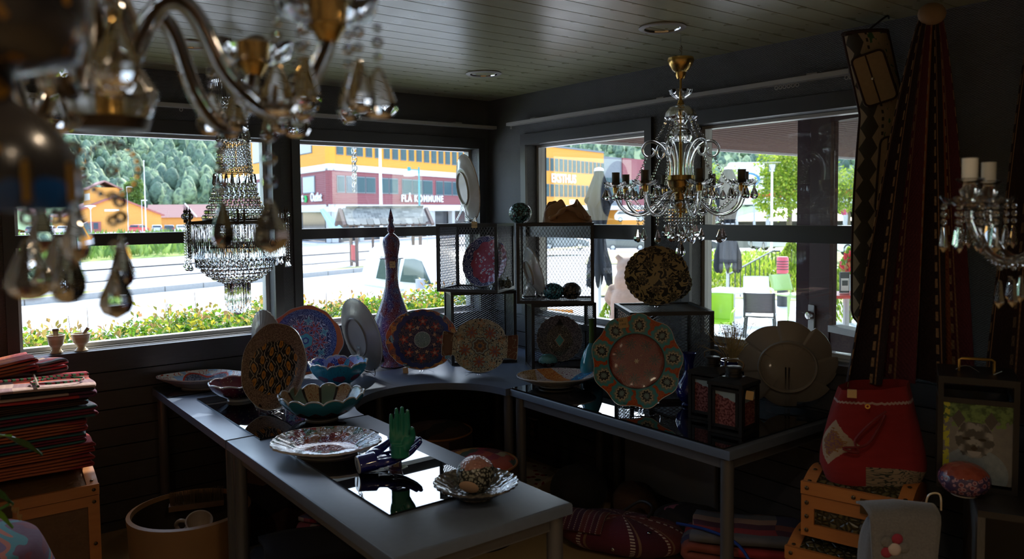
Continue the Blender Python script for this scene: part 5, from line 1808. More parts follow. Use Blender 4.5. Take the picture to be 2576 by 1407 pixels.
G_DROP, G_PEAR, G_SPIKE, G_BEAD = [gem_mesh('crystal_' + k, k) for k in ('drop', 'pear', 'spike', 'bead')]
BEADV = [(0.0005, -0.5), (0.3, -0.36), (0.47, -0.16), (0.47, 0.16), (0.3, 0.36), (0.0005, 0.5)]
mat('bead_glass', (1, 0.98, 0.95), 0.0, trans=1.0, ior=1.55)
mat('chain_wire', (0.3, 0.22, 0.14), 0.4, 1.0)
mat('candle_dark', (0.12, 0.095, 0.07), 0.6)
mat('candle_white', (0.62, 0.62, 0.58), 0.5)


def gem(parent, me, p, size, name='crystal_drop', rz=0.0, rot=None):
    o = place(name, me, parent, p, rot if rot is not None else (0, 0, rz))
    o.scale = (size, size, size)
    return o


def bead_row(mb, P, d, n_=None, m=6):
    """beads of diameter d strung along the polyline P"""
    acc = 0.0
    nxt = d * 0.5
    for a, b in zip(P, P[1:]):
        a, b = Vector(a), Vector(b)
        L_ = (b - a).length
        while nxt <= acc + L_:
            p = a + (b - a) * ((nxt - acc) / L_)
            mb.lathe([(r * d, z * d) for r, z in BEADV], m, tuple(p))
            nxt += d * 1.12
        acc += L_


def chain_part(parent, P, d, name='bead_chain', mt='bead_glass', m=6):
    mb = MB()
    bead_row(mb, P, d, m=m)
    o = tag(mb.build(name, mt, parent, 0), kind='stuff')
    return o


def sag(a, b, dz, n=12):
    a, b = Vector(a), Vector(b)
    return [a.lerp(b, i / n) - Vector((0, 0, dz * math.sin(PI * i / n))) for i in range(n + 1)]


def bobeche(parent, c, r, mt='glass_clear', n=48, lobes=8):
    """scalloped glass drip dish"""
    return MB().lathe([(0.1 * r, -0.03 * r), (0.5 * r, 0.02 * r), (0.85 * r, 0.2 * r), (r, 0.42 * r), (0.97 * r, 0.44 * r), (0.8 * r, 0.26 * r), (0.45 * r, 0.1 * r), (0.1 * r, 0.06 * r)], n, c, rf=lambda a, i: 1 + (0.07 * math.cos(lobes * a) if 1 < i < 6 else 0), zf=lambda a, i: 0.06 * r * math.cos(lobes * a) if 2 < i < 5 else 0, closed=True).build('drip_dish', mt, parent, 60)


# ---- brass chandelier with glass scrolls, in front of the terrace window
gc = thing('brass_chandelier', 'brass chandelier with glass scroll arms before the terrace window', 'chandelier', (-0.512, -2.146, 2.4))
def zz(v): return v - 2.4
MB().tube(spline([(0, 0, 0.0), (0, 0, -0.02), (0.0, 0, -0.045), (0.008, 0, -0.06), (0.002, 0, -0.074), (-0.008, 0, -0.066)], 5), 0.0025, 6).build('ceiling_hook', 'chrome', gc)
MB().tube(spline([(-0.006, 0, -0.058), (0.006, 0.0, -0.066), (0.004, 0, -0.085), (-0.004, 0, -0.105)], 4), 0.002, 6).build('hook_link', 'chain_wire', gc)
MB().lathe([(0.001, zz(2.299)), (0.055, zz(2.298)), (0.058, zz(2.285)), (0.05, zz(2.265)), (0.036, zz(2.245)), (0.024, zz(2.235)), (0.022, zz(2.22)), (0.016, zz(2.207)), (0.001, zz(2.205))], 36).build('ceiling_cup', 'brass', gc)
MB().tube([(0, 0, zz(2.21)), (0, 0, zz(2.15))], 0.005, 8).build('rod', 'brass', gc)
MB().tube([(0, 0, zz(2.15)), (0, 0, zz(1.6))], 0.007, 10).build('stem', 'brass', gc)
MB().lathe([(0.004, zz(2.118)), (0.02, zz(2.12)), (0.042, zz(2.14)), (0.05, zz(2.158)), (0.047, zz(2.158)), (0.036, zz(2.139)), (0.016, zz(2.126)), (0.004, zz(2.124))], 36, rf=lambda a, i: 1 + (0.08 * math.cos(6 * a) if i in (2, 3, 4) else 0), closed=True).build('crown_dish', 'glass_clear', gc, 60)
MB().lathe([(0.006, zz(2.118)), (0.013, zz(2.112)), (0.013, zz(2.104)), (0.018, zz(2.094)), (0.006, zz(2.092))], 20).build('collar', 'brass', gc)
MB().lathe([(0.012, zz(2.09)), (0.045, zz(2.085)), (0.066, zz(2.06)), (0.07, zz(2.04)), (0.06, zz(2.03)), (0.055, zz(2.034)), (0.05, zz(2.06)), (0.02, zz(2.08))], 48, rf=lambda a, i: 1 + (0.03 * math.cos(12 * a)), closed=True).build('glass_dome', 'glass_clear', gc, 50)
MB().lathe([(0.012, zz(2.03)), (0.03, zz(2.026)), (0.02, zz(2.008)), (0.03, zz(1.995)), (0.048, zz(1.975)), (0.05, zz(1.95)), (0.04, zz(1.93)), (0.012, zz(1.925))], 40, rf=lambda a, i: 1 + 0.025 * math.cos(10 * a)).build('glass_baluster', 'glass_clear', gc, 50)
mat('gold_hub', (0.6, 0.4, 0.14), 0.2, 1.0)
MB().lathe([(0.001, zz(1.785)), (0.062, zz(1.785)), (0.063, zz(1.765)), (0.056, zz(1.758)), (0.054, zz(1.74)), (0.04, zz(1.72)), (0.026, zz(1.705)), (0.022, zz(1.66)), (0.03, zz(1.645)), (0.03, zz(1.62)), (0.001, zz(1.612))], 36).build('hub', 'gold_hub', gc)
MB().lathe([(0.03, zz(1.65)), (0.06, zz(1.64)), (0.085, zz(1.655)), (0.09, zz(1.675)), (0.085, zz(1.678)), (0.055, zz(1.655)), (0.03, zz(1.66))], 40, rf=lambda a, i: 1 + 0.04 * math.cos(10 * a), closed=True).build('lower_dish', 'glass_clear', gc, 50)
# six glass scroll fronds rising from the hub
for k in range(6):
    a = TAU * k / 6 + 0.35
    P = [(0.05, zz(1.785)), (0.048, zz(1.83)), (0.056, zz(1.87)), (0.078, zz(1.91)), (0.11, zz(1.932)), (0.145, zz(1.932)), (0.165, zz(1.91)), (0.163, zz(1.885)), (0.145, zz(1.868)), (0.122, zz(1.875)), (0.115, zz(1.893)), (0.125, zz(1.905))]
    Q = spline([(r * math.cos(a), r * math.sin(a), z) for r, z in P], 4)
    MB().tube(Q, [0.0085 - 0.004 * i / len(Q) for i in range(len(Q))], 10).build('scroll_frond', 'glass_clear', gc, 60)
    chain_part(gc, sag((0.06 * math.cos(a), 0.06 * math.sin(a), zz(2.035)), (0.11 * math.cos(a), 0.11 * math.sin(a), zz(1.94)), 0.01), 0.0135)
    chain_part(gc, sag((0.15 * math.cos(a), 0.15 * math.sin(a), zz(1.865)), (0.24 * math.cos(a + 0.1), 0.24 * math.sin(a + 0.1), zz(1.74)), 0.03), 0.0135)
# eight candle arms
NA = 8
for k in range(NA):
    a = TAU * k / NA + 0.18
    c_, s_ = math.cos(a), math.sin(a)
    Q = spline([(r * c_, r * s_, z) for r, z in ((0.03, zz(1.715)), (0.07, zz(1.7)), (0.11, zz(1.655)), (0.16, zz(1.618)), (0.215, zz(1.615)), (0.262, zz(1.645)), (0.285, zz(1.69)), (0.288, zz(1.715)))], 4)
    MB().tube(Q, 0.0085, 10).build('glass_arm', 'glass_clear', gc, 60)
    e = (0.288 * c_, 0.288 * s_, zz(1.722))
    MB().lathe([(0.011, -0.012), (0.013, 0.0), (0.013, 0.012), (0.011, 0.013)], 14, e).build('cup', 'brass', gc)
    bobeche(gc, (e[0], e[1], e[2] + 0.012), 0.052)
    MB().lathe([(0.017, 0.0), (0.017, 0.055), (0.0175, 0.058), (0.014, 0.058), (0.014, 0.03), (0.001, 0.03)], 18, (e[0], e[1], e[2] + 0.02)).build('candle_tube', 'candle_dark', gc)
    for j in range(5):
        b = a + TAU * j / 5 + 0.3
        p = Vector((e[0] + 0.05 * math.cos(b), e[1] + 0.05 * math.sin(b), e[2] + 0.022))
        gem(gc, G_BEAD, p - Vector((0, 0, 0.008)), 0.011, 'crystal_bead')
        gem(gc, G_PEAR, p - Vector((0, 0, 0.018)), 0.048, rz=b)
    chain_part(gc, sag((0.27 * c_, 0.27 * s_, zz(1.725)), (0.08 * c_, 0.08 * s_, zz(1.7)), 0.075), 0.0125)
    m_ = Vector((0.19 * c_, 0.19 * s_, zz(1.608)))
    P = [m_, m_ - Vector((0, 0, 0.05))]
    chain_part(gc, P, 0.0135)
    gem(gc, G_DROP, m_ - Vector((0, 0, 0.056)), 0.062, rz=a)
# hanging skirt of drops under the hub
for k in range(12):
    a = TAU * k / 12
    r = 0.07 if k % 2 else 0.04
    ln = 0.065 if k % 2 else 0.085
    p = Vector((r * math.cos(a), r * math.sin(a), zz(1.64)))
    chain_part(gc, [p, p - Vector((0, 0, ln))], 0.0135)
    gem(gc, G_DROP, p - Vector((0, 0, ln + 0.004)), 0.06, rz=a)
chain_part(gc, [(0, 0, zz(1.61)), (0, 0, zz(1.5))], 0.0125)
gem(gc, G_PEAR, (0, 0, zz(1.5)), 0.075)

# ---- tall empire basket chandelier before the street window
ec = thing('empire_chandelier', 'tall crystal basket chandelier hanging before the street window', 'chandelier', (-2.076, -0.959, 2.4))
mat('antique_metal', (0.09, 0.065, 0.045), 0.4, 0.8)
mat('rod_glass', (1, 1, 1), 0.0, trans=1.0, ior=1.3)
MB().tube(spline([(0, 0, 0), (0, 0, -0.02), (-0.006, 0, -0.028), (-0.005, 0, -0.04), (0.006, 0, -0.046), (0.01, 0, -0.036)], 4), 0.002, 6).build('ceiling_hook', 'antique_metal', ec)
MB().tube([(0.006, 0, -0.04), (0.004, 0, -0.08)], 0.002, 6).build('hook_link', 'antique_metal', ec)
m = MB()
qe = random.Random(4)
for k in range(26):
    a = qe.uniform(0, TAU)
    m.tube(spline([(0, 0, -0.07), (0.02 * math.cos(a), 0.02 * math.sin(a), -0.058), (0.05 * math.cos(a + 0.4), 0.05 * math.sin(a + 0.4), -0.05 + qe.uniform(-0.01, 0.012)), (0.045 * math.cos(a + 1.2), 0.045 * math.sin(a + 1.2), -0.062)], 4), 0.0011, 4)
tag(m.build('wire_nest', 'chain_wire', ec), kind='stuff')
MB().lathe([(0.008, -0.09), (0.03, -0.088), (0.034, -0.08), (0.02, -0.076), (0.008, -0.078)], 24, closed=True).build('top_dish', 'glass_clear', ec, 50)
MB().tube([(0, 0, -0.08), (0, 0, -0.28)], 0.009, 10).build('stem', 'antique_metal', ec)
MB().lathe([(0.012, -0.15), (0.022, -0.165), (0.024, -0.185), (0.012, -0.2)], 20).build('glass_knop', 'glass_clear', ec, 50)


def bead_ring(mb, r, z, d, n=None, m_=6):
    n = n or max(6, int(TAU * r / (d * 1.06)))
    off = rnd.random()
    for i in range(n):
        a = TAU * (i + off) / n
        mb.lathe([(q * d, h * d) for q, h in BEADV], m_, (r * math.cos(a), r * math.sin(a), z))


def rod_ring(parent, r, z0, z1, n, rr, zf=None, name='rod_tier', mt='rod_glass'):
    mb = MB()
    for i in range(n):
        a = TAU * i / n
        b = z1 + (zf(a) if zf else 0)
        mb.lathe([(rr * 0.4, b - rr), (rr, b), (rr, z0), (rr * 0.6, z0 + rr * 0.6)], 6, (r * math.cos(a), r * math.sin(a), 0))
    return tag(mb.build(name, mt, parent, 40), kind='stuff')


def ring_band(parent, r, z, h, th=0.003, name='metal_ring', n=48, mt='antique_metal'):
    return MB().lathe([(r - th, z), (r, z), (r, z + h), (r - th, z + h)], n, closed=True).build(name, mt, parent)


ring_band(ec, 0.084, zz(2.215), 0.008)
rod_ring(ec, 0.083, zz(2.21), zz(2.11), 46, 0.0042)
bt_ = MB(); bead_ring(bt_, 0.086, zz(2.218), 0.012)
tag(bt_.build('bead_tier', 'bead_glass', ec, 0), kind='stuff')
# bead column that widens downwards
rows = []
z = zz(2.13)
def rad_at(zw):
    pts = [(2.14, 0.05), (2.05, 0.056), (1.94, 0.062), (1.85, 0.07), (1.75, 0.085), (1.68, 0.105), (1.615, 0.135)]
    for (a, ra_), (b, rb_) in zip(pts, pts[1:]):
        if b <= zw <= a: return ra_ + (rb_ - ra_) * (a - zw) / (a - b)
    return 0.135
col_a = MB()
zw = 2.135
d = 0.0155
while zw > 1.62:
    if not (1.955 < zw < 2.0 or 1.762 < zw < 1.812):
        d = 0.0155 + 0.007 * max(0, (1.85 - zw) / 0.25)
        bead_ring(col_a, rad_at(zw), zz(zw), d)
        zw -= d * 1.02
    else: zw -= 0.008
tag(col_a.build('bead_column', 'bead_glass', ec, 0), kind='stuff')
for zt, n, sz in ((2.0, 18, 0.056), (1.812, 22, 0.056)):
    for i in range(n):
        a = TAU * i / n
        r = rad_at(zt - 0.03) + 0.004
        gem(ec, G_SPIKE, (r * math.cos(a), r * math.sin(a), zz(zt)), sz, 'prism_drop', rz=a)
ring_band(ec, 0.062, zz(2.0), 0.004)
ring_band(ec, 0.078, zz(1.812), 0.004)
# hexagonal carrier with finials
hexr, z0 = 0.225, zz(1.598)
HX = [(hexr * math.cos(TAU * i / 6 + 0.3), hexr * math.sin(TAU * i / 6 + 0.3), z0) for i in range(6)]
MB().tube(HX, 0.006, 6, True).build('carrier_frame', 'antique_metal', ec)
MB().tube([(0.135 * math.cos(TAU * i / 32), 0.135 * math.sin(TAU * i / 32), z0 + 0.012) for i in range(32)], 0.004, 6, True).build('inner_ring', 'antique_metal', ec)
for i in range(6):
    h = HX[i]
    MB().tube([(0.5 * h[0], 0.5 * h[1], z0 + 0.008), h], 0.004, 6).build('spoke', 'antique_metal', ec)
    for s_ in (-0.12, 0.12):
        a = TAU * i / 6 + 0.3 + s_ * 0.45
        x, y = hexr * 1.02 * math.cos(a), hexr * 1.02 * math.sin(a)
        MB().lathe([(0.004, 0), (0.005, 0.01), (0.003, 0.016), (0.004, 0.045), (0.006, 0.05), (0.002, 0.058), (0.0005, 0.07)], 8, (x, y, z0)).build('finial_pin', 'antique_metal', ec)
        MB().sph((x, y, z0 + 0.028), 0.015, 10, 6).build('finial_ball', 'crystal', ec, 0)
        chain_part(ec, [(x * 1.01, y * 1.01, z0 - 0.004), (x * 1.01, y * 1.01, z0 - 0.17)], 0.011)
        gem(ec, G_PEAR, (x * 1.01, y * 1.01, z0 - 0.17), 0.03, 'end_drop')
# main skirt of glass rods, stepped lower towards the middle, and inner basket
def hexrad(a):
    b = ((a - 0.3) % (TAU / 6)) - TAU / 12
    return hexr * math.cos(PI / 6) / math.cos(b)
mb = MB()
for i in range(150):
    a = TAU * i / 150
    r = hexrad(a)
    mb.lathe([(0.0016, z0 - 0.152), (0.0042, z0 - 0.148), (0.0042, z0 - 0.01), (0.002, z0 - 0.006)], 6, (r * math.cos(a), r * math.sin(a), 0))
tag(mb.build('rod_skirt', 'rod_glass', ec, 40), kind='stuff')
rod_ring(ec, 0.17, z0 - 0.02, z0 - 0.19, 90, 0.0036, name='rod_skirt')
mb = MB()
for i in range(90): 
    a = TAU * i / 90
    mb.lathe([(q * 0.011, h * 0.011) for q, h in BEADV], 6, (hexrad(a) * 1.015 * math.cos(a), hexrad(a) * 1.015 * math.sin(a), z0 - 0.006))
tag(mb.build('bead_tier', 'bead_glass', ec, 0), kind='stuff')
ring_band(ec, 0.165, z0 - 0.105, 0.006)
ring_band(ec, 0.165, z0 - 0.085, 0.003)
bk = MB()
for r, zq, d in ((0.165, 0.15, 0.02), (0.163, 0.168, 0.022), (0.155, 0.188, 0.023), (0.14, 0.208, 0.023), (0.122, 0.226, 0.022), (0.1, 0.241, 0.021), (0.078, 0.252, 0.02), (0.06, 0.26, 0.018)): bead_ring(bk, r, z0 - zq, d, m_=8)
tag(bk.build('bead_basket', 'bead_glass', ec, 0), kind='stuff')
ring_band(ec, 0.055, z0 - 0.265, 0.004)
rod_ring(ec, 0.052, z0 - 0.268, z0 - 0.375, 26, 0.0042, zf=lambda a: 0.012 * math.sin(3 * a))
rod_ring(ec, 0.03, z0 - 0.268, z0 - 0.395, 14, 0.0042)
gem(ec, G_PEAR, (0, 0, z0 - 0.37), 0.04, 'end_drop')

# ---- near chandelier, out of focus, close to the camera
nc = Vector((-3.043, -3.539, 1.778))
ncz = nc.z
fc = thing('glass_chandelier', 'large glass chandelier hanging close to the camera', 'chandelier', tuple(nc))
fc.scale = (0.8, 0.8, 0.8)
mat('amber_tube', (0.45, 0.2, 0.06), 0.3)
MB().tube([(0, 0, (2.4 - ncz) / 0.8), (0, 0, -0.05)], 0.012, 12).build('stem', 'brass', fc)
MB().lathe([(0.02, -0.07), (0.05, -0.05), (0.06, -0.02), (0.035, 0.02), (0.045, 0.06), (0.03, 0.1), (0.015, 0.14)], 24, rf=lambda a, i: 1 + 0.03 * math.cos(8 * a)).build('glass_baluster', 'glass_clear', fc, 60)
MB().lathe([(0.001, -0.075), (0.045, -0.07), (0.05, -0.055), (0.02, -0.05)], 24).build('hub', 'antique_metal', fc)
for k, (ang, rr_) in enumerate(((-yaw + 0.05, 0.28), (-yaw - 1.3, 0.25), (-yaw + 2.6, 0.24), (-yaw + 1.2, 0.28), (-yaw - 2.5, 0.27))):
    c_, s_ = math.cos(ang), math.sin(ang)
    f_ = rr_ / 0.28
    Q = spline([(r * f_ * c_, r * f_ * s_, z) for r, z in ((0.03, 0.02), (0.07, 0.09), (0.11, 0.08), (0.15, 0.0), (0.2, -0.045), (0.24, -0.03), (0.275, 0.03), (0.28, 0.06))], 5)
    MB().tube(Q, 0.0125, 12).build('glass_arm', 'glass_clear', fc, 60)
    MB().tube(Q, 0.0032, 6).build('arm_core', 'amber_tube', fc, 60)
    e = Vector((rr_ * c_, rr_ * s_, 0.062))
    bobeche(fc, tuple(e), 0.066, lobes=7)
    MB().lathe([(0.012, -0.02), (0.024, 0.0), (0.024, 0.03), (0.012, 0.034)], 18, tuple(e)).build('cup', 'brass', fc)
    for j in range(6):
        b = ang + TAU * j / 6 + 0.26
        p = e + Vector((0.064 * math.cos(b), 0.064 * math.sin(b), 0.014))
        for q in range(3): gem(fc, G_BEAD, p - Vector((0, 0, 0.012 + q * 0.019)), 0.013 if q != 1 else 0.017, 'crystal_bead')
        gem(fc, G_PEAR, p - Vector((0, 0, 0.062)), 0.07, rz=b)
    if k < 4:
        m_ = Vector((0.2 * f_ * c_, 0.2 * f_ * s_, -0.058))
        for q in range(3): gem(fc, G_BEAD, m_ - Vector((0, 0, 0.02 + q * 0.03)), 0.02, 'crystal_bead')
        gem(fc, G_DROP, m_ - Vector((0, 0, 0.1)), 0.075, rz=ang)
for k in range(2, 6):
    a = TAU * k / 7 - yaw + 0.15
    r = 0.095
    p = Vector((r * math.cos(a), r * math.sin(a), -0.16))
    for q in range(2): gem(fc, G_BEAD, p - Vector((0, 0, 0.022 * q)), 0.02, 'crystal_bead')
    gem(fc, G_PEAR, p - Vector((0, 0, 0.045)), 0.078, rz=a)
for k in range(2, 6):
    a = TAU * k / 7 - yaw + 0.15
    MB().tube([(0.05 * math.cos(a), 0.05 * math.sin(a), -0.06), (0.095 * math.cos(a), 0.095 * math.sin(a), -0.08), (0.095 * math.cos(a), 0.095 * math.sin(a), -0.16)], 0.0009, 5).build('hanger_wire', 'chain_wire', fc)
for q in range(5): gem(fc, G_BEAD, (0, 0, -0.09 - 0.032 * q), 0.017 if q % 2 else 0.013, 'crystal_bead')
gem(fc, G_DROP, (0, 0, -0.245), 0.07)
sw = [Vector((0.035 * math.sin(t), 0, -0.1 + 0.035 * math.cos(t))) for t in [TAU * i / 24 for i in range(24)]]
Rv = Matrix.Rotation(-yaw, 4, 'Z')
chain_part(fc, [Rv @ p + Vector((0.0, 0.0, -0.02)) for p in sw + sw[:1]], 0.009, m=5)

# ---- dark blue hanging lamp at the far left, nearest of all
bl = Vector((-3.169, -3.826, 1.707))
hl = thing('hanging_lamp', 'dark blue and gold painted hanging lamp at the left edge', 'lamp', tuple(bl))
hl.scale = (0.64, 0.64, 0.64)
def f_lampglaze(g):
    x, y, z = g.coords()
    n = g.noise(22, 3)
    base = g.mix(g.noise(9, 2).step(0.45, 0.6), (0.02, 0.02, 0.024), (0.045, 0.04, 0.04))
    base = g.mix((z + g.noise(25, 2) * 0.05).lt(-0.055), base, (0.006, 0.05, 0.19))
    return g.mix(n.gt(0.63), base, (0.3, 0.15, 0.02))
mat('lamp_glaze', rough=0.25, coat=0.3, fn=f_lampglaze)
MB().lathe([(0.03, 0.03), (0.085, 0.045), (0.098, 0.075), (0.1, 0.13), (0.08, 0.2), (0.04, 0.26), (0.001, 0.27)], 40).build('upper_shade', 'lamp_glaze', hl, 60)
MB().lathe([(0.001, -0.11), (0.074, -0.108), (0.083, -0.09), (0.082, -0.05), (0.06, -0.015), (0.03, 0.005), (0.028, 0.032)], 40).build('lower_shade', 'lamp_glaze', hl, 60)
MB().tube([(0, 0, 0.265), (0, 0, (2.4 - bl.z) / 0.64)], 0.004, 8).build('chain', 'brass', hl)
for k in range(10):
    a = TAU * k / 10
    MB().tube([(0.082 * math.cos(a), 0.082 * math.sin(a), -0.06), (0.084 * math.cos(a), 0.084 * math.sin(a), -0.1)], 0.005, 6).build('gold_rib', 'brass', hl)

# ---- crystal chandelier entering at the right edge
rc = Vector((-1.406, -3.864, 1.556))
rk = thing('crystal_chandelier', 'crystal chandelier with white candles at the right edge', 'chandelier', tuple(rc))
MB().tube([(0, 0, 2.4 - rc.z), (0, 0, -0.06)], 0.01, 10).build('stem', 'chrome', rk)
MB().lathe([(0.012, -0.08), (0.045, -0.05), (0.05, -0.02), (0.03, 0.02), (0.02, 0.08), (0.034, 0.12), (0.012, 0.16)], 24, rf=lambda a, i: 1 + 0.03 * math.cos(8 * a)).build('glass_baluster', 'glass_clear', rk, 50)
for k in range(5):
    ang = PI - yaw - 0.08 + TAU * k / 5
    c_, s_ = math.cos(ang), math.sin(ang)
    Q = spline([(r * c_, r * s_, z) for r, z in ((0.02, 0.03), (0.04, -0.0), (0.075, -0.028), (0.115, -0.025), (0.15, 0.01), (0.168, 0.05), (0.17, 0.07))], 5)
    n = len(Q)
    MB().tube(Q, [0.0075 + 0.0007 * math.sin(i * 2.2) for i in range(n)], 10).build('glass_arm', 'glass_clear', rk, 40)
    e = (0.17 * c_, 0.17 * s_, 0.075)
    bobeche(rk, e, 0.052)
    MB().lathe([(0.01, 0.0), (0.011, 0.008), (0.016, 0.02), (0.018, 0.028), (0.012, 0.036), (0.011, 0.04), (0.026, 0.05), (0.024, 0.052), (0.01, 0.043)], 20, (e[0], e[1], e[2] + 0.008), rf=lambda a, i: 1 + 0.05 * math.cos(6 * a)).build('candle_cup', 'glass_clear', rk, 50)
    MB().lathe([(0.0145, 0.0), (0.0145, 0.045), (0.012, 0.045), (0.001, 0.04)], 18, (e[0], e[1], e[2] + 0.055)).build('candle_tube', 'candle_white', rk)
    for j in range(8):
        b = ang + TAU * j / 8
        p = Vector((e[0] + 0.048 * math.cos(b), e[1] + 0.048 * math.sin(b), e[2] + 0.008))
        for q in range(3): gem(rk, G_BEAD, p - Vector((0, 0, 0.004 + 0.0155 * q)), 0.0125, 'crystal_bead')
        gem(rk, G_SPIKE, p - Vector((0, 0, 0.044)), 0.052, 'prism_drop', rz=b)
    m_ = Vector((0.095 * c_, 0.095 * s_, -0.036))
    chain_part(rk, [Vector(p) + Vector((0, 0, -0.012)) for p in Q], 0.008)
    for dx in (-0.012, 0.014): 
        gem(rk, G_BEAD, m_ + Vector((dx * c_, dx * s_, -0.008)), 0.012, 'crystal_bead')
        gem(rk, G_SPIKE, m_ + Vector((dx * c_, dx * s_, -0.018 - abs(dx))), 0.058, 'prism_drop', rz=ang)

# ================================================================== lit ceiling spots further inside the shop
mat('lamp_glow', (1, 0.8, 0.55), 0.5, emit=14.0, emit_col=(1, 0.72, 0.42))
for i, (x, y) in enumerate(((-3.9, -3.2), (-2.35, -3.9), (-2.6, -4.9), (-3.9, -5.4), (-2.3, -5.6))):
    t = thing('ceiling_spotlight', ['warm lit ceiling spotlight left of the camera', 'warm lit ceiling spotlight nearest the camera', 'warm lit ceiling spotlight just behind the camera', 'warm lit ceiling spotlight behind the camera on the left', 'warm lit ceiling spotlight behind the camera on the right'][i], 'ceiling light', (x, y, 2.4), group='recessed ceiling spotlights')
    MB().lathe([(0.05, 0), (0.065, -0.001), (0.066, -0.004), (0.05, -0.005)], 24, closed=True).build('trim_ring', 'rail_white', t)
    MB().lathe([(0.001, 0.0), (0.045, 0.0), (0.045, -0.0015), (0.001, -0.0015)], 24, closed=True).build('bulb_face', 'lamp_glow', t)
    ld = bpy.data.lights.new('spot_lamp', 'SPOT')
    ld.energy = 14
    ld.color = (1, 0.78, 0.55)
    ld.spot_size = rad(150)
    ld.spot_blend = 0.9
    ld.shadow_soft_size = 0.05
    lo = bpy.data.objects.new('spot_lamp', ld)
    col.objects.link(lo)
    lo.parent = t
    lo.location = (0, 0, -0.012)

# ================================================================== textiles and the things on the floor
def uvc(g):
    x, y, z = g.coords('UV')
    return x, y


def weave(g, u, v, k=90): return ((u * k * 6.28).sin() * (v * k * 6.28).sin(), 0.5, 0.003)


CL = dict(rough=0.9, sheen=0.04)
def kilim(cols, ku, kv, seed=0.0, bump=60):
    """zig-zag patchwork bands"""
    def fn(g):
        u, v = uvc(g)
        zg = ((u * ku + seed).fract() - 0.5).abs() * 0.5
        b = (v * kv + zg).floor()
        h = ((b * 12.9898 + (u * ku * 0.5).floor() * 4.1 + seed).sin() * 43758.5).fract()
        st = [(i / len(cols), c_) for i, c_ in enumerate(cols)]
        base = g.ramp(h, st, True)
        return {'Base Color': base, 'bump': weave(g, u, v, bump)}
    return fn
def tartan(c1, c2, c3, ku, kv):
    def fn(g):
        u, v = uvc(g)
        a = ((u * ku * 6.28).sin()).step(-0.2, 0.3)
        b = ((v * kv * 6.28).sin()).step(-0.2, 0.3)
        base = g.mix(a, c1, c2)
        base = g.mix(b * 0.55, base, c3)
        return {'Base Color': base, 'bump': weave(g, u, v, 50)}
    return fn
def stripes(cols, k, dots=None, slant=0.0):
    def fn(g):
        u, v = uvc(g)
        s = (u + v * slant) * k
        h = ((s.floor() * 7.13 + 0.3).sin() * 4375.85).fract()
        base = g.ramp(h, [(i / len(cols), c_) for i, c_ in enumerate(cols)], True)
        f = s.fract()
        ln = f.lt(0.1) * ((v * 140 + u * 10).sin()).gt(-0.2)
        base = g.mix(ln, base, dots or (0.4, 0.3, 0.22))
        ln = (f - 0.2).abs().lt(0.03)
        base = g.mix(ln, base, (0.25, 0.14, 0.08))
        return {'Base Color': base, 'bump': weave(g, u, v, 70)}
    return fn
RED, WINE, PLUM, TEAL, ORG, TAN, NAVY, BLK = (0.5, 0.035, 0.035), (0.16, 0.012, 0.03), (0.1, 0.02, 0.06), (0.02, 0.15, 0.16), (0.55, 0.13, 0.03), (0.46, 0.32, 0.22), (0.02, 0.02, 0.07), (0.015, 0.012, 0.014)
mat('cloth_patch', fn=kilim([RED, (0.3, 0.17, 0.18), PLUM, RED, (0.5, 0.32, 0.27), (0.62, 0.1, 0.04), BLK], 13, 4, 0.3), **CL)
mat('cloth_tartan_a', fn=tartan(WINE, TEAL, PLUM, 2.5, 1.5), **CL)
mat('cloth_tartan_b', fn=tartan((0.3, 0.03, 0.03), (0.45, 0.12, 0.04), WINE, 3.5, 2), **CL)
mat('cloth_tartan_c', fn=tartan(PLUM, (0.03, 0.2, 0.22), (0.4, 0.1, 0.05), 2.2, 2.8), **CL)
mat('cloth_red', (0.55, 0.03, 0.03), fn=lambda g: (uvc(g), {'Base Color': g.mix(g.noise(6, 3), (0.5, 0.02, 0.025), (0.62, 0.05, 0.05))})[1], **CL)
mat('cloth_drape', fn=lambda g: (g.coords(), g.mix(g.noise(60, 2) * 0.3, g.ramp(g.noise(5.5, 1.5, dist=0.6), [(0, WINE), (0.38, PLUM), (0.46, (0.03, 0.2, 0.22)), (0.53, (0.45, 0.1, 0.04)), (0.58, (0.14, 0.06, 0.14)), (0.66, WINE)], True), (0.2, 0.15, 0.16)))[1], **CL)
mat('cloth_kilim_pouf', fn=kilim([(0.4, 0.17, 0.03), (0.42, 0.06, 0.02), (0.12, 0.02, 0.02), (0.36, 0.27, 0.14), (0.3, 0.02, 0.03), (0.04, 0.07, 0.05)], 6, 9, 0.7), **CL)
mat('cloth_kilim_side', fn=stripes([(0.3, 0.12, 0.03), (0.16, 0.02, 0.02), (0.22, 0.09, 0.03), (0.05, 0.02, 0.02)], 6, (0.3, 0.12, 0.04)), **CL)
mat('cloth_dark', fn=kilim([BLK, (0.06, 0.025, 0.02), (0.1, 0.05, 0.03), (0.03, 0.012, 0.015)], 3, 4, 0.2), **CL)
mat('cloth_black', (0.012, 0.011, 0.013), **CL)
mat('cloth_blackred', fn=kilim([(0.5, 0.14, 0.2), (0.6, 0.48, 0.45), (0.15, 0.15, 0.3), (0.45, 0.04, 0.07)], 20, 9, 0.5), **CL)
mat('cloth_fringed', fn=kilim([(0.2, 0.04, 0.04), (0.4, 0.36, 0.3), (0.06, 0.14, 0.1), (0.1, 0.1, 0.22), (0.25, 0.12, 0.06)], 4, 9, 0.9), **CL)
mat('cloth_cream', (0.46, 0.38, 0.31), **CL)
mat('cloth_rust', fn=kilim([(0.3, 0.12, 0.03), (0.2, 0.02, 0.02), (0.03, 0.03, 0.03), (0.08, 0.08, 0.16), (0.35, 0.2, 0.08)], 14, 5, 0.15), **CL)
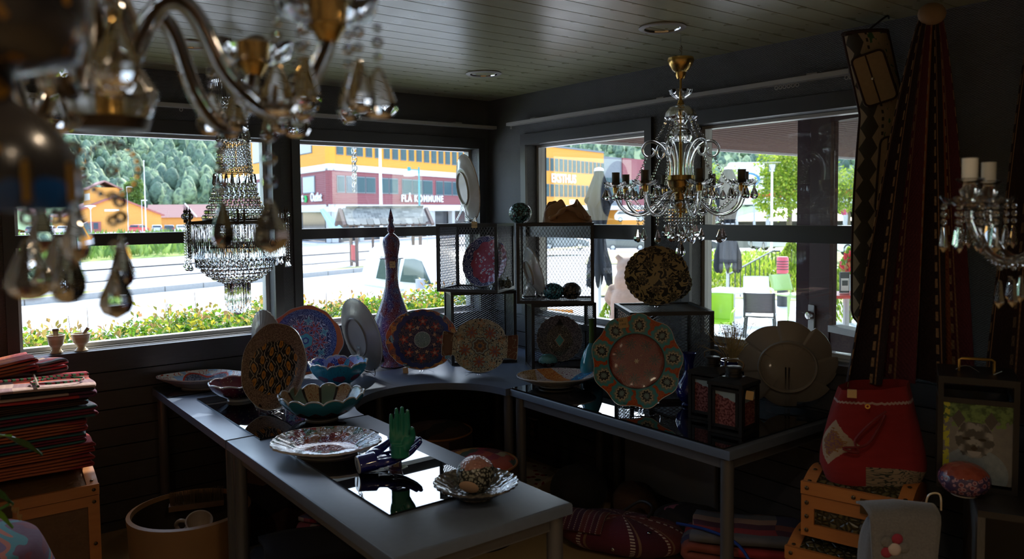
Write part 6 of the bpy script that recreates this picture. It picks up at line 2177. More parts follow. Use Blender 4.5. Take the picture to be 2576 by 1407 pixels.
mat('cloth_maroon', fn=stripes([(0.12, 0.015, 0.035), (0.08, 0.012, 0.03), (0.15, 0.03, 0.03), (0.06, 0.012, 0.04)], 9, (0.6, 0.5, 0.45)), **CL)
mat('cloth_kilim_red', fn=kilim([(0.42, 0.04, 0.05), (0.12, 0.03, 0.06), (0.5, 0.3, 0.22), (0.05, 0.05, 0.12), (0.3, 0.08, 0.06), (0.16, 0.16, 0.18)], 16, 5, 0.6), **CL)
mat('cloth_hanging', fn=stripes([(0.022, 0.009, 0.012), (0.035, 0.01, 0.014), (0.02, 0.009, 0.016), (0.26, 0.085, 0.03), (0.04, 0.01, 0.018), (0.09, 0.014, 0.03)], 11, (0.3, 0.2, 0.12)), **CL)
mat('cloth_hanging_b', fn=stripes([(0.02, 0.008, 0.012), (0.03, 0.01, 0.014), (0.04, 0.012, 0.018)], 7, (0.14, 0.1, 0.07)), **CL)
mat('wood_orange', fn=lambda g: (g.coords(), {'Base Color': g.mix(g.noise(7, 4, g.vec(*[c * k for c, k in zip(g.coords(), (1, 6, 6))])), (0.36, 0.12, 0.03), (0.56, 0.22, 0.06)), 'bump': (g.noise(60, 3), 0.1, 0.002)})[1], rough=0.4, coat=0.15)
mat('leather_brown', fn=lambda g: (g.coords(), {'Base Color': g.mix(g.noise(20, 3), (0.1, 0.05, 0.02), (0.17, 0.085, 0.035)), 'bump': (g.vor(70), 0.4, 0.003)})[1], rough=0.5)
mat('croc_green', fn=lambda g: (g.coords(), {'Base Color': g.mix(g.vor(48, 'DISTANCE_TO_EDGE').step(0.0, 0.25), (0.02, 0.018, 0.008), (0.1, 0.085, 0.035)), 'bump': (g.vor(48, 'DISTANCE_TO_EDGE').step(0, 0.3), 0.9, 0.006)})[1], rough=0.3)
mat('nail_dark', (0.1, 0.07, 0.04), 0.35, 0.8)
mat('leather_black', (0.02, 0.018, 0.018), 0.5)
mat('felt_grey', fn=lambda g: (g.coords(), {'Base Color': g.mix(g.noise(160, 3), (0.1, 0.1, 0.104), (0.2, 0.2, 0.207))})[1], rough=0.95, sheen=0.3)


def folded(name, label, loc, rz, w_, d_, h_, mt, cat='blanket', group=None, fold=None, layers=2, seed=1, tilt=0.0, parts=True):
    """a folded cloth: one long sheet wrapped round in layers, bulging at the folds"""
    t = thing(name, label, cat, loc, rz, group=group)
    q = random.Random(seed)
    n = layers * 2
    path = []
    th = h_ / n
    R_ = th * 0.95
    for k in range(n):
        z = th * (k + 0.5)
        xs = [-w_ / 2 + w_ * i / 8 for i in range(9)]
        if k % 2: xs = xs[::-1]
        for x in xs: path.append((x, z + 0.12 * th * math.sin(5 * x / w_ + k + seed)))
        if k < n - 1:
            e = w_ / 2 if k % 2 == 0 else -w_ / 2
            sgn = 1 if e > 0 else -1
            for j in range(1, 5):
                a = -PI / 2 + PI * j / 5
                path.append((e + sgn * 0.5 * th * math.cos(a) * 1.4, z + th / 2 + th / 2 * math.sin(a)))
    m = MB()
    L_ = len(path) - 1
    def fn(u, v):
        i = min(L_, int(u * L_ + 0.5))
        x, z = path[i]
        e = 0.006 * math.sin(9 * v + i * 0.7 + seed)
        ed = 1 + 0.015 * math.sin(i * 0.9 + seed)
        return (x + e, (v - 0.5) * d_ * ed, z)
    m.grid(fn, L_, 10)
    o = m.build('cloth', mt, t, 60)
    md = o.modifiers.new('thickness', 'SOLIDIFY')
    md.thickness = th * 0.62
    md.offset = 0
    t.rotation_euler = (0, tilt, rz)
    return t


def chest(label, loc, rz, W, Dp, Hb, panel, nails=True):
    """trunk with wooden frame, inset panels and an arched lid; front is local -y"""
    t = thing('wooden_chest', label, 'chest', loc, rz, group='small wooden chests')
    b = 0.045
    MB().box((0, 0, Hb / 2), (W - 0.02, Dp - 0.02, Hb - 0.004)).build('body_panel', panel, t)
    f = []
    for sx in (-1, 1):
        for sy in (-1, 1): MB().box((sx * (W / 2 - b / 2), sy * (Dp / 2 - 0.006), Hb / 2), (b, 0.014, Hb)).build('stile', 'wood_orange', t)
        for z in (b / 2, Hb - b / 2): MB().box((sx * (W / 2 - 0.006), 0, z), (0.014, Dp - 0.03, b)).build('rail', 'wood_orange', t)
    for sy in (-1, 1):
        for z in (b / 2, Hb - b / 2): MB().box((0, sy * (Dp / 2 - 0.006), z), (W - 2 * b, 0.014, b)).build('rail', 'wood_orange', t)
    # arched lid
    la = 0.16 * Dp
    arch = lambda off: [(y, Hb + 0.03 + (la + off) * math.cos(PI * y / Dp * 0.92)) for y in [Dp / 2 - Dp * i / 12 for i in range(13)]]
    def slab(x0, x1, off, name, mt):
        pts = [(y, z) for y, z in arch(off)]
        pts = pts + [(-Dp / 2, Hb + 0.004), (Dp / 2, Hb + 0.004)]
        T = Matrix(((0, 0, 1, 0), (1, 0, 0, 0), (0, 1, 0, 0), (0, 0, 0, 1)))
        MB().prism(pts, x0, x1, T).build(name, mt, t, 30)
    slab(-W / 2 + 0.01, W / 2 - 0.01, -0.006, 'lid', panel)
    slab(-W / 2, -W / 2 + b, 0.002, 'lid_strap', 'wood_orange')
    slab(W / 2 - b, W / 2, 0.002, 'lid_strap', 'wood_orange')
    MB().box((0, -Dp / 2 - 0.001, Hb + 0.027), (W, 0.016, 0.045)).build('lid_rail', 'wood_orange', t)
    nm = MB().sph((0, 0, 0), 0.008, 8, 4, (1, 0.5, 1)).mesh('nail', 'nail_dark')
    for sx in (-1, 1):
        for z in (0.025, Hb * 0.5, Hb - 0.025, Hb + 0.028): place('nail', nm, t, (sx * (W / 2 - 0.022), -Dp / 2 - 0.01, z))
        for k in (1, 5, 8, 11):
            y, z = arch(0.004)[k]
            place('nail', nm, t, (sx * (W / 2 - 0.022), y, z), (PI / 2, 0, 0))
    place('nail', nm, t, (0, -Dp / 2 - 0.01, Hb + 0.028))
    MB().box((W * 0.12, -Dp / 2 - 0.012, Hb + 0.005), (0.04, 0.006, 0.05)).build('latch', 'nail_dark', t)
    return t


chest('large wooden chest under the blanket stack by the window', (-3.06, -0.46, 0.0), 0.0, 0.9, 0.44, 0.42, 'leather_brown')
zb = 0.535
bl_ = [('wine red folded blanket at the bottom of the stack', 'cloth_tartan_b', 0.06, 0.5), ('dark red striped blanket second in the stack', 'cloth_tartan_b', 0.05, 0.48), ('plum folded blanket low in the stack', 'cloth_tartan_a', 0.05, 0.5), ('rust and wine folded blanket mid stack', 'cloth_tartan_b', 0.055, 0.47), ('teal and wine tartan blanket mid stack', 'cloth_tartan_a', 0.06, 0.5), ('black and red folded blanket high in the stack', 'cloth_dark', 0.04, 0.5)]
for i, (lb, mt, h_, w_) in enumerate(bl_):
    folded('folded_blanket', lb, (-2.88 + 0.02 * math.sin(i * 2.1), -0.46, zb), 0.04 * math.sin(i * 1.7), w_, 0.34, h_ - 0.004, mt, group='folded blankets on the chest', seed=i + 2)
    zb += h_
folded('patchwork_bag', 'patchwork embroidered blanket on top of the stack', (-2.87, -0.46, zb), -0.05, 0.53, 0.36, 0.06, 'cloth_patch', group='folded blankets on the chest', seed=11, tilt=0.03)
# embroidered borders on the patchwork
pb = bpy.data.objects['patchwork_bag']
mat('braid', fn=lambda g: (g.coords(), g.ramp(((g.coords()[0] + g.coords()[1]) * 34).fract(), [(0, (0.5, 0.08, 0.12)), (0.4, (0.02, 0.016, 0.015)), (0.6, (0.08, 0.3, 0.14))], True))[1], rough=0.9)
MB().tube([(-0.27 + 0.54 * i / 10, 0.02 + 0.004 * math.sin(i), 0.071) for i in range(11)], 0.0065, 6, T=Matrix.Diagonal((1, 1, 1, 1))).build('braid', 'braid', pb)
MB().tube([(0.06, -0.18 + 0.36 * i / 10, 0.071) for i in range(11)], 0.0065, 6).build('braid', 'braid', pb)
MB().tube([(0.06 + 0.1 * math.cos(a) + 0.08, -0.08 + 0.06 * math.sin(a), 0.071) for a in [TAU * i / 20 for i in range(20)]], 0.005, 6, True).build('braid', 'braid', pb)
zb += 0.068
folded('folded_blanket', 'rust kilim cushion lying highest on the stack', (-2.98, -0.27, zb), 0.08, 0.36, 0.2, 0.06, 'cloth_tartan_b', group='folded blankets on the chest', seed=21, tilt=-0.12)
folded('folded_blanket', 'pinkish woven cloth at the right end of the stack top', (-2.755, -0.24, zb - 0.01), 0.5, 0.13, 0.15, 0.06, 'cloth_kilim_red', group='folded blankets on the chest', seed=22)
folded('folded_blanket', 'bright red cloth at the very left of the stack top', (-3.08, -0.17, zb + 0.062), 0.03, 0.3, 0.16, 0.035, 'cloth_red', group='folded blankets on the chest', seed=23)

# mortars on the sill
mat('onyx', fn=lambda g: (g.coords(), {'Base Color': g.mix(((g.coords()[2] * 160) + g.noise(20, 3) * 4).sin(), (0.62, 0.48, 0.3), (0.75, 0.66, 0.52))})[1], rough=0.25, coat=0.3)
mat('onyx_dark', (0.14, 0.085, 0.05), 0.3)
mr = thing('mortar', 'pale onyx mortar with upright dark pestle on the sill', 'mortar', (-2.665, 0.008, Z0 + 0.0005), group='onyx mortars')
MB().lathe([(0.026, 0), (0.03, 0.006), (0.022, 0.02), (0.02, 0.03), (0.032, 0.045), (0.037, 0.07), (0.041, 0.088), (0.042, 0.092), (0.037, 0.092), (0.03, 0.06), (0.001, 0.05)], 28).build('bowl', 'onyx', mr, 50)
MB().lathe([(0.01, 0.055), (0.011, 0.09), (0.013, 0.11), (0.016, 0.116), (0.014, 0.124), (0.001, 0.126)], 16).build('pestle', 'onyx_dark', mr, 50)
mr = thing('mortar', 'cream onyx mortar with slanting pestle on the sill', 'mortar', (-2.555, 0.008, Z0 + 0.0005), group='onyx mortars')
MB().lathe([(0.028, 0), (0.032, 0.005), (0.02, 0.018), (0.019, 0.028), (0.035, 0.045), (0.042, 0.07), (0.045, 0.085), (0.046, 0.089), (0.041, 0.089), (0.034, 0.06), (0.001, 0.05)], 28).build('bowl', 'onyx', mr, 50)
MB().tube([(-0.005, 0, 0.06), (0.015, -0.004, 0.09), (0.034, -0.008, 0.115)], [0.01, 0.007, 0.0095], 12).build('pestle', 'onyx_dark', mr, 60)

# draped blanket at the lower left, and the plant before it
dr_ = thing('draped_blanket', 'plaid blanket draped over a rounded chair at lower left', 'blanket', (-3.24, -1.54, 0.0))
m = MB()
def drape(u, v):
    a = PI * (u - 0.5)
    R0 = 0.32
    if v < 0.35:
        s = v / 0.35
        r, z = R0 * s, 0.62 + 0.05 * math.cos(s * PI / 2)
    else:
        s = (v - 0.35) / 0.65
        r, z = R0 + 0.05 * math.sin(s * PI) + 0.05 * s + 0.018 * math.sin(u * 40) * s, 0.62 - 0.58 * s
    an = TAU * u
    return (r * math.cos(an), r * 0.9 * math.sin(an), z)
m.grid(drape, 72, 26, closeu=True)
m.build('cloth', 'cloth_drape', dr_, 180)
sb = [Vector((0.36 * math.cos(a), 0.33 * math.sin(a), 0.33 + 0.12 * math.sin(a * 2))) for a in [-1.3 + 1.5 * i / 10 for i in range(11)]]
MB().tube(sb, [0.028 + 0.002 * (i % 2) for i in range(11)], 10).build('rolled_edge', 'cloth_red', dr_, 60)
mat('leaf_green', fn=lambda g: (g.coords(), {'Base Color': g.mix(g.noise(9, 2), (0.025, 0.09, 0.025), (0.06, 0.16, 0.03)), 'bump': ((g.coords()[0] * 300).sin(), 0.1, 0.002)})[1], rough=0.3)
mat('leaf_bright', (0.14, 0.36, 0.03), 0.35)
mat('leaf_dry', (0.36, 0.22, 0.1), 0.7)
mat('pot_clay', (0.28, 0.14, 0.08), 0.7)
pt = thing('potted_plant', 'leafy peace lily with drooping leaves at the left edge', 'plant', (-3.24, -2.3, 0.0))
MB().lathe([(0.09, 0.45), (0.1, 0.46), (0.13, 0.7), (0.14, 0.72), (0.12, 0.72), (0.11, 0.68), (0.001, 0.67)], 28).build('pot', 'pot_clay', pt)
MB().lathe([(0.16, 0), (0.16, 0.02), (0.03, 0.04), (0.03, 0.42), (0.12, 0.44), (0.12, 0.449), (0.001, 0.449)], 24).build('pot_stand', 'black_metal', pt)
def big_leaf(tip, base, w_, mt, droop):
    base, tip = Vector(base), Vector(tip)
    d_ = tip - base
    side = d_.cross(Vector((0, 0, 1))).normalized()
    upn = side.cross(d_).normalized()
    m = MB()
    def fn(u, v):
        c_ = base + d_ * v + Vector((0, 0, droop * math.sin(PI * v) - 0.0))
        wd = w_ * (math.sin(PI * min(1, v ** 0.75)) ** 0.8) + 0.0015
        s = (u - 0.5) * 2
        return tuple(c_ + side * wd * s + upn * (abs(s) * wd * 0.35 + 0.004 * math.sin(14 * v + 3 * s)))
    m.grid(fn, 8, 16)
    o = m.build('leaf', mt, pt, 180)
    MB().tube(spline([(0, 0, 0.66), tuple(base * 0.5 + Vector((0, 0, 0.42))), tuple(base)], 5), 0.004, 6).build('leaf_stalk', 'leaf_green', pt)
for tip, base, wd, mt, dp in (((0.27, 0.14, 1.03), (0.06, 0.05, 1.13), 0.03, 'leaf_green', 0.03), ((0.2, 0.1, 0.93), (0.03, 0.03, 1.03), 0.034, 'leaf_green', 0.03),
                              ((0.2, 0.14, 0.86), (0.06, 0.04, 0.93), 0.016, 'leaf_bright', 0.05), ((0.14, 0.09, 0.79), (0.02, 0.02, 0.93), 0.045, 'leaf_green', 0.02),
                              ((0.2, 0.06, 1.11), (0.03, 0.02, 1.08), 0.02, 'leaf_bright', 0.02), ((-0.16, 0.1, 1.0), (-0.03, 0.03, 1.0), 0.04, 'leaf_green', 0.05), ((0.05, -0.2, 0.95), (0.0, -0.04, 0.98), 0.04, 'leaf_green', 0.05)):
    big_leaf(tip, base, wd, mt, dp)
big_leaf((0.215, 0.11, 0.885), (0.19, 0.095, 0.935), 0.01, 'leaf_dry', 0.0)

# big round pot with the jug
mat('pot_tan', fn=lambda g: (g.coords(), {'Base Color': g.mix(g.noise(5, 5), (0.2, 0.1, 0.04), (0.33, 0.18, 0.075)), 'bump': (g.noise(40, 3), 0.2, 0.003)})[1], rough=0.45)
mat('pot_inside', (0.03, 0.018, 0.01), 0.7)
pp = thing('round_pot', 'wide tan clay pot on the floor under the left table', 'pot', (-2.264, -0.79, 0.0))
MB().lathe([(0.22, 0), (0.24, 0.02), (0.255, 0.15), (0.258, 0.27), (0.262, 0.285), (0.262, 0.305), (0.245, 0.31), (0.24, 0.29)], 56, cap=False).build('wall', 'pot_tan', pp, 50)
MB().lathe([(0.24, 0.29), (0.236, 0.12), (0.2, 0.05), (0.001, 0.045)], 56, cap=False).build('inside', 'pot_inside', pp, 50)
mat('jug_glaze', fn=lambda g: (g.coords(), {'Base Color': g.mix(g.noise(10, 4), (0.26, 0.19, 0.14), (0.42, 0.33, 0.26))})[1], rough=0.3, coat=0.2)
jg = thing('clay_jug', 'brown clay jug lying in the round pot with two handles', 'jug', (-2.24, -0.83, 0.17))
jg.rotation_euler = (0.5, 0.25, -yaw)
MB().lathe([(0.03, -0.08), (0.06, -0.07), (0.085, -0.02), (0.08, 0.03), (0.05, 0.065), (0.042, 0.09), (0.058, 0.13), (0.052, 0.13), (0.038, 0.095), (0.001, 0.06)], 36).build('body', 'jug_glaze', jg, 60)
for sgn in (-1, 1): MB().tube(spline([(sgn * 0.045, 0, 0.1), (sgn * 0.085, 0, 0.1), (sgn * 0.105, 0, 0.06), (sgn * 0.085, 0, 0.02)], 5), 0.009, 8).build('handle', 'jug_glaze', jg, 60)
mat('bristle', (0.12, 0.085, 0.04), 0.6)
br = thing('hand_brush', 'dark bristle brush lying at the back of the pot', 'brush', (-2.2, -0.66, 0.27), -0.3)
MB().box((0, 0, 0), (0.24, 0.05, 0.025)).build('brush_block', 'leather_brown', br)
m = MB()
for k in range(420):
    x, y = rnd.uniform(-0.115, 0.115), rnd.uniform(-0.022, 0.022)
    m.tube([(x, y, 0.012), (x * 1.05, y * 1.6, 0.065)], [0.001, 0.0006], 3)
tag(m.build('bristles', 'bristle', br, 0), kind='stuff')

# rugs and folded textiles under the near table
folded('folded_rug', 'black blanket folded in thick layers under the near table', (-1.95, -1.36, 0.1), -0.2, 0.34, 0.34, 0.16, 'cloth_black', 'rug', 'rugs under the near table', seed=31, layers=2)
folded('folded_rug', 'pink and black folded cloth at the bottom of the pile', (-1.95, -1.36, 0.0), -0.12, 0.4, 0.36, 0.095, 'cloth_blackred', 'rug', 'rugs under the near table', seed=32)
folded('folded_rug', 'red and white patterned cloth folded behind the black blanket', (-1.6, -1.02, 0.1), 0.5, 0.36, 0.3, 0.12, 'cloth_blackred', 'rug', 'rugs under the near table', seed=33)
folded('folded_rug', 'red folded carpet lowest behind the pile', (-1.6, -1.02, 0.0), 0.45, 0.42, 0.32, 0.095, 'cloth_kilim_red', 'rug', 'rugs under the near table', seed=34)
folded('folded_rug', 'rust coloured kilim folded beside the fringed rug', (-1.62, -2.14, 0.0), -0.5, 0.42, 0.34, 0.2, 'cloth_rust', 'rug', 'rugs under the near table', seed=35, layers=2)
fr = thing('fringed_rug', 'colourful rug roll with long cream fringe under the near table', 'rug', (-1.84, -1.8, 0.0), -0.35, group='rugs under the near table')
def rollr(u, v):
    x = -0.12 + 0.36 * v
    a = PI * u
    return (x, -0.17 * math.cos(a) - 0.02, 0.02 + 0.26 * math.sin(a) + 0.012 * math.sin(9 * v))
m = MB(); m.grid(rollr, 22, 16); o = m.build('pile', 'cloth_fringed', fr, 180)
md = o.modifiers.new('t', 'SOLIDIFY'); md.thickness = 0.012
m = MB(); m.grid(lambda u, v: (-0.17 + 0.055 * v, -0.172 * math.cos(PI * u) - 0.02, 0.022 + 0.265 * math.sin(PI * u)), 22, 3); m.build('end_band', 'cloth_cream', fr, 180)
m = MB()
for k in range(150):
    a = PI * k / 149
    p = Vector((-0.17, -0.172 * math.cos(a) - 0.02, 0.022 + 0.265 * math.sin(a)))
    m.tube([p, p + Vector((-0.04, rnd.gauss(0, 0.012), rnd.gauss(0.0, 0.012))), p + Vector((-0.075 + rnd.gauss(0, 0.012), rnd.gauss(0, 0.025), -0.035 + rnd.gauss(0, 0.012)))], [0.0024, 0.0022, 0.001], 4)
tag(m.build('fringe', 'cloth_cream', fr, 60), kind='stuff')
lr = thing('leaning_rug', 'dark brown medallion rug leaning behind the round pot', 'rug', (-1.72, -0.62, 0.0), -0.2)
m = MB(); m.grid(lambda u, v: (-0.3 + 0.62 * u, -0.1 + 0.3 * v + 0.02 * math.sin(7 * u), 0.56 * v), 16, 16); o = m.build('pile', 'cloth_dark', lr, 180)
md = o.modifiers.new('t', 'SOLIDIFY'); md.thickness = 0.015

# kilim poufs
def pouf(label, loc, r, h, side, top):
    t = thing('pouf', label, 'pouf', loc, 0.3, group='kilim poufs')
    m = MB(); m.grid(lambda u, v: (r * (1 + 0.05 * math.sin(PI * v)) * math.cos(TAU * v * 0 + TAU * u), r * (1 + 0.05 * math.sin(PI * v)) * math.sin(TAU * u), 0.03 + (h - 0.07) * v), 48, 8, closeu=True)
    m.build('side_panel', side, t, 180)
    m = MB(); m.grid(lambda u, v: (2 * r * (u - 0.5) * math.sqrt(1 - 2 * (v - 0.5) ** 2) * 1.0, 2 * r * (v - 0.5) * math.sqrt(1 - 2 * (u - 0.5) ** 2), h - 0.04 + 0.045 * (1 - min(1, 4 * ((u - 0.5) ** 2 + (v - 0.5) ** 2 - 2 * ((u - 0.5) * (v - 0.5)) ** 2))) ** 0.6), 28, 28)
    m.build('cushion_top', top, t, 180)
    MB().tube([(r * 1.005 * math.cos(TAU * i / 40), r * 1.005 * math.sin(TAU * i / 40), h - 0.04) for i in range(40)], 0.006, 6, True).build('piping', 'cloth_rust', t)
    MB().lathe([(r * 0.97, 0.0), (r * 0.98, 0.03), (r * 0.9, 0.03)], 40).build('base', 'cloth_black', t)
    return t
pouf('round kilim pouf with orange and red top under the curved table', (-1.02, -1.26, 0), 0.21, 0.42, 'cloth_kilim_side', 'cloth_kilim_pouf')
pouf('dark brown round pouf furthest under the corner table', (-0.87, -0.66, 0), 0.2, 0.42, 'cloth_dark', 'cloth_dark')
# socket and panel heater on the right wall
sk = thing('wall_socket', 'black double wall socket under the terrace table', 'socket', (-0.009, -0.488, 0.2))
MB().box((-0.008, 0, 0), (0.016, 0.07, 0.13)).build('housing', 'leather_black', sk)
for z in (-0.028, 0.028): MB().lathe([(0.001, 0), (0.021, 0.001), (0.023, 0.004), (0.001, 0.005)], 20, T=Matrix.Translation((-0.016, 0, z)) @ Matrix.Rotation(-PI / 2, 4, 'Y')).build('outlet', 'onyx_dark', sk)
MB().box((-0.012, 0, 0.07), (0.024, 0.075, 0.008)).build('cover_lip', 'rail_white', sk)
mat('heater_grey', (0.2, 0.21, 0.24), 0.4)
ht = thing('panel_heater', 'flat grey panel heater on the wall under the terrace table', 'heater', (-0.035, -1.665, 0.09))
MB().rbox((0, 0, 0.15), (0.03, 0.63, 0.3), 0.006).build('panel', 'heater_grey', ht)
MB().box((0.0, 0, 0.31), (0.04, 0.62, 0.012)).build('grille', 'black_metal', ht)
for y in (-0.22, 0.22): MB().box((0.012, y, -0.045), (0.02, 0.03, 0.09)).build('foot', 'black_metal', ht)
# cherry cloth
mat('cherry_print', fn=lambda g: (g.coords(), g.mix((g.vor(16)).lt(0.26), g.mix(g.vor(9).lt(0.2), (0.56, 0.5, 0.4), (0.06, 0.12, 0.04)), (0.3, 0.02, 0.02)))[1], rough=0.8)
tag(MB().rbox((0, 0, 0.012), (0.36, 0.3, 0.024), 0.02).build('cherry_cloth', 'cherry_print', loc=(-0.27, -0.74, 0.0), rot=(0, 0, 0.3)), 'folded white cloth printed with cherries on the floor', 'cloth')

# bags and kilims under the terrace table
def softbag(name, label, loc, rz, w_, d_, h_, mt, flap=None, cat='bag', group=None, power=2.6, zpow=2.2):
    t = thing(name, label, cat, loc, rz, group=group)
    m = MB()
    def fn(u, v):
        a, b = TAU * u, PI * (v - 0.5)
        se = lambda c_, p: math.copysign(abs(c_) ** (2 / p), c_)
        x, y = se(math.cos(a), power) * se(math.cos(b), zpow), se(math.sin(a), power) * se(math.cos(b), zpow)
        wr = 1 + 0.02 * math.sin(6 * a + 5 * v) + 0.015 * math.sin(11 * a)
        return (w_ / 2 * x * wr, d_ / 2 * y * wr, h_ / 2 + h_ / 2 * se(math.sin(b), zpow) * (1 + 0.03 * math.sin(4 * a)))
    m.grid(fn, 48, 24, closeu=True)
    m.build('body', mt, t, 180)
    return t
sbg = softbag('striped_bag', 'maroon striped woven bag lying under the terrace table', (-0.56, -1.83, 0), -1.05, 0.62, 0.32, 0.17, 'cloth_maroon')
m = MB(); m.grid(lambda u, v: (-0.3 + 0.24 * u, -0.17 + 0.22 * v, 0.155 + 0.03 * math.sin(PI * v) - 0.05 * max(0, 0.4 - v)), 10, 10); o = m.build('flap', 'cloth_maroon', sbg, 180)
o.modifiers.new('t', 'SOLIDIFY').thickness = 0.01
MB().sph((0.16, -0.12, 0.155), 0.011, 10, 6, (1, 1, 0.5)).build('snap_button', 'chrome', sbg)
MB().sph((0.0, -0.168, 0.07), 0.009, 10, 6, (1, 0.6, 1)).build('snap_button', 'chrome', sbg)
MB().box((-0.28, -0.13, 0.14), (0.03, 0.012, 0.02)).build('brass_clasp', 'brass', sbg)
MB().tube(spline([(-0.02, 0.1, 0.15), (0.06, 0.13, 0.2), (0.13, 0.08, 0.2), (0.12, 0.02, 0.165)], 5), 0.008, 6).build('strap', 'leather_black', sbg)
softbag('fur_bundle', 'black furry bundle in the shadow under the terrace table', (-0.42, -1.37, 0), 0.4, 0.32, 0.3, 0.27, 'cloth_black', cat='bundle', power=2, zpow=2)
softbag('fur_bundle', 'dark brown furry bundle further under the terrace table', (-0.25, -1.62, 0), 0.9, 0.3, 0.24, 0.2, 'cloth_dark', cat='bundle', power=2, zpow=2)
softbag('floral_bag', 'dark bag with pink petals under the terrace table', (-0.24, -1.98, 0), -1.0, 0.36, 0.2, 0.19, 'cloth_blackpink' if 'cloth_blackpink' in MATS else mat('cloth_blackpink', fn=lambda g: (g.coords(), g.mix((g.noise(9, 3)).gt(0.6), (0.02, 0.018, 0.024), (0.32, 0.1, 0.16)))[1], **CL), power=2.4)
folded('folded_rug', 'red and grey patchwork kilim folded under the terrace table', (-0.24, -2.32, 0), -0.95, 0.5, 0.3, 0.2, 'cloth_kilim_red', 'rug', 'rugs under the terrace table', seed=41, layers=2)
mat('blue_trim', (0.01, 0.05, 0.3), 0.8)
tag(MB().tube(spline([(-0.47, -2.09, 0.19), (-0.44, -2.25, 0.2), (-0.45, -2.42, 0.19), (-0.5, -2.56, 0.1)], 5), 0.007, 6).build('blue_belt', 'blue_trim'), 'bright blue woven belt lying across the kilim', 'belt')

# black lanterns on the terrace table
mat('lantern_black', (0.02, 0.019, 0.02), 0.4, 0.2)
mat('heather_photo', fn=lambda g: g.mix((g.coords()[2] + g.coords()[0] * 0.25 + (g.noise(30, 4) - 0.5) * 0.03).gt(0.15), g.mix(g.noise(120, 3).step(0.35, 0.65), (0.09, 0.02, 0.025), (0.3, 0.12, 0.12)), (0.3, 0.38, 0.42)), rough=0.25)
def black_lantern(label, loc, rz):
    t = thing('black_lantern', label, 'lantern', loc, rz, group='black metal lanterns')
    w_, h_ = 0.15, 0.21
    e = 0.014
    for sx in (-1, 1):
        for sy in (-1, 1): MB().box((sx * (w_ / 2 - e / 2), sy * (w_ / 2 - e / 2), h_ / 2), (e, e, h_)).build('post', 'lantern_black', t)
    MB().box((0, 0, 0.006), (w_ - 0.002, w_ - 0.002, 0.012)).build('base', 'lantern_black', t)
    MB().box((0, 0, h_ - 0.008), (w_ + 0.006, w_ + 0.006, 0.014)).build('top_plate', 'lantern_black', t)
    MB().lathe([(w_ * 0.72, h_), (0.05, h_ + 0.016), (0.001, h_ + 0.017)], 4, T=Matrix.Rotation(PI / 4, 4, 'Z')).build('roof', 'lantern_black', t, 0)
    MB().lathe([(0.034, h_ + 0.012), (0.034, h_ + 0.026), (0.03, h_ + 0.028), (0.03, h_ + 0.036), (0.035, h_ + 0.038), (0.035, h_ + 0.052), (0.03, h_ + 0.056), (0.001, h_ + 0.057)], 28).build('chimney', 'lantern_black', t)
    for k in range(4):
        R_ = Matrix.Rotation(k * PI / 2, 4, 'Z')
        fr_ = MB()
        for a, b, c_, d_ in ((0, 0.032, w_ - 0.03, 0.012), (0, h_ - 0.03, w_ - 0.03, 0.012)): fr_.box((a, -w_ / 2 + 0.006, b), (c_, 0.008, d_), R_)
        for sx in (-1, 1): fr_.box((sx * (w_ / 2 - 0.024), -w_ / 2 + 0.006, h_ / 2), (0.012, 0.008, h_ - 0.05), R_)
        fr_.build('door_frame', 'lantern_black', t)
        MB().box((0, -w_ / 2 + 0.008, h_ / 2), (w_ - 0.055, 0.003, h_ - 0.07), R_).build('picture_pane', 'heather_photo', t)
    MB().tube(spline([(-0.036, 0, h_ + 0.045), (-0.03, -0.01, h_ + 0.075), (0.01, -0.012, h_ + 0.088), (0.045, -0.006, h_ + 0.075), (0.036, 0, h_ + 0.045)], 6), 0.0035, 8).build('carry_ring', 'chain_wire', t)
    return t
lt = black_lantern('black lantern with heather picture standing in front', (-0.575, -2.48, TZ + 0.0075), -1.42)
card(lt, Matrix.Translation((0.095, -0.05, 0.17)) @ Matrix.Rotation(1.3, 4, 'X') @ Matrix.Rotation(0.3, 4, 'Y'), (), 0.03)
black_lantern('black lantern half hidden behind the front lantern', (-0.47, -2.29, TZ + 0.0075), -1.42)

# ================================================================== right-hand corner
chest('lower wooden chest on the floor right of the tables', (-0.53, -3.0, 0.0), -1.32, 0.44, 0.3, 0.36, 'croc_green')
chest('upper wooden chest with crocodile panel under the red bag', (-0.53, -3.01, 0.455), -1.32, 0.36, 0.26, 0.15, 'croc_green')
def f_redbag(g):
    x, y = uvc(g)
    a, b = (x - 0.62).abs(), (y - 0.42).abs()
    d = a * 3.2 + b * 1.5
    n = g.noise(60, 2)
    base = g.mix(g.noise(20, 3), (0.22, 0.008, 0.01), (0.32, 0.016, 0.018))
    base = g.mix((d + (n - 0.5) * 0.05).lt(0.34), base, (0.42, 0.32, 0.24))
    base = g.mix((d + (n - 0.5) * 0.3).lt(0.22), base, g.mix(n.gt(0.5), (0.3, 0.14, 0.04), (0.2, 0.08, 0.1)))
    low = (y - ((x * 18).sin() * 0.02)).lt(0.2) * x.gt(0.74)
    base = g.mix(low, base, g.mix(scroll(g, 18, 22, 0.4), (0.32, 0.24, 0.16), (0.04, 0.05, 0.04)))
    base = g.mix((y - 0.86 + ((x * 160).sin().abs() * 0.012)).abs().lt(0.012), base, (0.5, 0.36, 0.34))
    return {'Base Color': base, 'bump': weave(g, x, y, 120)}
mat('felt_red', fn=f_redbag, **CL)
rb = thing('felt_bag', 'red embroidered felt drawstring bag on the wooden chest', 'bag', (-0.52, -3.03, 0.655), -1.0)
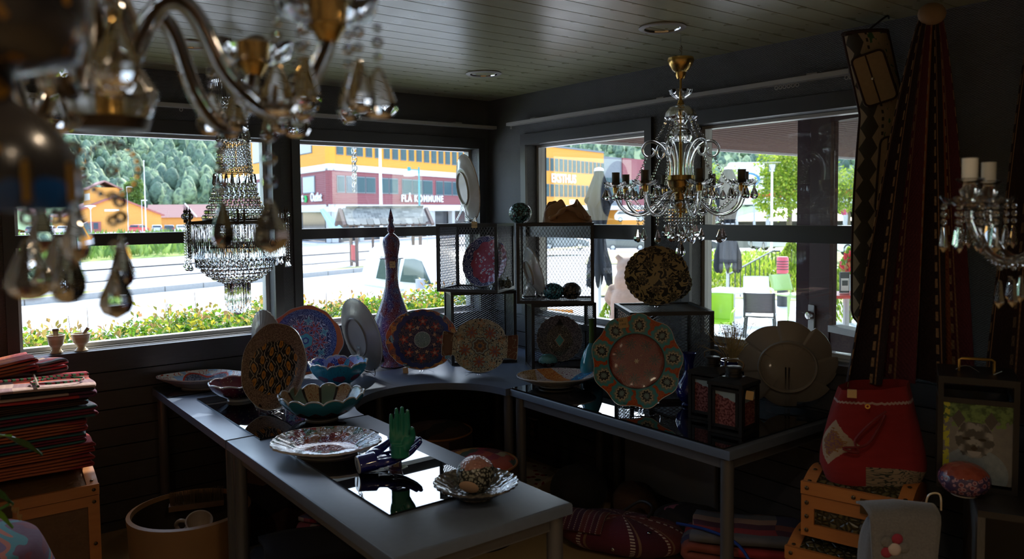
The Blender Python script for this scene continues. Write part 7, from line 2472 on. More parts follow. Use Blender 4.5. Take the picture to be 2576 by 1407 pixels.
def rbag(u, v):
    a = TAU * u
    w_ = 0.175 * (1 - 0.5 * max(0, v - 0.25) ** 1.25) * (0.86 + 0.14 * min(1, v * 6))
    d_ = 0.095 * (1 - 0.35 * v) * (0.8 + 0.2 * min(1, v * 6))
    pl_ = 1 + 0.05 * math.sin(7 * a) * max(0, v - 0.55) * 2 + 0.03 * math.sin(3 * a + 2)
    return (w_ * math.copysign(abs(math.cos(a)) ** 0.7, math.cos(a)) * pl_ + 0.03 * (v - 0.4) * 0.3, d_ * math.copysign(abs(math.sin(a)) ** 0.8, math.sin(a)) * pl_ + 0.05 * v, 0.34 * v + 0.02 * math.cos(a - 0.3) * max(0, v - 0.7) * 3)
m = MB(); m.grid(rbag, 60, 28, closeu=True); m.add([rbag(i / 60, 0) for i in range(60)], [tuple(range(60))[::-1]])
m.build('body', 'felt_red', rb, 180)
cp = [Vector((0.04, -0.058, 0.27)), Vector((0.0, -0.075, 0.24)), Vector((-0.06, -0.092, 0.17)), Vector((-0.05, -0.098, 0.13)), Vector((-0.1, -0.098, 0.14)), Vector((-0.02, -0.094, 0.16)), Vector((0.035, -0.07, 0.26))]
MB().tube(spline(cp, 6), 0.0045, 6).build('cord', mat('cord_red', (0.16, 0.012, 0.014), 0.8), rb, 60)
MB().box((-0.07, -0.055, 0.325), (0.03, 0.012, 0.028)).build('leather_tag', 'price_card', rb)
MB().lathe([(0.004, 0), (0.009, 0), (0.009, 0.004), (0.004, 0.004)], 14, T=Matrix.Translation((-0.02, -0.06, 0.285)) @ Matrix.Rotation(PI / 2, 4, 'X'), closed=True).build('eyelet', 'brass', rb)
# grey felt backpack
gp = softbag('felt_backpack', 'grey felt backpack with flap and felt flower in front of the chests', (-0.77, -3.25, 0.25), -0.75, 0.23, 0.14, 0.44, 'felt_grey', power=2.6, zpow=3)
MB().box((0.0, 0.02, -0.125), (0.2, 0.12, 0.25)).build('stool', 'lantern_black', gp)
def flp(u, v):
    x = (u - 0.5) * 0.23 * (1 - 0.25 * v)
    if v < 0.35: s = v / 0.35; y, z = 0.04 - 0.11 * s, 0.44 + 0.012 * math.sin(PI * s)
    else: s = (v - 0.35) / 0.65; y, z = -0.07 - 0.03 * s, 0.44 - 0.24 * s
    return (x - 0.02 * v, y, z - 0.02 * abs(u - 0.5))
m = MB(); m.grid(flp, 14, 18); o = m.build('flap', 'felt_grey', gp, 180); o.modifiers.new('t', 'SOLIDIFY').thickness = 0.008
m = MB(); m.sph((-0.045, -0.095, 0.34), 0.02, 12, 8, (1, 0.5, 1)); m.build('felt_ball', mat('felt_white', (0.5, 0.42, 0.4), 0.95), gp)
for k in range(5): MB().sph((-0.045 + 0.028 * math.cos(k * 1.26), -0.092, 0.345 + 0.028 * math.sin(k * 1.26)), 0.017, 10, 6, (1, 0.4, 1)).build('felt_petal', ['felt_grey', mat('felt_wine', (0.28, 0.03, 0.06), 0.95)][k % 2], gp)
MB().tube([(-0.085, -0.115, 0.22), (-0.03, -0.11, 0.25)], 0.006, 8).build('toggle', 'onyx_dark', gp)
MB().sph((-0.07, -0.115, 0.16), 0.026, 12, 8, (1, 0.5, 0.9)).build('felt_pompom', 'felt_white', gp)
MB().tube(spline([(0.09, 0.02, 0.42), (0.1, 0.02, 0.47), (0.125, 0.0, 0.48), (0.13, 0.0, 0.43)], 5), 0.003, 6).build('hanging_loop', 'onyx', gp)
# dark box shelf with the lynx lantern
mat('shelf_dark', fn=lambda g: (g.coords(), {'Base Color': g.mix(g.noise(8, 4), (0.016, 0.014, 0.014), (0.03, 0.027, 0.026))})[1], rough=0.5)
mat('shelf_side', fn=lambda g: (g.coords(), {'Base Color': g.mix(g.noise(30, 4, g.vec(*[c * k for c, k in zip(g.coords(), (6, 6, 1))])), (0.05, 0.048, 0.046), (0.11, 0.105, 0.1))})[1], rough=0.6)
sh_ = thing('box_shelf', 'black painted open box shelf at the right edge', 'shelf', (-0.335, -3.62, 0.0), -0.62 + 0.03)
# local x along its front, front = -y
sh_.rotation_euler = (0, 0, -1.13 + 0.02)
MB().box((0, 0, 0.71), (0.62, 0.5, 0.02)).build('top_board', 'shelf_dark', sh_)
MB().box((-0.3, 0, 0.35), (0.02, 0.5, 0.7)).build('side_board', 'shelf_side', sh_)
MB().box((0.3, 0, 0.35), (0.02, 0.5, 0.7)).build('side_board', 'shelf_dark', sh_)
MB().box((0, 0.24, 0.35), (0.58, 0.02, 0.7)).build('back_board', 'shelf_dark', sh_)
MB().box((0, 0, 0.01), (0.58, 0.48, 0.02)).build('bottom_board', 'shelf_dark', sh_)
def f_lynx(g):
    x, y, z = g.coords()
    n = g.noise(70, 3)
    bgc = g.mix((z - 0.22 + (n - 0.5) * 0.12).gt(0), g.mix(n, (0.12, 0.13, 0.14), (0.2, 0.2, 0.2)), g.mix(n.step(0.35, 0.65), (0.03, 0.07, 0.02), (0.14, 0.24, 0.08)))
    X, Zz = x + 0.008, z - 0.165
    r = (X * X * 1.15 + Zz * Zz).sqrt()
    head = (r + (n - 0.5) * 0.02).lt(0.058)
    bgc = g.mix((X * X * 0.8 + (Zz + 0.11) * (Zz + 0.11)).sqrt().lt(0.085), bgc, g.mix(n, (0.1, 0.14, 0.18), (0.26, 0.32, 0.38)))
    fur = g.mix(((Zz * 130 + n * 5).sin() * (X * 60).cos()).step(-0.2, 0.6), (0.05, 0.055, 0.06), (0.24, 0.25, 0.26))
    bgc = g.mix(((X.abs() - 0.045).abs() * 1.6 + (Zz - 0.065).abs()).lt(0.03), bgc, (0.06, 0.06, 0.06))
    bgc = g.mix(head, bgc, fur)
    for cx in (-0.022, 0.022): bgc = g.mix((((X - cx) * (X - cx)) * 0.5 + (Zz - 0.002) * (Zz - 0.002) * 3).sqrt().lt(0.008), bgc, (0.01, 0.01, 0.01))
    bgc = g.mix((X.abs() + (Zz + 0.028).abs()).lt(0.011), bgc, (0.02, 0.015, 0.015))
    bgc = g.mix((X * X + (Zz + 0.035) * (Zz + 0.035)).sqrt().lt(0.02) * Zz.lt(-0.037), bgc, (0.3, 0.3, 0.31))
    bgc = g.mix(((x + 0.09).abs().lt(0.012)) * n.gt(0.5), bgc, (0.4, 0.42, 0.04))
    return bgc
mat('lynx_photo', fn=f_lynx, rough=0.2)
ll = thing('photo_lantern', 'tall black lantern with lynx photograph on the box shelf', 'lantern', (-0.43, -3.335, 0.7205), -1.13)
w_, h_, e = 0.225, 0.36, 0.016
for sx in (-1, 1):
    for sy in (-1, 1): MB().box((sx * (w_ / 2 - e / 2), sy * (w_ / 2 - e / 2), h_ / 2), (e, e, h_)).build('post', 'lantern_black', ll)
for z in (e / 2, 0.29, h_ - e / 2):
    for sy in (-1, 1): MB().box((0, sy * (w_ / 2 - e / 2), z), (w_ - 2 * e, e * 0.9, e)).build('rail', 'lantern_black', ll)
    for sx in (-1, 1): MB().box((sx * (w_ / 2 - e / 2), 0, z), (e * 0.9, w_ - 2 * e, e)).build('rail', 'lantern_black', ll)
MB().box((0, 0, h_ + 0.003), (w_, w_, 0.006)).build('top_plate', 'lantern_black', ll)
MB().box((0, -w_ / 2 + e / 2, 0.153), (w_ - 2 * e, 0.004, 0.255)).build('lynx_print', 'lynx_photo', ll)
MB().box((w_ / 2 - e / 2, 0, 0.153), (0.004, w_ - 2 * e, 0.255)).build('side_print', 'heather_photo', ll)
MB().box((-w_ / 2 + e / 2, 0, 0.153), (0.004, w_ - 2 * e, 0.255)).build('side_print', 'heather_photo', ll)
MB().box((0, w_ / 2 - e / 2, 0.153), (w_ - 2 * e, 0.004, 0.255)).build('back_print', 'heater_grey', ll)
MB().tube([(-0.05, 0, h_ + 0.004), (-0.05, 0, h_ + 0.045), (-0.043, 0, h_ + 0.05), (0.043, 0, h_ + 0.05), (0.05, 0, h_ + 0.045), (0.05, 0, h_ + 0.004)], 0.005, 8).build('brass_handle', 'brass', ll)
m = MB(); m.grid(lambda u, v: (-0.06 + 0.13 * u, -0.015 + 0.012 * v + 0.02 * math.sin(5 * u), h_ + 0.012 + 0.012 * math.sin(7 * u)), 16, 2); m.build('ribbon', 'rim_white', ll, 180)
lantern_ball('red crackled lantern ball in front of the lynx lantern', (-0.59, -3.37, 0.721), 0.075, 'ball_red', h=0.72, foot=0.5)
M_ = orient((-0.36, -3.66, 0.735), FC + 0.2, 0.2)
plate('olive green scrolled plate cut off by the right edge', M_, 0.15, 0.17, mat('glaze_olive', fn=lambda g: (g.coords(), {'Base Color': g.mix(scroll(g, 26, 34, 0.3), (0.03, 0.035, 0.012), (0.16, 0.15, 0.05))})[1], **GL), scal(28, 0.03), depth=0.7)
stand('clear stand under the olive green plate', M_, 0.12)

# ---- hanging rugs
def hang_cloth(label, top, h_, w0, w1, depth, mt, folds, head, lean=(0, 0), seed=0, zmin=0.05):
    t = thing('hanging_rug', label, 'rug', top, head, group='rugs hanging in gathered folds')
    m = MB()
    def fn(u, v):
        w_ = w0 + (w1 - w0) * (v ** 0.75)
        s = u - 0.5
        f = math.sin(TAU * folds * u + seed + 1.2 * v) * (0.25 + 0.75 * v)
        x = s * w_ * (1 + 0.06 * math.sin(9 * u + seed)) + lean[0] * v + 0.012 * f
        y = -depth * (0.3 + 0.7 * v) * (0.5 + 0.5 * f) * (0.6 + 0.4 * math.cos(PI * s)) + lean[1] * v
        return (x, y, -h_ * v * (1 - 0.02 * math.cos(PI * s)))
    m.grid(fn, 110, 60)
    o = m.build('cloth', mt, t, 180)
    MB().tube([(0, 0.02, 0.03), (0, 0, 0.0), (0, -0.02, 0.02)], 0.008, 8).build('hook', 'black_metal', t)
    m = MB()
    m.sph((0, -0.02, 0.0), 0.05, 14, 8, (1, 0.6, 0.8))
    m.build('knot', 'cloth_hanging', t, 180)
    return t
hang_cloth('dark striped rug hanging from a knot at the ceiling', (-0.25, -3.08, 2.33), 1.36, 0.07, 0.48, 0.12, 'cloth_hanging', 4.5, -yaw - 0.1, (-0.05, 0.03), 0.4)
hang_cloth('blackish patterned rug hanging at the far right', (-0.1, -3.5, 2.36), 1.5, 0.25, 0.5, 0.07, 'cloth_hanging_b', 3.5, -1.45, (0.0, 0), 1.7)
# ---- kilim gun case with pockets
def f_case(g):
    u, v = uvc(g)
    n = g.noise(5, 3)
    base = g.mix(g.noise(40, 2), (0.33, 0.24, 0.15), (0.45, 0.34, 0.22))
    band = (u.lt(0.4)) * ((u - 0.2).abs() * 4 + (((v * 14).fract() - 0.5).abs()) * 1.0).lt(0.75)
    base = g.mix(band, base, (0.05, 0.038, 0.022))
    base = g.mix((u - 0.47).abs().lt(0.025) * ((v * 260).sin()).gt(0), base, (0.04, 0.03, 0.02))
    base = g.mix(n.gt(0.6) * u.gt(0.5), base, (0.26, 0.07, 0.04))
    base = g.mix(g.noise(4, 3, g.vec(u * 2 + 7, v * 6, 1.0)).gt(0.6) * u.gt(0.5), base, (0.04, 0.13, 0.05))
    return {'Base Color': base, 'bump': weave(g, u, v * 4, 60)}
mat('kilim_case', fn=f_case, **CL)
mat('case_piping', (0.035, 0.014, 0.012), 0.85)
gs = thing('gun_case', 'long kilim rifle case with flap pockets hanging by the window', 'case', (-0.14, -2.83, 2.33), -0.95)
def case_c(v):
    """centre x offset and half width down the case (v = 0 top)"""
    x = -0.045 if v < 0.0 else (-0.045 + 0.07 * min(1, v / 0.28) - 0.02 * max(0, (v - 0.28) / 0.72))
    hw = 0.082 if v < 0.26 else 0.082 + 0.012 * math.sin(PI * (v - 0.26) / 0.74)
    if v > 0.95: hw *= math.sqrt(max(0.05, 1 - ((v - 0.95) / 0.05) ** 2 * 0.6))
    return x, hw
LC = 1.17
def case_f(u, v):
    a = TAU * u
    x, hw = case_c(v)
    se = lambda c_, p: math.copysign(abs(c_) ** p, c_)
    return (x + hw * se(math.cos(a + PI), 0.55), -0.045 * se(math.sin(a + PI) * -1, 0.7) * (1 if True else 0) , -LC * v)
m = MB()
def face(sgn):
    def fn(u, v):
        x, hw = case_c(v)
        s = 2 * u - 1
        return (x + hw * s, sgn * 0.04 * (1 - abs(s) ** 3) ** 0.6, -LC * v - 0.01 * s * (v < 0.02))
    return fn
m = MB(); m.grid(face(-1), 20, 60); m.build('front_panel', 'kilim_case', gs, 180)
m = MB(); m.grid(face(1), 20, 60); m.build('back_panel', 'kilim_case', gs, 180)
for sgn in (-1, 1): MB().tube([(case_c(i / 40)[0] + sgn * case_c(i / 40)[1], 0, -LC * i / 40) for i in range(41)], 0.006, 6).build('edge_piping', 'case_piping', gs, 180)
MB().tube([(case_c(0)[0] + 0.082 * math.cos(a), 0.04 * math.sin(a), 0.0) for a in [TAU * i / 20 for i in range(20)]], 0.008, 6, True).build('mouth_piping', 'case_piping', gs)
MB().box((case_c(0)[0], 0, -0.006), (0.15, 0.065, 0.008)).build('mouth_lining', 'case_piping', gs)
def pocket(x, z, w_, h_, rot_, dz=0.0, rnd_=0.02):
    M4 = Matrix.Translation((x, -0.052, z)) @ Matrix.Rotation(rot_, 4, 'Y')
    T = M4 @ Matrix.Rotation(PI / 2, 4, 'X')
    o = MB().rbox((0, 0, 0), (w_, h_, 0.03), rnd_, T).build('pocket', 'pocket_cloth', gs, 40)
    pts = []
    for (sx, sy, a0) in ((1, 1, 0), (-1, 1, PI / 2), (-1, -1, PI), (1, -1, 1.5 * PI)):
        for i in range(4):
            a = a0 + PI / 2 * i / 3
            pts.append((sx * (w_ / 2 - rnd_) + rnd_ * math.cos(a), sy * (h_ / 2 - rnd_) + rnd_ * math.sin(a), 0.016))
    MB().tube(pts, 0.0045, 6, True, T).build('pocket_piping', 'case_piping', gs)
    MB().tube([(-w_ * 0.05, h_ / 2, 0.0165), (-w_ * 0.05, -h_ / 2, 0.0165)], 0.003, 5, T=T).build('flap_edge', 'case_piping', gs)
    MB().sph((-w_ * 0.05, 0, 0.018), 0.0065, 10, 6, (1, 1, 0.5), T).build('snap_button', 'chrome', gs)
mat('pocket_cloth', fn=lambda g: (g.coords(), {'Base Color': g.mix(g.noise(7, 3).gt(0.62), g.mix(g.noise(60, 2), (0.32, 0.23, 0.145), (0.43, 0.32, 0.2)), (0.22, 0.08, 0.05))})[1], **CL)
pocket(-0.018, -0.19, 0.12, 0.2, -0.3)
pocket(0.03, -0.57, 0.062, 0.3, 0.06, rnd_=0.028)
MB().tube(spline([(-0.045, 0.0, 0.0), (0.03, 0.01, 0.06), (0.05, 0.06, 0.065)], 5), 0.004, 6).build('hanging_strap', 'leather_black', gs)
MB().tube(spline([(0.07, 0.02, -0.36), (0.13, 0.0, -0.42), (0.11, 0.01, -0.55), (0.08, 0.02, -0.6)], 6), 0.006, 6).build('carry_strap', 'case_piping', gs)

# ================================================================== cars, terrace furniture and other things outside
mat('car_white', (0.82, 0.82, 0.82), 0.25, coat=0.6)
mat('car_black', (0.05, 0.05, 0.055), 0.2, coat=0.6)
mat('car_silver', (0.55, 0.57, 0.6), 0.25, 0.2, coat=0.6)
mat('car_red', (0.5, 0.03, 0.03), 0.25, coat=0.6)
mat('car_dark', (0.12, 0.13, 0.14), 0.25, coat=0.6)
mat('tyre', (0.02, 0.02, 0.02), 0.8)
mat('rim_alloy', (0.5, 0.5, 0.52), 0.3, 0.6)
mat('car_window', (0.03, 0.045, 0.05), 0.05, spec=0.8)
mat('lamp_red', (0.5, 0.01, 0.01), 0.3)
mat('mirror_grey', (0.4, 0.4, 0.42), 0.3)
CAR = {  # side outline (x forward, z), window outline, wheelbase
    'hatch': ([(-2.0, 0.35), (-2.05, 0.75), (-1.95, 1.0), (-1.55, 1.42), (-0.2, 1.48), (0.35, 1.4), (1.05, 0.98), (1.75, 0.85), (2.05, 0.65), (2.05, 0.3), (1.7, 0.22), (-1.7, 0.22)],
              [(-1.75, 0.98), (-1.42, 1.33), (-0.2, 1.4), (0.3, 1.32), (0.88, 0.98)], 2.55, 1.72),
    'van': ([(-2.15, 0.35), (-2.2, 0.8), (-2.13, 1.2), (-1.98, 1.7), (-1.75, 1.83), (0.3, 1.85), (0.75, 1.72), (1.35, 1.18), (1.95, 0.98), (2.2, 0.7), (2.2, 0.3), (1.8, 0.22), (-1.8, 0.22)],
            [(-0.15, 1.12), (-0.1, 1.62), (0.3, 1.64), (0.62, 1.6), (1.15, 1.15)], 2.7, 1.78)}


def car(label, loc, head, paint, kind='hatch', group='parked cars', scale=1.0):
    t = thing('van' if kind == 'van' else 'car', label, 'van' if kind == 'van' else 'car', loc, head, group=None if kind == 'van' else group)
    t.scale = (scale,) * 3
    out, win, wb, W = CAR[kind]
    n = len(out)
    m = MB()
    secs = [(-W / 2, 0.9, 0.05), (-W / 2 + 0.06, 1.0, 0.0), (W / 2 - 0.06, 1.0, 0.0), (W / 2, 0.9, 0.05)]
    vs = []
    for y, k, dz in secs:
        for x, z in out:
            tuck = 0.14 * max(0, z - 0.95) / 0.6
            yy = y * (1 - tuck * 0.9)
            vs.append((x * (1 if k == 1 else 0.985), yy, z if k == 1 else 0.3 + (z - 0.3) * 0.97))
    fs = []
    for s in range(3):
        for i in range(n): fs.append((s * n + i, s * n + (i + 1) % n, (s + 1) * n + (i + 1) % n, (s + 1) * n + i))
    fs += [tuple(range(n))[::-1], tuple(range(3 * n, 4 * n))]
    m.add(vs, fs)
    m.build('body', paint, t, 50)
    for sy in (-1, 1):
        q = MB()
        ps = [(x, sy * (W / 2 + 0.012) * (1 - 0.14 * max(0, z - 0.95) / 0.6 * 0.9), z) for x, z in win]
        ps2 = [(x, y - sy * 0.03, z) for x, y, z in ps]
        k = len(ps)
        q.add(ps + ps2, [tuple(range(k)), tuple(range(k, 2 * k))[::-1]] + [(i, (i + 1) % k, k + (i + 1) % k, k + i) for i in range(k)])
        q.build('side_window', 'car_window', t, 0)
        if kind == 'van':
            q = MB()
            ps = [(x, sy * (W / 2 + 0.012) * (1 - 0.14 * max(0, z - 0.95) / 0.6 * 0.9), z) for x, z in ((-1.3, 1.12), (-1.22, 1.62), (-0.3, 1.64), (-0.35, 1.12))]
            ps2 = [(x, y - sy * 0.03, z) for x, y, z in ps]
            q.add(ps + ps2, [(0, 1, 2, 3), (7, 6, 5, 4), (0, 4, 5, 1), (1, 5, 6, 2), (2, 6, 7, 3), (3, 7, 4, 0)])
            q.build('side_window', 'car_window', t, 0)
            MB().rbox((1.0, sy * (W / 2 + 0.13), 1.16), (0.13, 0.2, 0.2), 0.05).build('mirror', 'mirror_grey', t)
            MB().box((-0.05, sy * (W / 2 + 0.004), 0.95), (0.16, 0.02, 0.03)).build('door_handle', 'mirror_grey', t)
            MB().box((-1.2, sy * (W / 2 + 0.004), 0.93), (1.3, 0.012, 0.018)).build('slide_rail', 'mirror_grey', t)
    for x, z0, z1, sgn in ((out[2][0] + 0.1, 1.02, 1.36, -1), (0.72, 1.02, 1.36, 1)):
        pass
    q = MB()
    if kind == 'hatch':
        for (x0, z0), (x1, z1), o_ in (((-1.9, 1.04), (-1.58, 1.38), -0.03), ((0.98, 1.03), (0.4, 1.38), 0.03)):
            hw = W / 2 * 0.86
            vs = [(x0 + o_, -hw, z0), (x0 + o_, hw, z0), (x1 + o_, hw * 0.92, z1), (x1 + o_, -hw * 0.92, z1)]
            q = MB(); q.add(vs + [(x - o_ * 1.5, y, z - 0.01) for x, y, z in vs], [(0, 1, 2, 3), (7, 6, 5, 4), (0, 4, 5, 1), (1, 5, 6, 2), (2, 6, 7, 3), (3, 7, 4, 0)])
            q.build('windscreen', 'car_window', t, 0)
    for sy in (-1, 1):
        MB().box((out[1][0] + 0.03, sy * (W / 2 - 0.2), 0.82), (0.05, 0.25, 0.18)).build('tail_lamp', 'lamp_red', t)
        MB().box((out[9][0] - 0.08, sy * (W / 2 - 0.25), 0.66), (0.08, 0.32, 0.14)).build('head_lamp', 'lamp_opal', t)
        for x in (-wb / 2, wb / 2):
            T = Matrix.Translation((x, sy * (W / 2 - 0.1), 0.31)) @ Matrix.Rotation(PI / 2, 4, 'X')
            wh = MB().lathe([(0.001, -0.1), (0.28, -0.1), (0.31, -0.07), (0.31, 0.07), (0.28, 0.1), (0.001, 0.1)], 20, T=T).build('wheel', 'tyre', t, 40)
            MB().lathe([(0.001, -0.115), (0.2, -0.105), (0.2, 0.105), (0.001, 0.115)], 10, T=T).build('hub_cap', 'rim_alloy', wh, 0)
    return t


va, vb = Vector((5.305, 12.509, -0.311)), Vector((5.258, 9.154, -0.045))
vd = (vb - va).normalized()
vc = va + vd * 2.1
nrm_ = Vector((-vd.y, vd.x, 0))
car('white delivery van parked on the forecourt', (vc.x + nrm_.x * 0.8, vc.y + nrm_.y * 0.8, -1.0), math.atan2(vd.y, vd.x), 'car_white', 'van')
for p, hd, pt_, lb in (((28.564, 145.196, -1.517), 0.9, 'car_red', 'red car parked before the orange gable'), ((33.001, 151.876, -1.732), 1.4, 'car_silver', 'silver car parked right of the red car'),
                       ((34.829, 150.471, -1.755), 1.38, 'car_black', 'black estate car with red tail lamps in the far car park'), ((36.658, 149.066, -1.778), -1.74, 'car_silver', 'silver car parked at the right end of the far row'),
                       ((15.873, 153.675, -1.546), 1.25, 'car_white', 'white car parked left of the teal lamp pole'), ((17.976, 152.058, -1.573), 1.25, 'car_white', 'second white car parked beside the teal lamp pole'),
                       ((13.656, 155.374, -1.588), 1.25, 'car_dark', 'dark car parked at the far left of the car park')):
    car(lb, p, hd, pt_)
for p, hd, pt_, lb in (((50.38, 47.597, -2.173), -0.75, 'car_black', 'black car with alloy wheels beside the bear statue'), ((48.983, 38.589, -1.884), -0.7, 'car_dark', 'grey car nose behind the black and gold plate'),
                       ((49.204, 33.385, -1.651), -0.55, 'car_black', 'black car beyond the stair railing'), ((44.622, 28.093, -1.24), -2.2, 'car_silver', 'pale silver car facing the terrace'),
                       ((40.457, 45.151, -1.642), -0.7, 'car_dark', 'dark car seen through the right wire crate'), ((69.804, 65.673, 0.146), -0.8, 'car_silver', 'silver estate car near the far orange wing'),
                       ((76.245, 68.303, 0.139), -0.8, 'car_red', 'red car at the end of the far row'), ((95.503, 71.157, -0.414), -0.6, 'car_dark', 'dark distant car behind the parasol'), ((35.041, 16.544, -0.744), -0.3, 'car_white', 'white car seen through the terrace door')):
    car(lb, p, hd, pt_)

# terrace post and door
tp = thing('porch_post', 'mauve painted square post holding the porch roof', 'post', (0.95, -1.86, -0.43), 0.0)
MB().box((0, 0, 1.36), (0.085, 0.085, 2.72)).build('post', 'post_mauve', tp)
MB().box((0, 0, 0.03), (0.12, 0.12, 0.06)).build('base_plate', 'pole_grey', tp)
dd0, dd1 = Vector((0.909, -1.923, 1.461)), Vector((0.771, -2.296, 1.473))
du = (dd1 - dd0); du.z = 0
DL = du.length; da = math.atan2(du.y, du.x)
dor = thing('terrace_door', 'open maroon terrace door with glass and round lock', 'door', (dd0.x, dd0.y, -0.42), da)
MB().box((0.085, 0, 1.35), (0.17, 0.05, 2.6)).build('stile', 'door_maroon', dor)
MB().box((DL + 0.28, 0, 1.35), (0.14, 0.05, 2.6)).build('stile', 'door_maroon', dor)
MB().box((0.2 + DL / 2, 0, 0.72), (DL + 0.06, 0.04, 1.3)).build('lower_panel', 'door_maroon', dor)
MB().box((0.2 + DL / 2, 0, 2.6), (DL + 0.06, 0.05, 0.14)).build('top_rail', 'door_maroon', dor)
MB().box((0.2 + DL / 2, 0, 1.96), (DL + 0.06, 0.006, 1.14)).build('pane', 'window_glass', dor)
MB().box((0.24 + DL / 2, -0.06, 1.4), (DL * 0.9, 0.09, 0.035)).build('letter_ledge', 'pole_grey', dor)
MB().rbox((0.0, 0, 0), (0.05, 0.2, 0.008), 0.004, Matrix.Translation((0.03, -0.03, 1.4)) @ Matrix.Rotation(PI / 2, 4, 'X')).build('lock_plate', 'rail_white', dor)
MB().lathe([(0.001, 0.03), (0.02, 0.028), (0.026, 0.02), (0.028, 0.0)], 24, T=Matrix.Translation((0.032, -0.033, 1.44)) @ Matrix.Rotation(PI / 2, 4, 'X')).build('lock_cylinder', 'chrome', dor)
MB().tube([(0.03, -0.05, 1.31), (0.15, -0.055, 1.305)], 0.009, 8).build('door_handle', 'brass', dor)
# glass wind screen at the house corner
ws = thing('wind_screen', 'dark tinted glass wind screen at the house corner', 'screen', (0.47, 0.05, -0.42), 0.85)
MB().box((0, 0, 1.3), (0.16, 0.012, 2.5)).build('tinted_pane', mat('tinted_glass', (0.02, 0.04, 0.045), 0.03, spec=0.9), ws)
MB().box((-0.085, 0, 1.3), (0.02, 0.03, 2.54)).build('edge_frame', 'frame_paint', ws)
MB().box((0.085, 0, 1.3), (0.02, 0.03, 2.54)).build('edge_frame', 'frame_paint', ws)
# rain chain outside the right street window
rcg = thing('rain_chain', 'steel rain chain hanging outside the right street window', 'chain', ((-0.731, 0.62, 2.014)[0], 0.62, 2.34))
lk = MB().tube([(0.011 * math.cos(a), 0, 0.019 * math.sin(a)) for a in [TAU * i / 12 for i in range(12)]], 0.0032, 6, True).mesh('chain_link', 'chrome')
for i in range(19): place('chain_link', lk, rcg, (0, 0, -0.03 * i), (0, 0, (i % 2) * PI / 2 + 0.4))
for i in range(17): place('chain_link', lk, rcg, (0.022, 0.01, -0.03 * i), (0, 0, (i % 2) * PI / 2 + 0.9))

# parasols
mat('parasol_grey', (0.022, 0.024, 0.028), 0.85, spec=0.2)
def parasol(label, loc, h_, zb, zt, r, hem=0.75, seed=0):
    t = thing('parasol', label, 'parasol', loc, 0, group='closed grey parasols')
    MB().tube([(0, 0, 0), (0, 0, h_)], 0.028, 10).build('pole', 'pole_grey', t)
    MB().lathe([(0.3, 0.0), (0.3, 0.05), (0.06, 0.09), (0.05, 0.3), (0.001, 0.3)], 20).build('base', 'pole_grey', t)
    MB().lathe([(0.001, 0.06), (0.07, 0.04), (0.08, 0.0), (0.001, 0.0)], 14, (0, 0, h_ - 0.03)).build('cap', 'lamp_opal', t)
    m = MB()
    def fn(u, v):
        a = TAU * u
        z = zt + (zb - zt) * v
        w_ = r * (0.28 + 0.72 * min(1, v / 0.3)) if v < 0.3 else r * (1 - 0.45 * math.sin(PI * min(1, (v - 0.3) / 0.55)) + 0.35 * max(0, v - 0.8))
        f = 1 + 0.28 * math.sin(8 * a + seed) * min(1, v * 3)
        return (w_ * f * math.cos(a + 0.5 * v), w_ * f * math.sin(a + 0.5 * v), z - 0.12 * (v > 0.95) * math.sin(8 * a))
    m.grid(fn, 64, 30, closeu=True)
    m.build('folded_canopy', 'parasol_grey', t, 180)
    m = MB()
    m.grid(lambda u, v: (r * (0.3 + 0.95 * v) * (1 + 0.2 * math.sin(8 * TAU * u + seed)) * math.cos(TAU * u), r * (0.3 + 0.95 * v) * (1 + 0.2 * math.sin(8 * TAU * u + seed)) * math.sin(TAU * u), zt + 0.04 - 0.5 * v - 0.08 * math.sin(4 * TAU * u) * v), 64, 6, closeu=True)
    m.build('valance', 'parasol_grey', t, 180)
    MB().tube([(r * 0.62 * math.cos(TAU * i / 16), r * 0.62 * math.sin(TAU * i / 16), zt - 0.55 * (zt - zb)) for i in range(16)], 0.015, 6, True).build('tie_strap', 'pole_grey', t)
    return t
p = (5.475, 4.59, 0.264)
parasol('closed grey parasol left of the brass chandelier', (p[0], p[1], -0.43), 2.72, 0.95, 2.66, 0.16, seed=1)
p = (9.154, 4.886, -0.263)
parasol('closed grey parasol beyond the cafe table', (p[0], p[1], -0.43), 2.85, 0.95, 2.8, 0.2, seed=2)

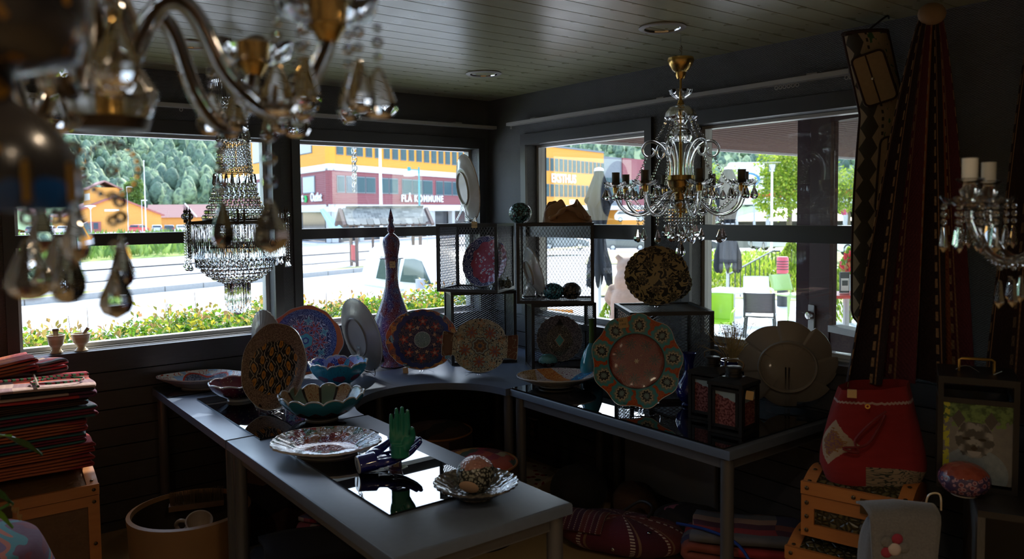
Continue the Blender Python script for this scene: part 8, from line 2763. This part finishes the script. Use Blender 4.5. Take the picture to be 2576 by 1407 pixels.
# chairs and tables
mat('plastic_green', (0.36, 0.62, 0.03), 0.4)
mat('plastic_white', (0.85, 0.85, 0.84), 0.4)
mat('plastic_pale', (0.4, 0.55, 0.2), 0.4)
mat('chair_black', (0.03, 0.035, 0.035), 0.45)
mat('chair_mesh', (0.09, 0.08, 0.085), 0.6)
def armchair(label, loc, rz, mt, legm='pole_grey', group='plastic terrace chairs', slim=False, backm=None):
    t = thing('terrace_chair', label, 'chair', loc, rz, group=group)
    m = MB()
    m.grid(lambda u, v: ((u - 0.5) * 0.46, 0.22 - 0.44 * v, 0.45 - 0.03 * math.sin(PI * u) * math.sin(PI * v)), 10, 10)
    o = m.build('seat', mt, t, 180); o.modifiers.new('t', 'SOLIDIFY').thickness = 0.018
    m = MB()
    m.grid(lambda u, v: ((u - 0.5) * 0.46 * (1 - 0.06 * v), 0.2 + 0.09 * v + 0.05 * (1 - math.cos(PI * (u - 0.5))) * -1, (0.52 if slim else 0.44) + (0.3 if slim else 0.4) * v), 12, 10)
    o = m.build('backrest', backm or mt, t, 180); o.modifiers.new('t', 'SOLIDIFY').thickness = 0.015
    for sx in (-1, 1):
        MB().tube([(sx * 0.2, -0.19, 0.44), (sx * 0.235, -0.23, 0.0)], [0.017, 0.013], 8).build('leg', legm, t)
        MB().tube([(sx * 0.2, 0.19, 0.44), (sx * 0.235, 0.27, 0.0)], [0.017, 0.013], 8).build('leg', legm, t)
        if slim: MB().tube([(sx * 0.215, 0.19, 0.44), (sx * 0.21, 0.23, 0.62), (sx * 0.215, 0.285, 0.83)], 0.015, 8).build('back_post', legm, t)
        if not slim:
            MB().tube(spline([(sx * 0.235, 0.22, 0.62), (sx * 0.25, 0.05, 0.62), (sx * 0.25, -0.17, 0.6), (sx * 0.235, -0.2, 0.44)], 5), 0.018, 8).build('armrest', mt, t)
    return t
def at_g(p): return (p[0], p[1], -0.43)
armchair('bright lime green chair with its back to the window', at_g((5.879, 2.623, 0.031)), -yaw + 2.75 + PI, 'plastic_green', 'lamp_opal')
armchair('white chair at the left end of the terrace table', at_g((6.503, 3.397, -0.097)), -yaw + 1.9, 'plastic_white', 'lamp_opal')
armchair('white chair with green seat behind the terrace table', at_g((8.749, 3.934, -0.263)), -yaw - 0.2, 'plastic_white', 'lamp_opal')
armchair('black mesh backed chair on the terrace', at_g((6.899, 2.59, -0.073)), -yaw + PI + 0.8 - PI / 2 + 0.4, 'chair_black', 'chair_black', slim=True, backm='chair_mesh')
armchair('pale green slatted chair by the red bollard', at_g((9.734, 3.931, -0.336)), -yaw + 0.4, 'plastic_pale', 'plastic_pale', slim=True)
armchair('orange chair low outside the left terrace window', at_g((3.383, 3.025, 0.059)), -yaw + 2.6, mat('plastic_orange', (0.75, 0.28, 0.03), 0.4), 'lamp_opal')
armchair('orange chair seen under the low wire crate', at_g((3.257, 1.867, 0.164)), -yaw + 3.4, 'plastic_orange', 'lamp_opal')
tb = thing('terrace_table', 'square white terrace table between the chairs', 'table', at_g((7.411, 3.453, -0.162)), 0.3)
MB().rbox((0, 0, 0.73), (0.75, 0.75, 0.03), 0.03).build('table_top', 'lamp_opal', tb)
MB().tube([(0, 0, 0), (0, 0, 0.71)], 0.03, 10).build('column', 'pole_grey', tb)
MB().box((0, 0, 0.02), (0.5, 0.06, 0.03)).build('foot', 'pole_grey', tb)
MB().box((0, 0, 0.02), (0.06, 0.5, 0.03)).build('foot', 'pole_grey', tb)
p = at_g((11.319, 5.119, -0.238))
bo = thing('bollard_lamp', 'black bollard with red louvred head on the lawn', 'bollard', p)
MB().lathe([(0.11, 0), (0.11, 0.7), (0.001, 0.7)], 20).build('column', 'chair_black', bo)
MB().lathe([(0.115, 0.7), (0.12, 0.72), (0.12, 1.02), (0.1, 1.05), (0.001, 1.05)], 20).build('head', 'lamp_red2' if 'lamp_red2' in MATS else mat('lamp_red2', (0.6, 0.09, 0.12), 0.4), bo)
for k in range(4): MB().lathe([(0.119, 0), (0.126, 0), (0.126, 0.015), (0.119, 0.015)], 20, (0, 0, 0.78 + 0.055 * k), closed=True).build('louvre', 'chair_black', bo)
# stair railing
rl = thing('stair_railing', 'black iron stair railing sloping down the lawn', 'railing', (0, 0, 0))
def rail_line(a, b, n):
    a, b = Vector(a), Vector(b)
    MB().tube([a, b], 0.022, 6).build('handrail', 'chair_black', rl)
    for i in range(n + 1):
        q = a.lerp(b, i / n)
        MB().tube([(q.x, q.y, q.z), (q.x, q.y, q.z - 0.85)], 0.013, 6).build('baluster', 'chair_black', rl)
rail_line((11.281, 6.44, 0.177), (15.548, 8.234, 0.466), 9)
rail_line((15.548, 8.234, 0.466), (15.722, 8.101, 0.464), 2)
rail_line((12.668, 8.525, 0.089), (16.111, 10.313, 0.253), 6)
# clipped conifers and terrace shrubs
def conifer(label, loc, h_, r, n, seed):
    t = thing('thuja', label, 'shrub', loc, group='clipped conifers by the terrace')
    MB().tube([(0, 0, 0), (0, 0, h_ * 0.8)], [0.04, 0.01], 6).build('stem', 'bark', t)
    q = random.Random(seed); f = MB()
    for k in range(n):
        v = q.random() ** 0.8; a = q.uniform(0, TAU)
        rr_ = r * math.sin(PI * min(1, 0.15 + 0.85 * v)) ** 0.7 * (1 - 0.55 * v) * 1.3 * q.uniform(0.75, 1.0)
        p_ = Vector((rr_ * math.cos(a), rr_ * math.sin(a), h_ * v))
        f.leaf(p_, (math.cos(a) * 0.5, math.sin(a) * 0.5, 1.2), (q.uniform(-1, 1), q.uniform(-1, 1), 0.2), r * 0.32, r * 0.07)
    tag(f.build('foliage', 'thuja', t, 0), kind='stuff')
conifer('yellow green conifer behind the red bollard', at_g((13.704, 6.45, -0.156)), 1.25, 0.34, 1600, 1)
conifer('yellow green conifer seen through the door glass', at_g((10.094, 2.946, 0.376)), 1.3, 0.3, 1500, 2)
conifer('small yellow conifer below the left parasol', at_g((4.895, 3.762, 0.109)), 0.75, 0.2, 1000, 3)
qq = random.Random(31)
f = MB()
for k in range(5200):
    b = rad(qq.uniform(54.5, 64)); r = qq.uniform(17.5, 24)
    x, y = r * math.sin(b), r * math.cos(b)
    f.leaf((x - 1.0, y - 1.0, -0.5 + qq.random() ** 1.5 * 0.7), (qq.uniform(-.6, .6), qq.uniform(-.6, .6), 1), (qq.uniform(-1, 1), -1, 0.3), qq.uniform(0.08, 0.2), 0.03)
tag(f.build('lawn_shrubbery', 'thuja', smooth=0), 'yellow green shrubbery along the stair railing', 'shrubs', kind='stuff')
# carved bear
mat('bear_wood', fn=lambda g: (g.coords(), g.mix(g.noise(14, 4), (0.22, 0.14, 0.1), (0.38, 0.27, 0.2)))[1], rough=0.8)
be = thing('bear_statue', 'carved pale wooden bear statue on the terrace rock', 'statue', at_g((4.379, 2.901, 0.186)), -yaw + PI - 0.3)
m = MB()
m.sph((0, 0, 0.75), 0.3, 20, 12, (0.8, 0.8, 1.25)); m.sph((0, 0.0, 1.1), 0.2, 18, 10, (0.95, 0.95, 1)); m.sph((0.02, -0.06, 1.3), 0.15, 18, 10, (1, 1.05, 0.95)); m.sph((0.02, -0.2, 1.26), 0.07, 12, 8, (1, 1.3, 0.8))
for sx in (-1, 1):
    m.sph((0.02 + sx * 0.11, 0.0, 1.43), 0.048, 10, 8, (1, 0.6, 1))
    m.tube([(sx * 0.18, -0.03, 1.0), (sx * 0.28, -0.16, 0.85), (sx * 0.22, -0.28, 0.75)], [0.1, 0.08, 0.07], 12); m.sph((sx * 0.22, -0.29, 0.74), 0.075, 12, 8)
    m.tube([(sx * 0.12, 0, 0.55), (sx * 0.18, -0.1, 0.45), (sx * 0.18, -0.08, 0.36)], [0.16, 0.12, 0.11], 12); m.sph((sx * 0.18, -0.14, 0.38), 0.1, 12, 8, (1, 1.4, 0.6))
o = m.build('bear_body', 'bear_wood', be, 180)
md = o.modifiers.new('r', 'REMESH'); md.mode = 'VOXEL'; md.voxel_size = 0.022; md.use_smooth_shade = True
o.modifiers.new('s', 'SMOOTH').iterations = 3
m = MB(); m.sph((0, 0, 0.0), 0.42, 12, 8, (1.2, 1.0, 0.9)); o = m.build('rock', mat('rock_grey', fn=lambda g: (g.coords(), {'Base Color': g.mix(g.noise(6, 5), (0.2, 0.19, 0.18), (0.45, 0.43, 0.4)), 'bump': (g.noise(8, 5), 1.0, 0.06)})[1], rough=0.9), be, 180)
for sx in (-1, 1): MB().sph((0.02 + sx * 0.055, -0.195, 1.33), 0.014, 8, 6).build('eye', 'tyre', be)
MB().sph((0.02, -0.285, 1.275), 0.025, 8, 6).build('nose', 'tyre', be)
m = MB()
for k in range(260):
    a = qq.uniform(0, TAU)
    m.leaf((0.5 * math.cos(a) * qq.uniform(0.5, 1), 0.45 * math.sin(a), 0.3 + qq.uniform(0, 0.2)), (qq.uniform(-1, 1), qq.uniform(-1, 1), 1), (1, 0, 0.4), 0.09, 0.035)
tag(m.build('flowers', mat('petal_mix', rough=0.6, fn=f_leafy((0.05, 0.2, 0.03), (0.75, 0.7, 0.7), (0.7, 0.04, 0.08))), be, 0), kind='stuff')
# lamp with funnel shade, petrol station, distant sign and walker
p = (29.972, 18.007, 0.672)
fl = thing('funnel_lamp', 'white lamp post with funnel shade before the maple', 'street lamp', (p[0], p[1], gz(p[0], p[1])))
h_ = (30.087, 18.111, 3.436)[2] - gz(p[0], p[1])
MB().tube([(0, 0, 0), (0, 0, h_)], [0.07, 0.05], 10).build('pole', 'lamp_opal', fl)
MB().lathe([(0.12, 0), (0.16, 0.35), (0.001, 0.36)], 16, (0, 0, h_)).build('lamp_glass', 'blind_grey', fl)
MB().lathe([(0.4, 0.42), (0.42, 0.44), (0.001, 0.46)], 20, (0, 0, h_)).build('cover_disc', 'pole_grey', fl)
for k in range(4): MB().tube([(0.06 * math.cos(k * PI / 2), 0.06 * math.sin(k * PI / 2), h_ - 0.02), (0.39 * math.cos(k * PI / 2), 0.39 * math.sin(k * PI / 2), h_ + 0.43)], 0.012, 5).build('strut', 'chair_black', fl)
p0 = Vector((96.561, 51.614, 2.613)); 
gsn = thing('petrol_station', 'petrol station canopy with red and white edge in the distance', 'petrol station', (p0.x, p0.y, -2.2), -yaw - 0.25)
MB().box((-6, 0, 4.9), (34, 8, 0.9)).build('canopy_white', 'lamp_opal', gsn)
MB().box((-6, -0.02, 5.75), (34.2, 8.2, 0.8)).build('canopy_red', mat('sign_red', (0.75, 0.03, 0.02), 0.4), gsn)
for x in (-18, -10, 0, 8): MB().box((x, 0, 2.25), (0.5, 0.5, 4.5)).build('pillar', 'pole_grey', gsn)
p = (73.156, 50.658, 2.818)
bd = thing('billboard', 'white rounded billboard behind the brass chandelier', 'billboard', (p[0], p[1], -2.0), -yaw)
MB().rbox((0, 0, 0), (4.2, 3.6, 0.3), 0.4, Matrix.Translation((0, 0, 7.2)) @ Matrix.Rotation(PI / 2, 4, 'X')).build('panel', 'lamp_opal', bd)
MB().tube([(-1, 0, 0), (-1, 0, 5.6)], 0.15, 8).build('leg', 'pole_grey', bd)
MB().tube([(1, 0, 0), (1, 0, 5.6)], 0.15, 8).build('leg', 'pole_grey', bd)
MB().lathe([(0.9, 0), (1.15, 0), (1.15, 0.05), (0.9, 0.05)], 28, T=Matrix.Translation((0.2, -0.17, 7.0)) @ Matrix.Rotation(PI / 2, 4, 'X') @ Matrix.Diagonal((1.2, 0.7, 1, 1)), closed=True).build('emblem_ring', 'sign_blue', bd)
p = (67.839, 35.607, 0.007)
pe = thing('person', 'person in red top and pale trousers walking in the distance', 'person', (p[0], p[1], p[2]), -yaw)
me = bpy.data.meshes.new('person')
V = [(0, 0, 0.95), (0, 0, 1.2), (0, 0, 1.42), (0, 0, 1.52), (0, -0.01, 1.66), (-0.1, 0, 0.92), (-0.12, -0.1, 0.5), (-0.12, -0.05, 0.06), (-0.12, -0.2, 0.03), (0.1, 0, 0.92), (0.12, 0.08, 0.5), (0.13, 0.25, 0.08), (0.13, 0.12, 0.02), (-0.19, 0, 1.4), (-0.25, 0.06, 1.15), (-0.24, -0.06, 0.92), (0.19, 0, 1.4), (0.25, -0.05, 1.15), (0.24, -0.16, 0.95)]
Eg = [(0, 1), (1, 2), (2, 3), (3, 4), (0, 5), (5, 6), (6, 7), (7, 8), (0, 9), (9, 10), (10, 11), (11, 12), (2, 13), (13, 14), (14, 15), (2, 16), (16, 17), (17, 18)]
me.from_pydata(V, Eg, [])
def f_person(g):
    x, y, z = g.coords()
    c_ = g.mix(z.gt(0.95), (0.5, 0.5, 0.48), (0.5, 0.04, 0.1))
    c_ = g.mix(z.gt(1.47), c_, (0.5, 0.32, 0.25))
    c_ = g.mix(z.gt(1.68), c_, (0.16, 0.1, 0.06))
    return g.mix((x.abs().gt(0.22)) * z.lt(1.12), c_, (0.5, 0.32, 0.25))
me.materials.append(mat('person_clothes', rough=0.8, fn=f_person))
po = place('body', me, pe)
po.modifiers.new('skin', 'SKIN')
for i, r in enumerate([0.15, 0.14, 0.15, 0.06, 0.11, 0.1, 0.075, 0.05, 0.04, 0.1, 0.075, 0.05, 0.04, 0.07, 0.05, 0.035, 0.07, 0.05, 0.035]): me.skin_vertices[0].data[i].radius = (r, r * (0.8 if i < 3 else 1))
me.skin_vertices[0].data[0].use_root = True
po.modifiers.new('sub', 'SUBSURF').levels = 1
# menu stand and flower pot behind the door glass
mn = thing('menu_stand', 'small black and white menu holder on a red table', 'menu holder', (3.884, -0.464, 0.8), -yaw)
MB().box((0, 0, 0.0), (0.5, 0.4, 0.03)).build('red_table_top', 'sign_red', mn)
MB().tube([(0, 0, -1.2), (0, 0, -0.01)], 0.03, 8).build('table_leg', 'pole_grey', mn)
MB().box((-0.02, 0, 0.12), (0.09, 0.02, 0.2)).build('holder', 'chair_black', mn)
MB().box((-0.02, -0.012, 0.1), (0.075, 0.004, 0.12)).build('menu_card', 'lamp_opal', mn)
MB().box((-0.02, -0.015, 0.115), (0.055, 0.002, 0.05)).build('menu_picture', 'chair_black', mn)
fp = thing('flower_tub', 'grey tub of red geraniums behind the door glass', 'flower tub', (4.717, -0.101, 0.698), 0)
MB().lathe([(0.1, 0), (0.13, 0.22), (0.12, 0.22), (0.001, 0.2)], 20).build('tub', 'concrete', fp)
m = MB()
for k in range(120): m.leaf((qq.gauss(0, 0.07), qq.gauss(0, 0.07), 0.24 + abs(qq.gauss(0, 0.07))), (qq.uniform(-1, 1), qq.uniform(-1, 1), 1), (1, 0, 0.3), 0.07, 0.028)
tag(m.build('geraniums', mat('geranium', rough=0.6, fn=f_leafy((0.6, 0.02, 0.04), (0.7, 0.03, 0.03), (0.1, 0.25, 0.03))), fp, 0), kind='stuff')
